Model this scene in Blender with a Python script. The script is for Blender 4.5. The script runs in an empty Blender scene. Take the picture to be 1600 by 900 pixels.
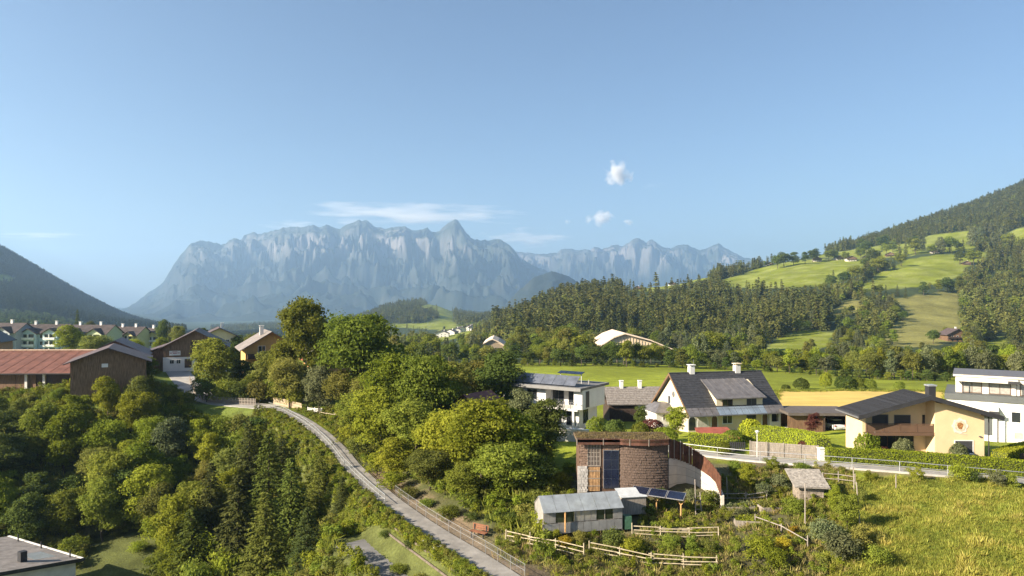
import bpy, bmesh, math, random
import numpy as np
from mathutils import Matrix, Vector
sc = bpy.context.scene
R = math.radians
# ---------------------------------------------------------------- camera, sky, sun, exposure
F, CX, HY = 1067.0, 800.0, 470.0           # focal length in photo pixels, optical centre column, horizon row
SUN_EL, SUN_AZ = R(26), R(-114)            # azimuth clockwise from +Y (the view direction): sun at the left, a little behind
cam_d = bpy.data.cameras.new('camera'); cam = bpy.data.objects.new('camera', cam_d)
sc.collection.objects.link(cam); sc.camera = cam
cam.location = (0, 0, 0); cam.rotation_euler = (R(90), 0, 0)
cam_d.sensor_width = 36; cam_d.lens = 36 * F / 1600; cam_d.shift_y = (HY - 450) / 1600
cam_d.clip_start = 0.5; cam_d.clip_end = 120000
w = bpy.data.worlds.new('World'); sc.world = w; w.use_nodes = True
nt = w.node_tree; bg = nt.nodes['Background']
sky = nt.nodes.new('ShaderNodeTexSky'); sky.sky_type = 'NISHITA'; sky.sun_disc = False
sky.sun_elevation = SUN_EL; sky.sun_rotation = SUN_AZ
sky.altitude = 600; sky.air_density = 1.0; sky.dust_density = 1.7; sky.ozone_density = 2.4
nt.links.new(sky.outputs[0], bg.inputs[0]); bg.inputs[1].default_value = 0.050
sun_d = bpy.data.lights.new('sun', 'SUN'); sun = bpy.data.objects.new('sun', sun_d); sc.collection.objects.link(sun)
sun_d.energy = 4.8; sun_d.angle = R(0.53); sun_d.color = (1.0, 0.87, 0.69)
SD = Vector((math.sin(SUN_AZ) * math.cos(SUN_EL), math.cos(SUN_AZ) * math.cos(SUN_EL), math.sin(SUN_EL)))
sun.rotation_euler = SD.to_track_quat('Z', 'Y').to_euler()
vs = sc.view_settings; vs.view_transform = 'Standard'; vs.look = 'None'; vs.gamma = 1; vs.use_curve_mapping = False
vs.exposure = 1.7
cy = sc.cycles
cy.use_denoising = True; cy.max_bounces = 5; cy.diffuse_bounces = 3; cy.glossy_bounces = 2
cy.transmission_bounces = 3; cy.volume_bounces = 2; cy.transparent_max_bounces = 6; cy.caustics_reflective = False; cy.caustics_refractive = False
HAZE = 0.92 / 9000

# ---------------------------------------------------------------- helpers
COL = sc.collection
def P(px, py, D):
    return Vector(((px - CX) / F * D, D, -(py - HY) / F * D))
def lin(*c):
    return tuple(((v / 255) / 12.92 if v / 255 <= .04045 else ((v / 255 + .055) / 1.055) ** 2.4) for v in c)
MATS = {}
def mat(name, col, rough=.85, var=.18, scale=1.5, bump=0, bscale=None, metal=0, spec=.3, col2=None, stretch=None, obj_rand=0):
    """plain procedural material: base colour varied by two noises, optional bump"""
    if name in MATS: return MATS[name]
    m = bpy.data.materials.new(name); m.use_nodes = True; MATS[name] = m
    n = m.node_tree; b = n.nodes['Principled BSDF']; L = n.links.new
    b.inputs['Roughness'].default_value = rough; b.inputs['Metallic'].default_value = metal
    b.inputs['Specular IOR Level'].default_value = spec
    tc = n.nodes.new('ShaderNodeTexCoord'); src = tc.outputs['Object']
    if stretch:
        mp = n.nodes.new('ShaderNodeMapping'); mp.inputs['Scale'].default_value = stretch
        L(src, mp.inputs[0]); src = mp.outputs[0]
    nz = n.nodes.new('ShaderNodeTexNoise'); nz.inputs['Scale'].default_value = scale; nz.inputs['Detail'].default_value = 6
    nz.inputs['Roughness'].default_value = .65
    L(src, nz.inputs['Vector'])
    mx = n.nodes.new('ShaderNodeMix'); mx.data_type = 'RGBA'
    c2 = col2 or tuple(v * (1 - var * 1.6) for v in col[:3]); c1 = tuple(min(1, v * (1 + var)) for v in col[:3])
    mx.inputs[6].default_value = (*c2, 1); mx.inputs[7].default_value = (*c1, 1)
    cr = n.nodes.new('ShaderNodeMapRange'); cr.inputs[1].default_value = .3; cr.inputs[2].default_value = .7
    L(nz.outputs[0], cr.inputs[0]); L(cr.outputs[0], mx.inputs[0])
    out = mx.outputs[2]
    if obj_rand:
        oi = n.nodes.new('ShaderNodeObjectInfo'); hs = n.nodes.new('ShaderNodeHueSaturation')
        mr = n.nodes.new('ShaderNodeMapRange'); mr.inputs[3].default_value = 1 - obj_rand; mr.inputs[4].default_value = 1 + obj_rand
        L(oi.outputs['Random'], mr.inputs[0]); L(mr.outputs[0], hs.inputs['Value']); L(out, hs.inputs['Color']); out = hs.outputs[0]
    L(out, b.inputs['Base Color'])
    if bump:
        bp = n.nodes.new('ShaderNodeBump'); bp.inputs['Strength'].default_value = bump; bp.inputs['Distance'].default_value = .03
        n2 = n.nodes.new('ShaderNodeTexNoise'); n2.inputs['Scale'].default_value = bscale or scale * 6; n2.inputs['Detail'].default_value = 4
        L(src, n2.inputs['Vector']); L(n2.outputs[0], bp.inputs['Height']); L(bp.outputs[0], b.inputs['Normal'])
    return m
def glass(name, col=(.03, .04, .05), rough=.08):
    if name in MATS: return MATS[name]
    m = mat(name, col, rough, var=.25, scale=.4, spec=.6); return m
def foliage(name, c_dark, c_light, trans=.32, hue=.02, attr='leaf'):
    """leaf material: colour varies per leaf (attribute), per tree (object random) and by clump noise"""
    if name in MATS: return MATS[name]
    m = bpy.data.materials.new(name); m.use_nodes = True; MATS[name] = m
    n = m.node_tree; L = n.links.new; n.nodes.remove(n.nodes['Principled BSDF'])
    at = n.nodes.new('ShaderNodeAttribute'); at.attribute_name = attr
    mx = n.nodes.new('ShaderNodeMix'); mx.data_type = 'RGBA'
    mx.inputs[6].default_value = (*c_dark, 1); mx.inputs[7].default_value = (*c_light, 1)
    L(at.outputs['Fac'], mx.inputs[0])
    oi = n.nodes.new('ShaderNodeObjectInfo')
    hs = n.nodes.new('ShaderNodeHueSaturation')
    def mr(src, a, b):
        k = n.nodes.new('ShaderNodeMapRange'); k.inputs[3].default_value = a; k.inputs[4].default_value = b; L(src, k.inputs[0]); return k.outputs[0]
    wn = n.nodes.new('ShaderNodeTexWhiteNoise'); wn.noise_dimensions = '1D'; L(oi.outputs['Random'], wn.inputs['W'])
    L(mr(oi.outputs['Random'], .72, 1.28), hs.inputs['Value'])
    L(mr(wn.outputs['Value'], .5 - hue, .5 + hue), hs.inputs['Hue'])
    L(mx.outputs[2], hs.inputs['Color'])
    d = n.nodes.new('ShaderNodeBsdfDiffuse'); t = n.nodes.new('ShaderNodeBsdfTranslucent'); g = n.nodes.new('ShaderNodeMixShader')
    g.inputs[0].default_value = trans
    L(hs.outputs[0], d.inputs[0]); L(hs.outputs[0], t.inputs[0]); L(d.outputs[0], g.inputs[1]); L(t.outputs[0], g.inputs[2])
    L(g.outputs[0], n.nodes['Material Output'].inputs[0])
    return m
def tag(o, label=None, cat=None, group=None, kind=None):
    if label: o['label'] = label
    if cat: o['category'] = cat
    if group: o['group'] = group
    if kind: o['kind'] = kind
    return o
def thing(name, loc, rz=0, label=None, cat=None, group=None):
    o = bpy.data.objects.new(name, None); COL.objects.link(o); o.location = loc; o.rotation_euler = (0, 0, rz)
    o.empty_display_size = .3
    return tag(o, label, cat, group)
def link(name, me, m, parent=None):
    o = bpy.data.objects.new(name, me); COL.objects.link(o)
    if m is not None and len(me.materials) == 0: me.materials.append(m)
    if parent is not None: o.parent = parent
    return o
class MB:
    """collects simple shapes for ONE mesh"""
    def __init__(s): s.v = []; s.f = []
    def poly(s, pts):
        k = len(s.v); s.v += [tuple(p) for p in pts]; s.f.append(tuple(range(k, k + len(pts)))); return s
    def box(s, x0, x1, y0, y1, z0, z1):
        k = len(s.v)
        s.v += [(x0, y0, z0), (x1, y0, z0), (x1, y1, z0), (x0, y1, z0), (x0, y0, z1), (x1, y0, z1), (x1, y1, z1), (x0, y1, z1)]
        s.f += [(k, k + 3, k + 2, k + 1), (k + 4, k + 5, k + 6, k + 7), (k, k + 1, k + 5, k + 4), (k + 1, k + 2, k + 6, k + 5), (k + 2, k + 3, k + 7, k + 6), (k + 3, k, k + 4, k + 7)]
        return s
    def hexa(s, b, t):
        """solid between two quads (lists of 4 points each, same winding)"""
        k = len(s.v); s.v += [tuple(p) for p in b] + [tuple(p) for p in t]
        s.f += [(k + 3, k + 2, k + 1, k), (k + 4, k + 5, k + 6, k + 7)] + [(k + i, k + (i + 1) % 4, k + 4 + (i + 1) % 4, k + 4 + i) for i in range(4)]
        return s
    def slab(s, quad, th):
        """a sloping plate: quad = top face, th = thickness downwards"""
        return s.hexa([(p[0], p[1], p[2] - th) for p in quad], quad)
    def prism(s, pts, axis, a, b):
        """extrude a 2D outline (list of (u,v)) along axis 'x' or 'y' or 'z' from a to b"""
        def c(u, v, t): return {'x': (t, u, v), 'y': (u, t, v), 'z': (u, v, t)}[axis]
        k = len(s.v); n = len(pts)
        s.v += [c(u, v, a) for u, v in pts] + [c(u, v, b) for u, v in pts]
        s.f += [tuple(range(k + n - 1, k - 1, -1)), tuple(range(k + n, k + 2 * n))]
        s.f += [(k + i, k + (i + 1) % n, k + n + (i + 1) % n, k + n + i) for i in range(n)]
        return s
    def tube(s, p, q, r, r2=None, n=6, cap=True):
        p = Vector(p); q = Vector(q); d = (q - p)
        if d.length < 1e-6: return s
        d.normalize(); a = d.orthogonal().normalized(); b = d.cross(a); k = len(s.v); r2 = r if r2 is None else r2
        for c, rr in ((p, r), (q, r2)):
            for i in range(n):
                t = 2 * math.pi * i / n; s.v.append(tuple(c + a * (rr * math.cos(t)) + b * (rr * math.sin(t))))
        s.f += [(k + i, k + (i + 1) % n, k + n + (i + 1) % n, k + n + i) for i in range(n)]
        if cap: s.f += [tuple(range(k + n - 1, k - 1, -1)), tuple(range(k + n, k + 2 * n))]
        return s
    def bar(s, p, q, w_, h_):
        """square bar from p to q, w_ wide (horizontal), h_ high"""
        p = Vector(p); q = Vector(q); d = (q - p).normalized(); up = Vector((0, 0, 1))
        if abs(d.z) > .95: up = Vector((0, 1, 0))
        a = d.cross(up).normalized() * (w_ / 2); b = a.cross(d).normalized() * (h_ / 2)
        s.hexa([p - a - b, p + a - b, p + a + b, p - a + b], [q - a - b, q + a - b, q + a + b, q - a + b]); return s
    def mesh(s, name, smooth=False):
        me = bpy.data.meshes.new(name); me.from_pydata(s.v, [], s.f)
        bm = bmesh.new(); bm.from_mesh(me); bmesh.ops.recalc_face_normals(bm, faces=bm.faces); bm.to_mesh(me); bm.free()
        if smooth: me.polygons.foreach_set('use_smooth', [True] * len(me.polygons))
        return me
    def build(s, name, m, parent=None, smooth=False, bevel=0):
        o = link(name, s.mesh(name, smooth), m, parent)
        if bevel:
            b = o.modifiers.new('bevel', 'BEVEL'); b.width = bevel; b.segments = 1; b.limit_method = 'ANGLE'
        return o
# numpy gradient noise
_rng = np.random.default_rng(7); _perm = _rng.permutation(1024); _gx = np.cos(_rng.random(1024) * 6.2832); _gy = np.sin(_rng.random(1024) * 6.2832)
_ga = _rng.random(1024) * 6.2832; _gx = np.cos(_ga); _gy = np.sin(_ga)
def pnoise(x, y):
    x = np.asarray(x, float); y = np.asarray(y, float)
    xi = np.floor(x).astype(int); yi = np.floor(y).astype(int); xf = x - xi; yf = y - yi
    u = xf * xf * xf * (xf * (xf * 6 - 15) + 10); v = yf * yf * yf * (yf * (yf * 6 - 15) + 10)
    def g(i, j, a, b):
        h = _perm[(_perm[(xi + i) & 1023] + yi + j) & 1023]; return _gx[h] * a + _gy[h] * b
    n0 = g(0, 0, xf, yf) * (1 - u) + g(1, 0, xf - 1, yf) * u
    n1 = g(0, 1, xf, yf - 1) * (1 - u) + g(1, 1, xf - 1, yf - 1) * u
    return (n0 * (1 - v) + n1 * v) * 1.5
def fbm(x, y, o=5, gain=.5):
    s = 0; a = 1
    for i in range(o): s = s + a * pnoise(x * 2 ** i + 17.3 * i, y * 2 ** i + 9.1 * i); a *= gain
    return s
def ridged(x, y, o=5, gain=.5):
    s = 0; a = 1; t = 0
    for i in range(o): s = s + a * (1 - np.abs(pnoise(x * 2 ** i + 31.7 * i, y * 2 ** i + 5.3 * i)) * 1.6); t += a; a *= gain
    return s / t
def sstep(a, b, x):
    t = np.clip((x - a) / (b - a), 0, 1); return t * t * (3 - 2 * t)
def in_poly(px, py, poly):
    px = np.asarray(px, float); py = np.asarray(py, float); r = np.zeros(px.shape, bool); n = len(poly)
    for i in range(n):
        x0, y0 = poly[i]; x1, y1 = poly[(i + 1) % n]
        c = ((y0 > py) != (y1 > py))
        r ^= c & (px < (x1 - x0) * (py - y0) / (y1 - y0 + 1e-12) + x0)
    return r
def grid_mesh(name, V, nu, nv, m, col=None, smooth=True):
    """V: (nu*nv,3) array, u-major"""
    i, j = np.meshgrid(np.arange(nu - 1), np.arange(nv - 1), indexing='ij')
    a = (i * nv + j).ravel(); q = np.stack([a, a + nv, a + nv + 1, a + 1], 1)
    me = bpy.data.meshes.new(name); me.vertices.add(len(V)); me.vertices.foreach_set('co', np.asarray(V, np.float32).ravel())
    me.loops.add(q.size); me.loops.foreach_set('vertex_index', q.ravel().astype(np.int32))
    me.polygons.add(len(q)); me.polygons.foreach_set('loop_start', np.arange(0, q.size, 4, dtype=np.int32))
    me.update(calc_edges=True)
    if smooth: me.polygons.foreach_set('use_smooth', np.ones(len(q), bool))
    if col is not None:
        at = me.attributes.new('zone', 'FLOAT_COLOR', 'POINT')
        at.data.foreach_set('color', np.concatenate([col, np.ones((len(V), 1))], 1).astype(np.float32).ravel())
    return link(name, me, m)
# ---------------------------------------------------------------- the lie of the land
# near ground: surveyed points (photo column, photo row, distance); a thin-plate surface runs through them
PATH_PX = [(800, 908, 47), (740, 868, 53), (690, 838, 58), (650, 812, 62), (610, 782, 68), (575, 752, 76), (550, 728, 82), (530, 702, 88), (505, 678, 95), (480, 660, 102), (455, 646, 108), (425, 636, 115)]
ROAD_PX = [(425, 636, 115), (380, 632, 118), (345, 629, 121), (318, 622, 126), (300, 607, 132), (287, 592, 140), (276, 578, 150), (268, 571, 158)]
LANE_PX = [(1010, 693, 83), (1065, 704, 78), (1120, 711, 75.5), (1180, 717, 73.5), (1250, 722, 72), (1320, 727, 70.5), (1400, 733, 69.5), (1500, 742, 68.5), (1620, 753, 67.5), (1760, 766, 66.5)]
SERV_PX = [(668, 942, 49.5), (648, 922, 52), (625, 902, 54.5), (600, 880, 57.3), (575, 860, 60.2), (552, 846, 62.5)]
def w3(l): return np.array([P(*p) for p in l])
CTRL = [tuple(P(*p)) for p in [
    (1140, 672, 96), (1040, 672, 99), (1240, 678, 94), (1440, 712, 75), (1360, 700, 78), (1540, 716, 75), (1560, 690, 98), (1320, 672, 92),
    (1300, 640, 119), (1480, 640, 119), (1210, 612, 143), (1480, 612, 143), (880, 668, 100), (790, 668, 102), (990, 655, 120), (1100, 640, 120), (930, 690, 88),
    (905, 772, 64.5), (1045, 762, 65), (850, 822, 58), (985, 826, 57), (1110, 800, 61), (1130, 720, 72.5), (1120, 830, 56), (1020, 885, 51), (1120, 893, 50), (915, 875, 52), (800, 845, 56), (860, 905, 49),
    (1270, 782, 62), (1300, 750, 67), (1180, 760, 66), (1400, 762, 65), (1590, 775, 63), (1400, 900, 48), (1590, 900, 46), (1250, 900, 48.5), (1250, 830, 54.5), (1500, 830, 53), (1700, 830, 52),
    (850, 740, 72), (760, 800, 64), (700, 740, 78), (620, 690, 92), (700, 640, 105), (560, 640, 112), (480, 630, 118), (600, 600, 140), (900, 600, 160), (1100, 592, 170), (1300, 600, 170), (1500, 600, 170), (700, 600, 150),
    (60, 612, 118), (170, 606, 113), (290, 576, 152), (-60, 612, 118), (200, 580, 150), (400, 600, 135), (450, 590, 150), (100, 570, 170), (-100, 580, 170),
    (1000, 590, 175), (400, 575, 175), (700, 580, 185), (180, 870, 82), (240, 845, 85)]]
CTRL += [(-45, 75, -32), (-62, 88, -31), (-25, 80, -30), (-40, 98, -27.5), (-62, 100, -26), (-30, 60, -33), (-22, 55, -29), (-45, 55, -34.5), (-75, 70, -34), (-14, 45, -27), (-30, 35, -33), (0, 30, -24), (-2, 42, -22),
         (15, 35, -22.5), (35, 35, -21), (60, 40, -20), (-80, 95, -27), (-100, 100, -25), (-22, 88, -25.5), (-35, 108, -21), (-19, 60, -27), (-60, 40, -36), (80, 70, -17), (80, 90, -18), (100, 120, -20), (-90, 60, -34)]
for l in (PATH_PX, ROAD_PX, LANE_PX): CTRL += [tuple(p) for p in w3(l)[::2]]
CTRL += [tuple(p) for p in w3(SERV_PX)[::2]]
CTRL = np.array(CTRL)
def _phi(r2): return np.where(r2 > 1e-9, r2 * np.log(np.maximum(r2, 1e-9)), 0)
def _tps_fit(p, z, reg=6.0):
    n = len(p); d = ((p[:, None] - p[None]) ** 2).sum(-1); A = np.zeros((n + 3, n + 3)); A[:n, :n] = _phi(d) + reg * np.eye(n) * 10
    A[:n, n] = 1; A[:n, n + 1:] = p; A[n, :n] = 1; A[n + 1:, :n] = p.T
    return np.linalg.solve(A, np.concatenate([z, np.zeros(3)]))
_W = _tps_fit(CTRL[:, :2], CTRL[:, 2])
def _tps(x, y):
    o = np.zeros(x.size); xf = x.ravel(); yf = y.ravel()
    for k in range(0, xf.size, 20000):
        a = slice(k, k + 20000); d = (xf[a, None] - CTRL[None, :, 0]) ** 2 + (yf[a, None] - CTRL[None, :, 1]) ** 2
        o[a] = _phi(d) @ _W[:-3] + _W[-3] + _W[-2] * xf[a] + _W[-1] * yf[a]
    return np.clip(o, -38, -12).reshape(x.shape)
# far ground: for some view directions, the row at which the ground shows at each distance
DS = [170, 230, 300, 450, 650, 850, 1050, 1300, 1600, 2000, 2500, 3300, 5000, 14000]
FLAT = [590, 572, 560, 540, 524, 514, 508, 503, 499, 496, 493.5, 490, 486, 478]
FARC = {
    -700: [590, 565, 550, 525, 500, 470, 440, 400, 350, 280, 220, 260, 330, 400],
    -200: [590, 565, 550, 528, 512, 500, 488, 465, 420, 350, 283, 320, 380, 430],
    0:    [585, 560, 545, 530, 518, 508, 500, 486, 460, 425, 389, 410, 440, 460],
    60:   [585, 560, 545, 530, 518, 508, 500, 490, 475, 450, 424, 436, 455, 470],
    120: [585, 560, 545, 535, 526, 519, 513, 506, 498, 480, 459, 468, 482, 479],
    200: [585, 560, 545, 540, 534, 529, 524, 519, 514, 508, 500, 500, 496, 480],
    280: [585, 562, 550, 543, 537, 532, 528, 525, 522, 519, 520, 516, 505, 480],
    340: [585, 565, 553, 546, 539, 534, 530, 527, 524, 521, 518, 514, 504, 480],
    520: [588, 568, 557, 546, 538, 533, 529, 525, 521, 515, 508, 505, 499, 480],
    560: [590, 570, 558, 546, 537, 531, 527, 523, 517, 504, 499, 500, 497, 480],
    610: [590, 571, 559, 546, 536, 530, 526, 521, 513, 486, 478, 492, 493, 479],
    655: [590, 571, 559, 546, 536, 530, 525, 520, 511, 484, 470, 488, 492, 479],
    695: [590, 572, 560, 546, 535, 528, 523, 518, 510, 490, 478, 490, 491, 479],
    730: [590, 572, 560, 545, 533, 525, 519, 514, 508, 502, 497, 494, 490, 479],
    780: [590, 572, 560, 544, 528, 513, 506, 504, 502, 500, 497, 493, 488, 479],
    815:  [590, 571, 560, 541, 518, 494, 494, 497, 498, 496, 493.5, 490, 486, 478],
    850:  [590, 571, 560, 540, 506, 477, 484, 490, 494, 496, 493.5, 490, 486, 478],
    890:  [590, 571, 560, 540, 500, 464, 472, 480, 488, 492, 493, 490, 486, 478],
    950:  [590, 572, 560, 540, 498, 462, 456, 464, 476, 486, 490, 490, 486, 478],
    1050: [592, 574, 561, 541, 500, 462, 446, 449, 462, 476, 485, 488, 486, 478],
    1150: [595, 577, 563, 540, 499, 458, 437, 421, 428, 446, 460, 470, 480, 478],
    1250: [598, 582, 565, 538, 495, 452, 425, 406, 407, 425, 445, 460, 475, 478],
    1300: [600, 585, 567, 538, 492, 450, 420, 403, 393, 405, 430, 450, 470, 478],
    1350: [602, 588, 568, 537, 489, 445, 416, 400, 382, 383, 410, 440, 468, 478],
    1450: [604, 590, 570, 538, 492, 446, 408, 386, 362, 347, 360, 400, 450, 478],
    1550: [606, 592, 572, 540, 500, 455, 410, 380, 344, 315, 325, 370, 440, 478],
    1650: [608, 594, 574, 540, 495, 445, 395, 355, 310, 275, 280, 340, 430, 478],
    1900: [610, 596, 576, 540, 480, 420, 360, 310, 250, 195, 190, 280, 420, 478],
    2600: [615, 600, 580, 540, 470, 400, 330, 270, 200, 140, 130, 240, 400, 478]}
_cx = np.array(sorted(FARC)); _ct = np.array([FARC[k] for k in _cx], float)
_tb = (HY - _ct) / F * np.array(DS)[None]                  # heights
_lx = np.concatenate([np.arange(-1500, -800, 100), np.arange(-800, 3200, 10)])
_tl = np.stack([np.interp(_lx, _cx, _tb[:, k]) for k in range(len(DS))], 1)
_ld = np.linspace(math.log(DS[0]), math.log(DS[-1]), 160)
_tl = np.stack([np.interp(_ld, np.log(DS), r) for r in _tl])
def _sm(a, n, ax):
    k = np.hanning(n + 2)[1:-1]; k /= k.sum(); pad = [(0, 0), (0, 0)]; pad[ax] = (n // 2, n // 2)
    return np.apply_along_axis(lambda r: np.convolve(r, k, 'valid'), ax, np.pad(a, pad, mode='edge'))
_tl = _sm(_sm(_tl, 7, 0), 9, 1)
_lxu = np.arange(-1500, 3200, 10.); _tl = np.stack([np.interp(_lxu, _lx, _tl[:, k]) for k in range(_tl.shape[1])], 1)
def far_z(x, y):
    D = np.maximum(np.hypot(x * .35, y), 1); px = np.clip(CX + F * x / np.maximum(y, D * .25), -1490, 3180)
    a = (px + 1500) / 10; b = (np.log(np.clip(D, DS[0] + .01, DS[-1] - 1)) - _ld[0]) / (_ld[1] - _ld[0])
    i = np.clip(a.astype(int), 0, _tl.shape[0] - 2); j = np.clip(b.astype(int), 0, _tl.shape[1] - 2); u = a - i; v = b - j
    z = _tl[i, j] * (1 - u) * (1 - v) + _tl[i + 1, j] * u * (1 - v) + _tl[i, j + 1] * (1 - u) * v + _tl[i + 1, j + 1] * u * v
    return z + fbm(x / 90, y / 90, 3) * np.clip((D - 380) / 300, 0, 1) * 3.0
def resample(pts, step):
    pts = np.asarray(pts, float); s = np.concatenate([[0], np.cumsum(np.linalg.norm(np.diff(pts, axis=0), axis=1))])
    t = np.arange(0, s[-1] + step * .5, step); o = np.stack([np.interp(t, s, pts[:, k]) for k in range(3)], 1)
    for _ in range(3): o[1:-1] = (o[:-2] + o[1:-1] * 2 + o[2:]) / 4
    return o
STRIPS = {'road': (resample(w3(ROAD_PX), 1.0), 2.3), 'lane': (resample(w3(LANE_PX), 1.0), 1.1),
          'serv': (resample(w3(SERV_PX), 1.0), 1.7), 'path': (resample(w3(PATH_PX), 1.0), 1.0)}
def gz(x, y, carve=True):
    """height of the ground"""
    x = np.atleast_1d(np.asarray(x, float)); y = np.atleast_1d(np.asarray(y, float))
    t = sstep(165, 235, np.hypot(x * .6, y)); z = np.zeros(x.shape); n = t < 1
    fz = far_z(x, y); z = fz.copy()
    if n.any(): z[n] = _tps(x[n], y[n]) * (1 - t[n]) + fz[n] * t[n]
    nr = np.hypot(x, y) < 190
    z[nr] += fbm(x[nr] / 6, y[nr] / 6, 3) * .12
    if carve:
        for key, (c, hw) in STRIPS.items():
            m = nr & (x > c[:, 0].min() - 8) & (x < c[:, 0].max() + 8) & (y > c[:, 1].min() - 8) & (y < c[:, 1].max() + 8)
            if not m.any(): continue
            xs = x[m]; ys = y[m]; d2 = (xs[:, None] - c[None, :, 0]) ** 2 + (ys[:, None] - c[None, :, 1]) ** 2
            k = d2.argmin(1); d = np.sqrt(d2[np.arange(len(k)), k]); q = sstep(hw + 1.6, hw + .4, d) if key == 'serv' else sstep(hw + (3.0 + 1.6 * sstep(68, 84, ys) if key == 'path' else 4.0), hw + .5, d)
            z[m] = z[m] * (1 - q) + (c[k, 2] - .10) * q
    return z
def gp(px, py, D, dz=0):
    """point on the ground under photo column px at distance D"""
    x = (px - CX) / F * D; return Vector((x, D, float(gz(x, D)[0]) + dz))
def G(x, y, dz=0): return Vector((x, y, float(gz(x, y)[0]) + dz))
# land use, drawn as outlines over the ground (photo columns/rows of the ground itself)
MEADOWS = {
    'm1': [(1120, 440), (1200, 415), (1260, 405), (1330, 405), (1350, 412), (1345, 425), (1330, 434), (1300, 443), (1250, 449), (1190, 452), (1140, 448)],
    'm2': [(1345, 447), (1370, 428), (1420, 405), (1460, 398), (1545, 395), (1540, 405), (1512, 415), (1500, 432), (1470, 442), (1430, 449), (1380, 452), (1350, 455)],
    'm3': [(1295, 490), (1320, 470), (1345, 470), (1342, 485), (1320, 498)],
    'm4': [(1395, 468), (1480, 455), (1500, 460), (1500, 500), (1508, 520), (1485, 537), (1420, 543), (1380, 538), (1390, 510), (1425, 490)],
    'm5': [(1190, 548), (1230, 520), (1260, 515), (1303, 520), (1293, 542), (1255, 550), (1210, 553)],
    'm6': [(1275, 402), (1300, 395), (1360, 386), (1420, 380), (1450, 368), (1510, 360), (1530, 372), (1522, 388), (1470, 394), (1400, 402), (1340, 405)],
    'm7': [(1575, 362), (1640, 345), (1640, 375), (1560, 388), (1545, 386)],
    'm8': [(968, 448), (1000, 440), (1060, 434), (1112, 424), (1106, 436), (1060, 447), (1020, 455), (980, 454)],
    'm9': [(1535, 540), (1560, 525), (1580, 530), (1570, 548)],
    'knoll': [(655, 480), (672, 474), (690, 480), (710, 488), (708, 500), (720, 513), (690, 516), (650, 513), (612, 512), (610, 506), (660, 505), (688, 496), (684, 487)],
    'left': [(-30, 430), (10, 428), (28, 438), (20, 447), (-30, 450)],
    'v1': [(752, 481), (785, 482), (780, 488), (748, 488)], 'v2': [(670, 530), (700, 521), (735, 515), (748, 517), (730, 525), (690, 534)], 'v3': [(420, 536), (500, 534), (505, 538), (415, 541)], 'v4': [(560, 528), (640, 525), (650, 530), (570, 534)], 'v5': [(360, 527), (440, 525), (450, 528), (360, 531)]}
def landuse(x, y, z):
    """0 meadow, 1 forest for the far ground"""
    D = np.maximum(y, 1); px = CX + F * x / D; py = HY - F * z / D
    fo = (y > 255) & ((px > 480) | (y > 420))
    for k, p in MEADOWS.items(): fo &= ~in_poly(px, py, p)
    return fo, px, py
def build_ground():
    nu, nv = 430, 470
    az = np.linspace(R(-66), R(66), nu); rr = np.exp(np.linspace(math.log(9), math.log(15000), nv))
    A, RR = np.meshgrid(az, rr, indexing='ij'); x = (np.sin(A) * RR).ravel(); y = (np.cos(A) * RR).ravel(); z = gz(x, y)
    fo, px, py = landuse(x, y, z)
    c = np.empty((len(x), 3)); nz = fbm(x / 25, y / 25, 3)[:, None]
    c[:] = (.170, .197, .020)                                            # meadow grass
    c[fo] = (.040, .055, .022)
    dry = (nz[:, 0] > .1) & (y > 400) & ~fo; c[dry] = (.185, .205, .045)
    brown = in_poly(px, py, MEADOWS['m4']) | in_poly(px, py, MEADOWS['m3']) & (y > 300); c[brown] = (.190, .180, .055)
    near = y < 165
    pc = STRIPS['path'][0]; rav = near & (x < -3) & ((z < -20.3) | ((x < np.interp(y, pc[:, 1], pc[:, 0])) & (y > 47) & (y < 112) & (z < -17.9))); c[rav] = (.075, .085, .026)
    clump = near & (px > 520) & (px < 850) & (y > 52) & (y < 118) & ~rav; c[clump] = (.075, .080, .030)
    vill = near & (px < 490) & (y > 100) & ~rav; c[vill] = (.115, .145, .030)
    gard = near & (px > 780) & (px < 1290) & (y < 72); c[gard] = (.085, .080, .040)
    bank = near & (px >= 1290) & (y < 66.5); c[bank] = (.18, .185, .035)
    c *= 1 + .22 * nz
    # worn earth along the paths
    for k, wd, cc in (('path', 3.3, (.165, .12, .08)), ('lane', 2.3, (.14, .11, .07))):
        s, hw = STRIPS[k]; m = near; d2 = ((x[m][:, None] - s[None, :, 0]) ** 2 + (y[m][:, None] - s[None, :, 1]) ** 2).min(1)
        ki = ((x[m][:, None] - s[None, :, 0]) ** 2 + (y[m][:, None] - s[None, :, 1]) ** 2).argmin(1); q = sstep(wd + 1.2, wd - 1.0, np.sqrt(d2) + fbm(x[m] / 3, y[m] / 3, 3) * 1.4)[:, None] * .85; q = q * (((x[m] > s[ki, 0]) & (y[m] < 80)) | (k != 'path'))[:, None]; c[m] = c[m] * (1 - q) + np.array(cc) * q
    o = grid_mesh('ground', np.stack([x, y, z], 1), nu, nv, ground_mat(), np.clip(c, .01, .6)); tag(o, kind='structure')
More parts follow.
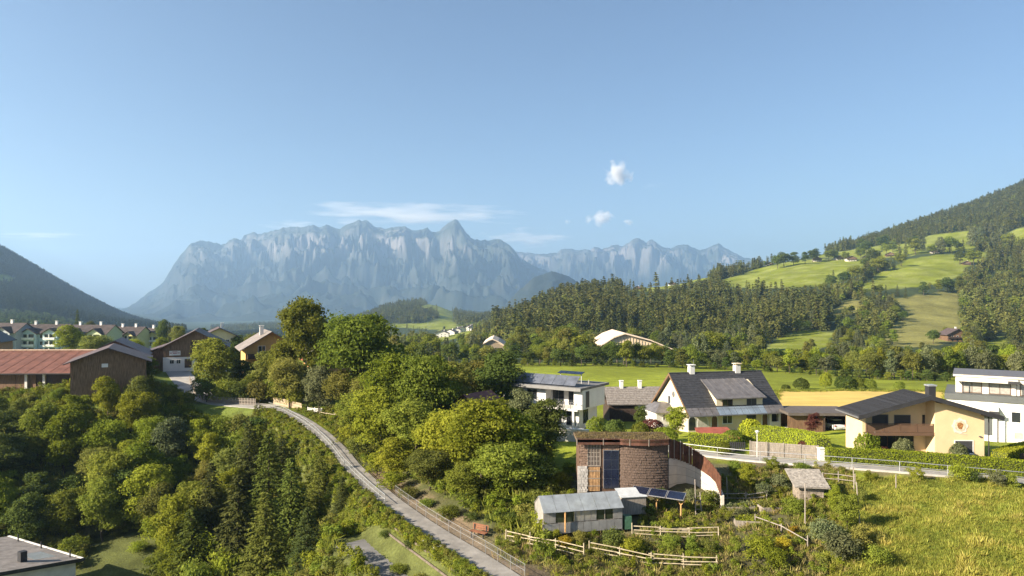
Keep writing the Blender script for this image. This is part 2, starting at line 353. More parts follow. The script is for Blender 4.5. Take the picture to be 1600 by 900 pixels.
def ground_mat():
    m = bpy.data.materials.new('ground'); m.use_nodes = True; n = m.node_tree; L = n.links.new; b = n.nodes['Principled BSDF']
    b.inputs['Roughness'].default_value = .95; b.inputs['Specular IOR Level'].default_value = .1
    at = n.nodes.new('ShaderNodeAttribute'); at.attribute_name = 'zone'; tc = n.nodes.new('ShaderNodeTexCoord'); out = at.outputs['Color']
    for s, lo, hi in ((.035, .8, 1.2), (.5, .78, 1.22), (5, .75, 1.25)):
        z = n.nodes.new('ShaderNodeTexNoise'); z.inputs['Scale'].default_value = s; z.inputs['Detail'].default_value = 5; L(tc.outputs['Object'], z.inputs['Vector'])
        k = n.nodes.new('ShaderNodeMapRange'); k.inputs[1].default_value = .3; k.inputs[2].default_value = .7; k.inputs[3].default_value = lo; k.inputs[4].default_value = hi; L(z.outputs[0], k.inputs[0])
        v = n.nodes.new('ShaderNodeVectorMath'); v.operation = 'SCALE'; L(out, v.inputs[0]); L(k.outputs[0], v.inputs['Scale']); out = v.outputs[0]
    mp = n.nodes.new('ShaderNodeMapping'); mp.inputs['Scale'].default_value = (.03, .55, .1); mp.inputs['Rotation'].default_value = (0, 0, .12); L(tc.outputs['Object'], mp.inputs[0])
    st = n.nodes.new('ShaderNodeTexNoise'); st.inputs['Scale'].default_value = 1; st.inputs['Detail'].default_value = 3; L(mp.outputs[0], st.inputs['Vector'])
    k = n.nodes.new('ShaderNodeMapRange'); k.inputs[1].default_value = .35; k.inputs[2].default_value = .65; k.inputs[3].default_value = .84; k.inputs[4].default_value = 1.14; L(st.outputs[0], k.inputs[0])
    v = n.nodes.new('ShaderNodeVectorMath'); v.operation = 'SCALE'; L(out, v.inputs[0]); L(k.outputs[0], v.inputs['Scale']); out = v.outputs[0]
    L(out, b.inputs['Base Color'])
    bp = n.nodes.new('ShaderNodeBump'); bp.inputs['Strength'].default_value = .5; bp.inputs['Distance'].default_value = .15; L(z.outputs[0], bp.inputs['Height']); L(bp.outputs[0], b.inputs['Normal'])
    return m
build_ground()

# ---------------------------------------------------------------- the mountains
def rock_mat(name, forest_top, rock=(.215, .20, .19), forest=(.020, .027, .022), grass=(.034, .042, .030), slope=.62):
    m = bpy.data.materials.new(name); m.use_nodes = True; n = m.node_tree; L = n.links.new; b = n.nodes['Principled BSDF']
    b.inputs['Roughness'].default_value = .95; b.inputs['Specular IOR Level'].default_value = .05
    geo = n.nodes.new('ShaderNodeNewGeometry'); sx = n.nodes.new('ShaderNodeSeparateXYZ'); L(geo.outputs['Normal'], sx.inputs[0])
    sp = n.nodes.new('ShaderNodeSeparateXYZ'); L(geo.outputs['Position'], sp.inputs[0])
    def noise(s, d=6):
        z = n.nodes.new('ShaderNodeTexNoise'); z.inputs['Scale'].default_value = s; z.inputs['Detail'].default_value = d; z.inputs['Roughness'].default_value = .6; L(geo.outputs['Position'], z.inputs['Vector']); return z.outputs[0]
    def rng(src, a, b_, c=0, d=1):
        k = n.nodes.new('ShaderNodeMapRange'); k.inputs[1].default_value = a; k.inputs[2].default_value = b_; k.inputs[3].default_value = c; k.inputs[4].default_value = d; L(src, k.inputs[0]); return k.outputs[0]
    def math_(op, a, b_):
        k = n.nodes.new('ShaderNodeMath'); k.operation = op
        for i, v in enumerate((a, b_)):
            if isinstance(v, (int, float)): k.inputs[i].default_value = v
            else: L(v, k.inputs[i])
        return k.outputs[0]
    def mix(f, a, b_):
        k = n.nodes.new('ShaderNodeMix'); k.data_type = 'RGBA'
        for i, v in ((6, a), (7, b_)):
            if isinstance(v, tuple): k.inputs[i].default_value = (*v, 1)
            else: L(v, k.inputs[i])
        L(f, k.inputs[0]); return k.outputs[2]
    n1 = noise(.0022); n2 = noise(.012); n3 = noise(.0009, 3)
    steep = rng(math_('ADD', sx.outputs['Z'], math_('MULTIPLY', math_('SUBTRACT', n2, .5), .55)), slope + .10, slope - .10)
    high = rng(math_('ADD', sp.outputs['Z'], math_('MULTIPLY', math_('SUBTRACT', n1, .5), forest_top * .9)), forest_top * .75, forest_top * 1.1)
    rockc = mix(n2, tuple(v * .62 for v in rock), rock)
    veg = mix(rng(n3, .55, .68), forest, grass)
    veg = mix(high, veg, tuple(g * 1.1 for g in grass))
    patch = rng(n3, .40, .58); isrock = math_('MULTIPLY', patch, math_('MAXIMUM', math_('MULTIPLY', steep, rng(high, 0, 1, .15, 1)), math_('MULTIPLY', high, rng(n2, .5, .66))))
    L(mix(isrock, veg, rockc), b.inputs['Base Color']); return m
def mountain(name, sil, D0, Dr, Db, nu, nv, base_y, m, spur, seed, cliff=.5, back=.55, amp=1.0):
    """a range: rises from its foot at D0 to a crest at Dr (whose skyline is sil) and falls away behind to Db"""
    sil = np.array(sil, float); u = np.linspace(sil[0, 0], sil[-1, 0], nu); ys = np.interp(u, sil[:, 0], sil[:, 1])
    ys = ys - (ridged(u / 9 + seed, u * 0 + .5, 3) - .55) * 2.2 * sstep(0, 25, (base_y - ys))
    t = np.concatenate([np.linspace(0, 1, int(nv * .78)), 1 + np.linspace(0, 1, nv - int(nv * .78) + 1)[1:]])
    U, T = np.meshgrid(u, t, indexing='ij'); Y = np.repeat(ys[:, None], len(t), 1)
    wob = fbm(U / 120 + seed, T * 0, 3) * .06
    D = np.where(T < 1, D0 + (Dr * (1 + wob) - D0) * T, Dr * (1 + wob) + (Db - Dr * (1 + wob)) * (T - 1))
    zr = (HY - Y) / F * Dr * (1 + wob); zb = (HY - base_y) / F * D0
    x = (U - CX) / F * D
    tt = np.clip(T, 0, 1)
    s = D0 / F                                                   # metres per photo pixel at the foot
    wx = x + fbm(x / (spur * 2.6) + seed, D / (spur * 1.6), 4) * spur * 1.0
    rg = ridged(wx / spur + seed, D / (spur * 1.25) + seed + fbm(x / 500, D / 500, 3) * .45, 6, .6)
    prof = (1 - cliff) * tt ** 1.25 + cliff * sstep(.5, .97, tt + (rg - .6) * .35)
    z = zb + (zr - zb) * prof
    env = np.sin(np.pi * np.clip(tt, 0, 1)) ** .8 * (tt < 1)
    up = sstep(.55, .82, tt); big = ridged(wx / (spur * 2.3) + seed * 1.7, D / (spur * 2.0) + seed, 4, .45)
    z = z + (big - .62) * (zr - zb) * .55 * np.sin(np.pi * np.clip(tt, 0, 1) ** .85) ** .9 * (1 - .55 * up) * (tt < 1) * amp + (rg - .62) * (zr - zb) * .34 * env * amp * (.25 + .75 * up)
    z = z + (ridged(wx / (spur * .30), D / (spur * .42), 4, .6) - .6) * (zr - zb) * (.04 + .10 * up) * env * amp + fbm(x / 260, D / 200, 4) * (zr - zb) * .045 * env * amp
    z = z + 15 * env * amp * (.3 + .7 * up) * np.sin(6.2832 * (z / 105 + .5 * fbm(x / 700, D / 700, 3)))
    lim = zb + (zr / (Dr * (1 + wob)) * D - zb) * np.clip(.55 + .45 * tt, 0, 1)
    z = np.where(tt < 1, np.minimum(z, lim - (1 - tt) * 12), z)
    z = np.where(T > 1, zr + (zb - 80 - zr) * np.clip((T - 1), 0, 1) ** .8 * back + (rg - .62) * 150 * (T - 1), z)
    o = grid_mesh(name, np.stack([x, D, z], -1).reshape(-1, 3), nu, len(t), m); tag(o, kind='structure'); return o
SIL_A = [(40, 500), (120, 500), (170, 490), (200, 480), (215, 470), (235, 455), (255, 441), (262, 430), (272, 412), (285, 395), (298, 380), (312, 375), (330, 378), (345, 381), (360, 374), (375, 370), (393, 364), (397, 362), (403, 366), (420, 362),
         (440, 356), (455, 354), (475, 355), (490, 350), (500, 356), (510, 351), (530, 357), (545, 350), (562, 343), (573, 344), (585, 354), (600, 357), (615, 355), (632, 353), (645, 360), (660, 359), (668, 355), (675, 362), (685, 362), (694, 353),
         (703, 347), (710, 342), (715, 344), (721, 352), (728, 363), (740, 374), (760, 375), (782, 374), (795, 381), (803, 390), (812, 403), (830, 413), (870, 430), (910, 448), (960, 470), (1010, 485), (1060, 492)]
SIL_B = [(740, 420), (780, 400), (808, 393), (820, 394), (840, 397), (855, 396), (870, 395), (878, 389), (895, 388), (903, 391), (915, 387), (930, 386), (940, 388), (955, 384), (965, 381), (973, 385), (985, 377), (995, 371), (1003, 375), (1010, 379),
         (1017, 373), (1024, 377), (1032, 385), (1050, 388), (1060, 382), (1075, 383), (1087, 388), (1100, 390), (1112, 383), (1122, 378), (1131, 385), (1145, 393), (1160, 402), (1200, 408), (1260, 398), (1300, 396), (1400, 410), (1550, 430), (1700, 450)]
SIL_C = [(730, 497), (760, 490), (790, 476), (812, 452), (835, 433), (862, 424), (885, 430), (908, 444), (935, 461), (970, 478), (1010, 490), (1050, 495)]
mountain('mountain_massif', SIL_A, 5000, 8800, 11000, 620, 190, 508, rock_mat('massif_rock', 560), 620, 3.1)
mountain('mountain_range', SIL_B, 8200, 11500, 13500, 520, 150, 485, rock_mat('range_rock', 480, slope=.72), 560, 8.4, cliff=.72)
mountain('foothill', SIL_C, 4300, 5000, 6500, 120, 60, 497, rock_mat('foothill_cover', 900), 420, 5.2, cliff=.1, amp=.5)
def haze_box():
    o = MB().box(-14500, 14500, -350, 14300, -420, 1110).build('haze', None); tag(o, 'pale bluish evening haze filling the valley air', 'haze', kind='stuff')
    m = bpy.data.materials.new('haze'); m.use_nodes = True; n = m.node_tree; n.nodes.remove(n.nodes['Principled BSDF'])
    v = n.nodes.new('ShaderNodeVolumePrincipled'); v.inputs['Color'].default_value = (.46, .70, 1.0, 1); v.inputs['Density'].default_value = HAZE
    v.inputs['Anisotropy'].default_value = .35
    n.links.new(v.outputs[0], n.nodes['Material Output'].inputs['Volume']); o.data.materials.append(m)
haze_box()
# ---------------------------------------------------------------- clouds, far beyond the haze
def cloud(px, py, wpx, hpx, D, dens, label, wisp=False, seed=0, rz=0):
    c = P(px, py, D); sx, sz = wpx / F * D / 2, hpx / F * D / 2; sy = sx * (.35 if wisp else .8)
    me = bpy.data.meshes.new('cloud'); bm = bmesh.new(); bmesh.ops.create_icosphere(bm, subdivisions=3, radius=1.0); bm.to_mesh(me); bm.free()
    o = link('cloud', me, None); o.location = c; o.scale = (sx, sy, sz); o.rotation_euler = (0, R(rz), 0); tag(o, label, 'cloud')
    m = bpy.data.materials.new('cloud'); m.use_nodes = True; n = m.node_tree; L = n.links.new; n.nodes.remove(n.nodes['Principled BSDF'])
    v = n.nodes.new('ShaderNodeVolumePrincipled'); v.inputs['Color'].default_value = (1, 1, 1, 1); v.inputs['Anisotropy'].default_value = .1
    tc = n.nodes.new('ShaderNodeTexCoord'); ln = n.nodes.new('ShaderNodeVectorMath'); ln.operation = 'LENGTH'; L(tc.outputs['Object'], ln.inputs[0])
    mp = n.nodes.new('ShaderNodeMapping'); mp.inputs['Location'].default_value = (seed, seed * 2.3, 0); mp.inputs['Scale'].default_value = (1.1, .6, 1.3) if wisp else (1, 1, 1); L(tc.outputs['Object'], mp.inputs[0])
    z = n.nodes.new('ShaderNodeTexNoise'); z.inputs['Scale'].default_value = 1.7 if wisp else 1.5; z.inputs['Detail'].default_value = 5; z.inputs['Roughness'].default_value = .6; L(mp.outputs[0], z.inputs['Vector'])
    def mth(op, a, b):
        k = n.nodes.new('ShaderNodeMath'); k.operation = op
        for i, q in enumerate((a, b)):
            if isinstance(q, (int, float)): k.inputs[i].default_value = q
            else: L(q, k.inputs[i])
        return k.outputs[0]
    f = mth('ADD', mth('SUBTRACT', .62, ln.outputs['Value']), mth('MULTIPLY', mth('SUBTRACT', z.outputs[0], .5), 2.6)); f = mth('MULTIPLY', mth('MAXIMUM', f, 0.0), dens); L(f, v.inputs['Density']); L(v.outputs[0], n.nodes['Material Output'].inputs['Volume'])
    me.materials.append(m); return o
cloud(965, 273, 52, 56, 17000, .02, 'largest small white puff cloud above the right range', seed=1.3)
cloud(943, 342, 46, 34, 17000, .017, 'white puff cloud just above the right range', seed=4.1); cloud(981, 347, 26, 14, 17000, .010, 'tiny faint cloud scrap right of the lower puff', seed=2.2); cloud(920, 343, 24, 16, 17000, .009, 'tiny faint cloud scrap left of the lower puff', seed=7.7); cloud(886, 346, 14, 12, 17000, .012, 'smallest isolated cloud shred over the range', seed=3.6)
cloud(640, 335, 420, 44, 17500, .0030, 'long thin veil cloud behind the massif peaks', True, 5.1, 1); cloud(820, 373, 190, 40, 17500, .0038, 'short thin veil cloud over the saddle', True, 9.4); cloud(455, 352, 130, 22, 17500, .0024, 'faint veil cloud above the massif left shoulder', True, 12.4); cloud(60, 368, 200, 16, 17500, .0016, 'faint low veil cloud above the dark left hill', True, 3.4); cloud(1020, 290, 60, 30, 17500, .0005, 'very faint cloud haze right of the largest puff', True, 6.4)
# ---------------------------------------------------------------- foliage
def leaf_mesh(name, C, N, size, val, asp=.62, twist=None):
    """C centres, N normals, size per leaf; every leaf a small kite"""
    n = len(C); rg = np.random.default_rng(abs(hash(name)) % 9999 if False else sum(map(ord, name)))
    N = N / np.maximum(np.linalg.norm(N, axis=1, keepdims=True), 1e-6)
    t = rg.normal(size=(n, 3)) if twist is None else twist
    u = t - N * (t * N).sum(1, keepdims=True); u /= np.maximum(np.linalg.norm(u, axis=1, keepdims=True), 1e-6); v = np.cross(N, u)
    s = size[:, None]
    V = np.stack([C - u * s * .5, C + v * s * asp * .5 - u * s * .05, C + u * s * .5, C - v * s * asp * .5 - u * s * .05], 1).reshape(-1, 3)
    me = bpy.data.meshes.new(name); me.vertices.add(4 * n); me.vertices.foreach_set('co', V.astype(np.float32).ravel())
    me.loops.add(4 * n); me.loops.foreach_set('vertex_index', np.arange(4 * n, dtype=np.int32))
    me.polygons.add(n); me.polygons.foreach_set('loop_start', np.arange(0, 4 * n, 4, dtype=np.int32)); me.update(calc_edges=True)
    a = me.attributes.new('leaf', 'FLOAT', 'POINT'); a.data.foreach_set('value', np.repeat(np.clip(val, 0, 1), 4).astype(np.float32))
    return me
def sph(rg, n):
    d = rg.normal(size=(n, 3)); return d / np.linalg.norm(d, axis=1, keepdims=True)
def crown_round(name, seed, h, wd, n, leaf, lobes=34, base=.22, flat=.8, top=.75):
    """uneven broadleaf crown: leaves on the shells of many lobes, gaps between them"""
    rg = np.random.default_rng(seed); C = []; N = []; V = []
    zc = h * (base + (1 - base) * .5); rz = h * (1 - base) * .5; rx = wd * .5
    L = []; lobes = int(lobes * 1.75)
    for k in range(lobes):
        d = sph(rg, 1)[0]; rr = rg.uniform(.45, .92) if k > lobes * .25 else rg.uniform(.1, .5)
        z = d[2] * rr
        wid = 1 - .45 * max(z, 0) * top - .25 * max(-z, 0)
        p = np.array([d[0] * rr * rx * wid, d[1] * rr * rx * wid, zc + z * rz])
        L.append((p, rg.uniform(.10, .27) * wd * (1.15 - .35 * rr), rg.uniform(0, 1)))
    a = np.array([l[1] ** 2 for l in L]); cnt = (a / a.sum() * n).astype(int)
    for (p, r, v), c in zip(L, cnt):
        d = sph(rg, c); d[:, 2] = np.where(d[:, 2] < -.35, -d[:, 2], d[:, 2])
        lump = 1 + .28 * np.sin(d[:, 0] * 5 + v * 9) * np.sin(d[:, 1] * 6 + v * 5) * np.sin(d[:, 2] * 5 + v)
        rr = r * lump * rg.uniform(.55, 1.08, c) ** .6
        spray = rg.uniform(size=c) < .10; rr = np.where(spray, rr * rg.uniform(1.05, 1.5, c), rr); st = np.array([rg.uniform(.8, 1.25), rg.uniform(.8, 1.25), flat * rg.uniform(.7, 1.15)])
        C.append(p + d * rr[:, None] * st); N.append(d + rg.normal(size=(c, 3)) * .55 + np.array([0, 0, .35])); V.append(.35 * v + rg.uniform(0, .65, c))
    C = np.concatenate(C); N = np.concatenate(N); V = np.concatenate(V)
    return leaf_mesh(name, C, N, leaf * rg.uniform(.65, 1.35, len(C)), V)
def crown_birch(name, seed, h, wd, n, leaf):
    rg = np.random.default_rng(seed); C = []; N = []; V = []
    for k in range(120):
        t = rg.uniform(.12, 1); z = h * t; rad = wd * .5 * math.sqrt(max(0.02, 1 - ((t - .42) / .6) ** 2)) * rg.uniform(.45, 1.08); a = rg.uniform(0, 6.283)
        p = np.array([math.cos(a) * rad, math.sin(a) * rad, z]); c = n // 120; L = rg.uniform(.05, .13) * h; v = rg.uniform(0, 1)
        s = rg.uniform(0, 1, c)[:, None]; out = np.array([math.cos(a), math.sin(a), 0])
        C.append(p + out * (s ** .5 - .5) * .5 - np.array([0, 0, 1]) * s * L + rg.normal(size=(c, 3)) * np.array([.28, .28, .3]) * wd / 6)
        N.append(out + rg.normal(size=(c, 3)) * .8 + np.array([0, 0, .3])); V.append(.35 * v + rg.uniform(0, .65, c))
    C = np.concatenate(C); return leaf_mesh(name, C, np.concatenate(N), leaf * rg.uniform(.6, 1.3, len(C)), np.concatenate(V))
def crown_spruce(name, seed, h, wd, whorls, per, q, leaf):
    rg = np.random.default_rng(seed); C = []; N = []; S = []; T = []; V = []
    for k in range(whorls):
        t = (k + rg.uniform(-.3, .3)) / whorls; t = min(max(t, 0), .985); z = h * (.06 + .94 * t); L = wd * .5 * (1 - t) ** .82 * rg.uniform(.86, 1.08) + .12
        m = max(4, int(per * (1 - t * .65))); a0 = rg.uniform(0, 6.28)
        for b in range(m):
            a = a0 + 6.283 * b / m + rg.uniform(-.25, .25); l = L * rg.uniform(.72, 1.1); o = np.array([math.cos(a), math.sin(a), 0.]); sd = np.array([-o[1], o[0], 0])
            c = max(5, int(q * (.35 + .65 * (1 - t)))); s = np.sqrt(rg.uniform(.02, 1, c)); side = rg.uniform(-1, 1, c) * (1 - s * .75) * .42 * l
            drop = -.42 * l * s ** 1.5 + .16 * l * s ** 4 - np.abs(side) * .35
            C.append(o * (s * l)[:, None] + sd * side[:, None] + np.array([0, 0, 1]) * (z + drop)[:, None] + rg.normal(size=(c, 3)) * .035 * wd / 5)
            N.append(np.tile(np.array([0, 0, 1.]), (c, 1)) + o * .5 + rg.normal(size=(c, 3)) * .45)
            T.append(o + sd * (np.sign(side) * .7)[:, None] + np.array([0, 0, -.35]) + rg.normal(size=(c, 3)) * .2); V.append(np.full(c, rg.uniform(0, .5)) + rg.uniform(0, .5, c))
    C = np.concatenate(C); return leaf_mesh(name, C, np.concatenate(N), leaf * rg.uniform(.7, 1.4, len(C)), np.concatenate(V), asp=.42, twist=np.concatenate(T))
def trunk_mesh(name, seed, h, r, limbs=7, lean=.03, n=7):
    rg = random.Random(seed); b = MB(); pts = [Vector((0, 0, -.4))]
    for k in range(1, 6): pts.append(Vector((rg.uniform(-lean, lean) * h, rg.uniform(-lean, lean) * h, h * k / 5)))
    for k in range(5): b.tube(pts[k], pts[k + 1], r * (1 - k / 5.6), r * (1 - (k + 1) / 5.6), n, cap=False)
    for k in range(limbs):
        t = rg.uniform(.3, .9); i = min(int(t * 5), 4); p = pts[i].lerp(pts[i + 1], t * 5 - i); a = rg.uniform(0, 6.28); l = h * rg.uniform(.2, .36) * (1.15 - t * .5)
        q = p + Vector((math.cos(a) * l, math.sin(a) * l, l * rg.uniform(.5, 1))); b.tube(p, q, r * .42 * (1.1 - t), r * .1, 5, cap=False)
    return b.mesh(name, True)
BARK = mat('bark', (.085, .068, .05), .95, .35, 6, bump=.5, stretch=(1, 1, .25))
BIRCHBARK = mat('birch_bark', (.42, .40, .36), .9, .5, 5, stretch=(1, 1, 2))
LEAF = {'lime': foliage('leaf_lime', (.135, .170, .017), (.280, .305, .038), .48), 'mid': foliage('leaf_mid', (.105, .140, .021), (.235, .265, .043), .48),
        'olive': foliage('leaf_olive', (.118, .130, .028), (.250, .248, .060), .48), 'dark': foliage('leaf_dark', (.050, .074, .019), (.115, .148, .034), .35),
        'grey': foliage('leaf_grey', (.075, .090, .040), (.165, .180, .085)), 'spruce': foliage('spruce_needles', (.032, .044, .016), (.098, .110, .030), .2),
        'sunspruce': foliage('sunny_needles', (.056, .076, .016), (.135, .158, .032), .25),  # brighter copy of the spruce needles, sunlight put into the colour
        'far_spruce': foliage('far_needles', (.066, .076, .024), (.155, .160, .046), .2), 'far_leaf': foliage('far_leaves', (.115, .130, .034), (.230, .235, .066), .35),
        'far_shaded': foliage('left_wood', (.020, .027, .016), (.045, .055, .024), .1),  # darker copy of the far needles, the left hill's shade put into the colour
        'hedge': foliage('hedge_leaf', (.18, .21, .016), (.31, .335, .03), .15), 'red': foliage('red_leaf', (.060, .022, .020), (.130, .050, .040)),
        'gold': foliage('gold_leaf', (.22, .16, .02), (.40, .30, .03)), 'straw': foliage('straw_leaf', (.16, .13, .06), (.30, .25, .11))}
# near kinds: leaf-sized faces; middle kinds: leaf sprays; far kinds: coarse
PROTO = {}
def proto(k, crown, trunk): PROTO[k] = (crown, trunk)
proto('b0', crown_round('crown_a', 11, 10, 7.5, 15000, .30, 36), trunk_mesh('trunk_a', 1, 7.5, .20))
proto('b1', crown_round('crown_b', 12, 10, 6.2, 13000, .28, 30, base=.12), trunk_mesh('trunk_b', 2, 7.5, .18))
proto('b2', crown_round('crown_c', 13, 10, 8.4, 17000, .32, 44, base=.2, flat=.7), trunk_mesh('trunk_c', 3, 7.2, .24))
proto('b3', crown_round('crown_d', 14, 10, 5.0, 11000, .26, 26, base=.08, top=1.0), trunk_mesh('trunk_d', 4, 8, .15))
proto('bi', crown_birch('crown_birch', 15, 10, 5.6, 22000, .27), trunk_mesh('trunk_birch', 5, 9, .13, 10))
proto('s0', crown_spruce('crown_spruce_a', 21, 10, 5.4, 34, 15, 34, .27), trunk_mesh('trunk_spruce_a', 6, 9.8, .14, 0, .004))
proto('s1', crown_spruce('crown_spruce_b', 22, 10, 5.0, 36, 14, 32, .26), trunk_mesh('trunk_spruce_b', 7, 9.8, .13, 0, .006))
proto('sh', crown_round('crown_shrub', 31, 2.4, 2.6, 3000, .15, 14, base=0), trunk_mesh('trunk_shrub', 8, 1.6, .05, 6))
proto('sh1', crown_round('crown_shrub_b', 32, 2.2, 2.2, 2600, .13, 9, base=0, flat=.95), trunk_mesh('trunk_shrub_b', 9, 1.5, .05, 6))
def crown_ball(name, seed, h, wd, n, leaf):
    rg = np.random.default_rng(seed); d = sph(rg, n); d[:, 2] = np.where(d[:, 2] < -.55, -d[:, 2], d[:, 2]); lump = 1 + .16 * fbm(d[:, 0] * 2 + seed, d[:, 1] * 2 + d[:, 2] * 1.7, 3); r = lump * rg.uniform(.72, 1.03, n) ** .5
    C = np.stack([d[:, 0] * r * wd / 2, d[:, 1] * r * wd / 2, h * .47 + d[:, 2] * r * h * .53], 1); return leaf_mesh(name, C, d + rg.normal(size=(n, 3)) * .5, leaf * rg.uniform(.6, 1.3, n), rg.uniform(0, 1, n))
proto('bl', crown_ball('crown_ball', 36, 2.3, 2.2, 3400, .15), trunk_mesh('trunk_ball', 19, 1.2, .05, 5))
proto('m0', crown_round('crown_mid_a', 41, 10, 7.4, 3800, .52, 26), trunk_mesh('trunk_mid_a', 10, 7.5, .22, 4))
proto('m1', crown_round('crown_mid_b', 42, 10, 6.0, 3300, .48, 22, base=.08), trunk_mesh('trunk_mid_b', 11, 7.5, .2, 4))
proto('m2', crown_birch('crown_mid_birch', 43, 10, 4.6, 3000, .45), trunk_mesh('trunk_mid_c', 12, 9, .14, 4))
proto('ms', crown_spruce('crown_mid_spruce', 44, 10, 3.8, 24, 9, 12, .5), trunk_mesh('trunk_mid_d', 13, 9.8, .14, 0, .004))
proto('f0', crown_round('crown_far_a', 51, 10, 7.0, 420, 1.35, 14, base=.1), None)
proto('f1', crown_birch('crown_far_b', 52, 10, 5.0, 480, 1.0), None)
proto('fs', crown_spruce('crown_far_spruce', 53, 10, 3.3, 12, 6, 6, 1.15), None)
proto('fs1', crown_spruce('crown_far_spruce_b', 54, 10, 2.8, 13, 5, 6, 1.1), None)
KINDNAME = {'b': 'broadleaf_tree', 's': 'spruce_tree', 'm': 'broadleaf_tree', 'f': 'broadleaf_tree'}
RT = random.Random(5)
def tree(kind, leafk, loc, h, wide=1.0, label=None, group=None, name=None, cat=None, rz=None):
    """one tree: root at its foot > trunk, crown"""
    nm = name or ('spruce_tree' if kind in ('s0', 's1', 'ms') else 'birch_tree' if kind in ('bi',) else 'shrub' if kind.startswith('sh') or kind == 'bl' else 'broadleaf_tree')
    base = 2.3 if kind.startswith('sh') or kind == 'bl' else 10.0
    t = thing(nm, loc, RT.uniform(0, 6.28) if rz is None else rz, label, cat or ('shrub' if kind.startswith('sh') or kind == 'bl' else 'tree'), group)
    s = h / base; t.scale = (s * wide, s * wide * RT.uniform(.92, 1.08), s)
    cm, tm = PROTO[kind]
    for nme, me, m in (('trunk', tm, BIRCHBARK if kind == 'bi' else BARK), ('crown', cm, LEAF[leafk])):
        if me is None: continue
        if len(me.materials) == 0: me.materials.append(m)
        o = bpy.data.objects.new(nme, me); COL.objects.link(o); o.parent = t
        if me.materials[0] != m: o.material_slots[0].link = 'OBJECT'; o.material_slots[0].material = m
    return t
def scatter(name, pts, scl, idx, protos, label, cat, seed=1, up=None):
    """ONE mass nobody could count: plants set by geometry nodes on points. protos: list of (mesh, material)"""
    n = len(pts); me = bpy.data.meshes.new(name); me.vertices.add(n); me.vertices.foreach_set('co', np.asarray(pts, np.float32).ravel())
    rg = np.random.default_rng(seed)
    rot = np.zeros((n, 3)); rot[:, 2] = rg.uniform(0, 6.28, n); rot[:, :2] = rg.normal(size=(n, 2)) * .04
    for nm, ty, dat, key in (('scl', 'FLOAT_VECTOR', np.asarray(scl), 'vector'), ('rot', 'FLOAT_VECTOR', rot, 'vector'), ('idx', 'INT', np.asarray(idx), 'value')):
        a = me.attributes.new(nm, ty, 'POINT'); a.data.foreach_set(key, dat.astype(np.int32 if ty == 'INT' else np.float32).ravel())
    o = link(name, me, None); tag(o, label, cat, kind='stuff')
    g = bpy.data.node_groups.new(name, 'GeometryNodeTree'); g.interface.new_socket('Geometry', in_out='INPUT', socket_type='NodeSocketGeometry'); g.interface.new_socket('Geometry', in_out='OUTPUT', socket_type='NodeSocketGeometry')
    gi = g.nodes.new('NodeGroupInput'); go = g.nodes.new('NodeGroupOutput'); jn = g.nodes.new('GeometryNodeJoinGeometry'); L = g.links.new
    def attr(nm, ty):
        k = g.nodes.new('GeometryNodeInputNamedAttribute'); k.data_type = ty; k.inputs[0].default_value = nm; return k.outputs[0]
    for k, (pm, m) in enumerate(protos):
        po = bpy.data.objects.new(name + '_plant', pm.copy() if (len(pm.materials) and pm.materials[0] != m) else pm)
        if len(po.data.materials) == 0: po.data.materials.append(m)
        elif po.data.materials[0] != m: po.data.materials[0] = m
        oi = g.nodes.new('GeometryNodeObjectInfo'); oi.inputs[0].default_value = po
        cmp = g.nodes.new('FunctionNodeCompare'); cmp.data_type = 'INT'; cmp.operation = 'EQUAL'; L(attr('idx', 'INT'), cmp.inputs[2]); cmp.inputs[3].default_value = k
        ip = g.nodes.new('GeometryNodeInstanceOnPoints'); L(gi.outputs[0], ip.inputs['Points']); L(cmp.outputs[0], ip.inputs['Selection']); L(oi.outputs['Geometry'], ip.inputs['Instance'])
        L(attr('rot', 'FLOAT_VECTOR'), ip.inputs['Rotation']); L(attr('scl', 'FLOAT_VECTOR'), ip.inputs['Scale']); L(ip.outputs[0], jn.inputs[0])
    L(jn.outputs[0], go.inputs[0]); md = o.modifiers.new('plants', 'NODES'); md.node_group = g
    return o
def field_points(px0, px1, D0, D1, spacing, seed, grow=0.0):
    """evenly random ground points in a sector; spacing in metres (grows with distance)"""
    rg = np.random.default_rng(seed); out = []; edges = np.exp(np.linspace(math.log(D0), math.log(D1), 14))
    for a, b in zip(edges[:-1], edges[1:]):
        sp = spacing * (1 + grow * (a / D0 - 1)); n = int((px1 - px0) / F * .5 * (b * b - a * a) / (sp * sp)); D = np.sqrt(rg.uniform(a * a, b * b, n)); px = rg.uniform(px0, px1, n)
        out.append(np.stack([(px - CX) / F * D, D], 1))
    p = np.concatenate(out); z = gz(p[:, 0], p[:, 1]); return np.column_stack([p, z])
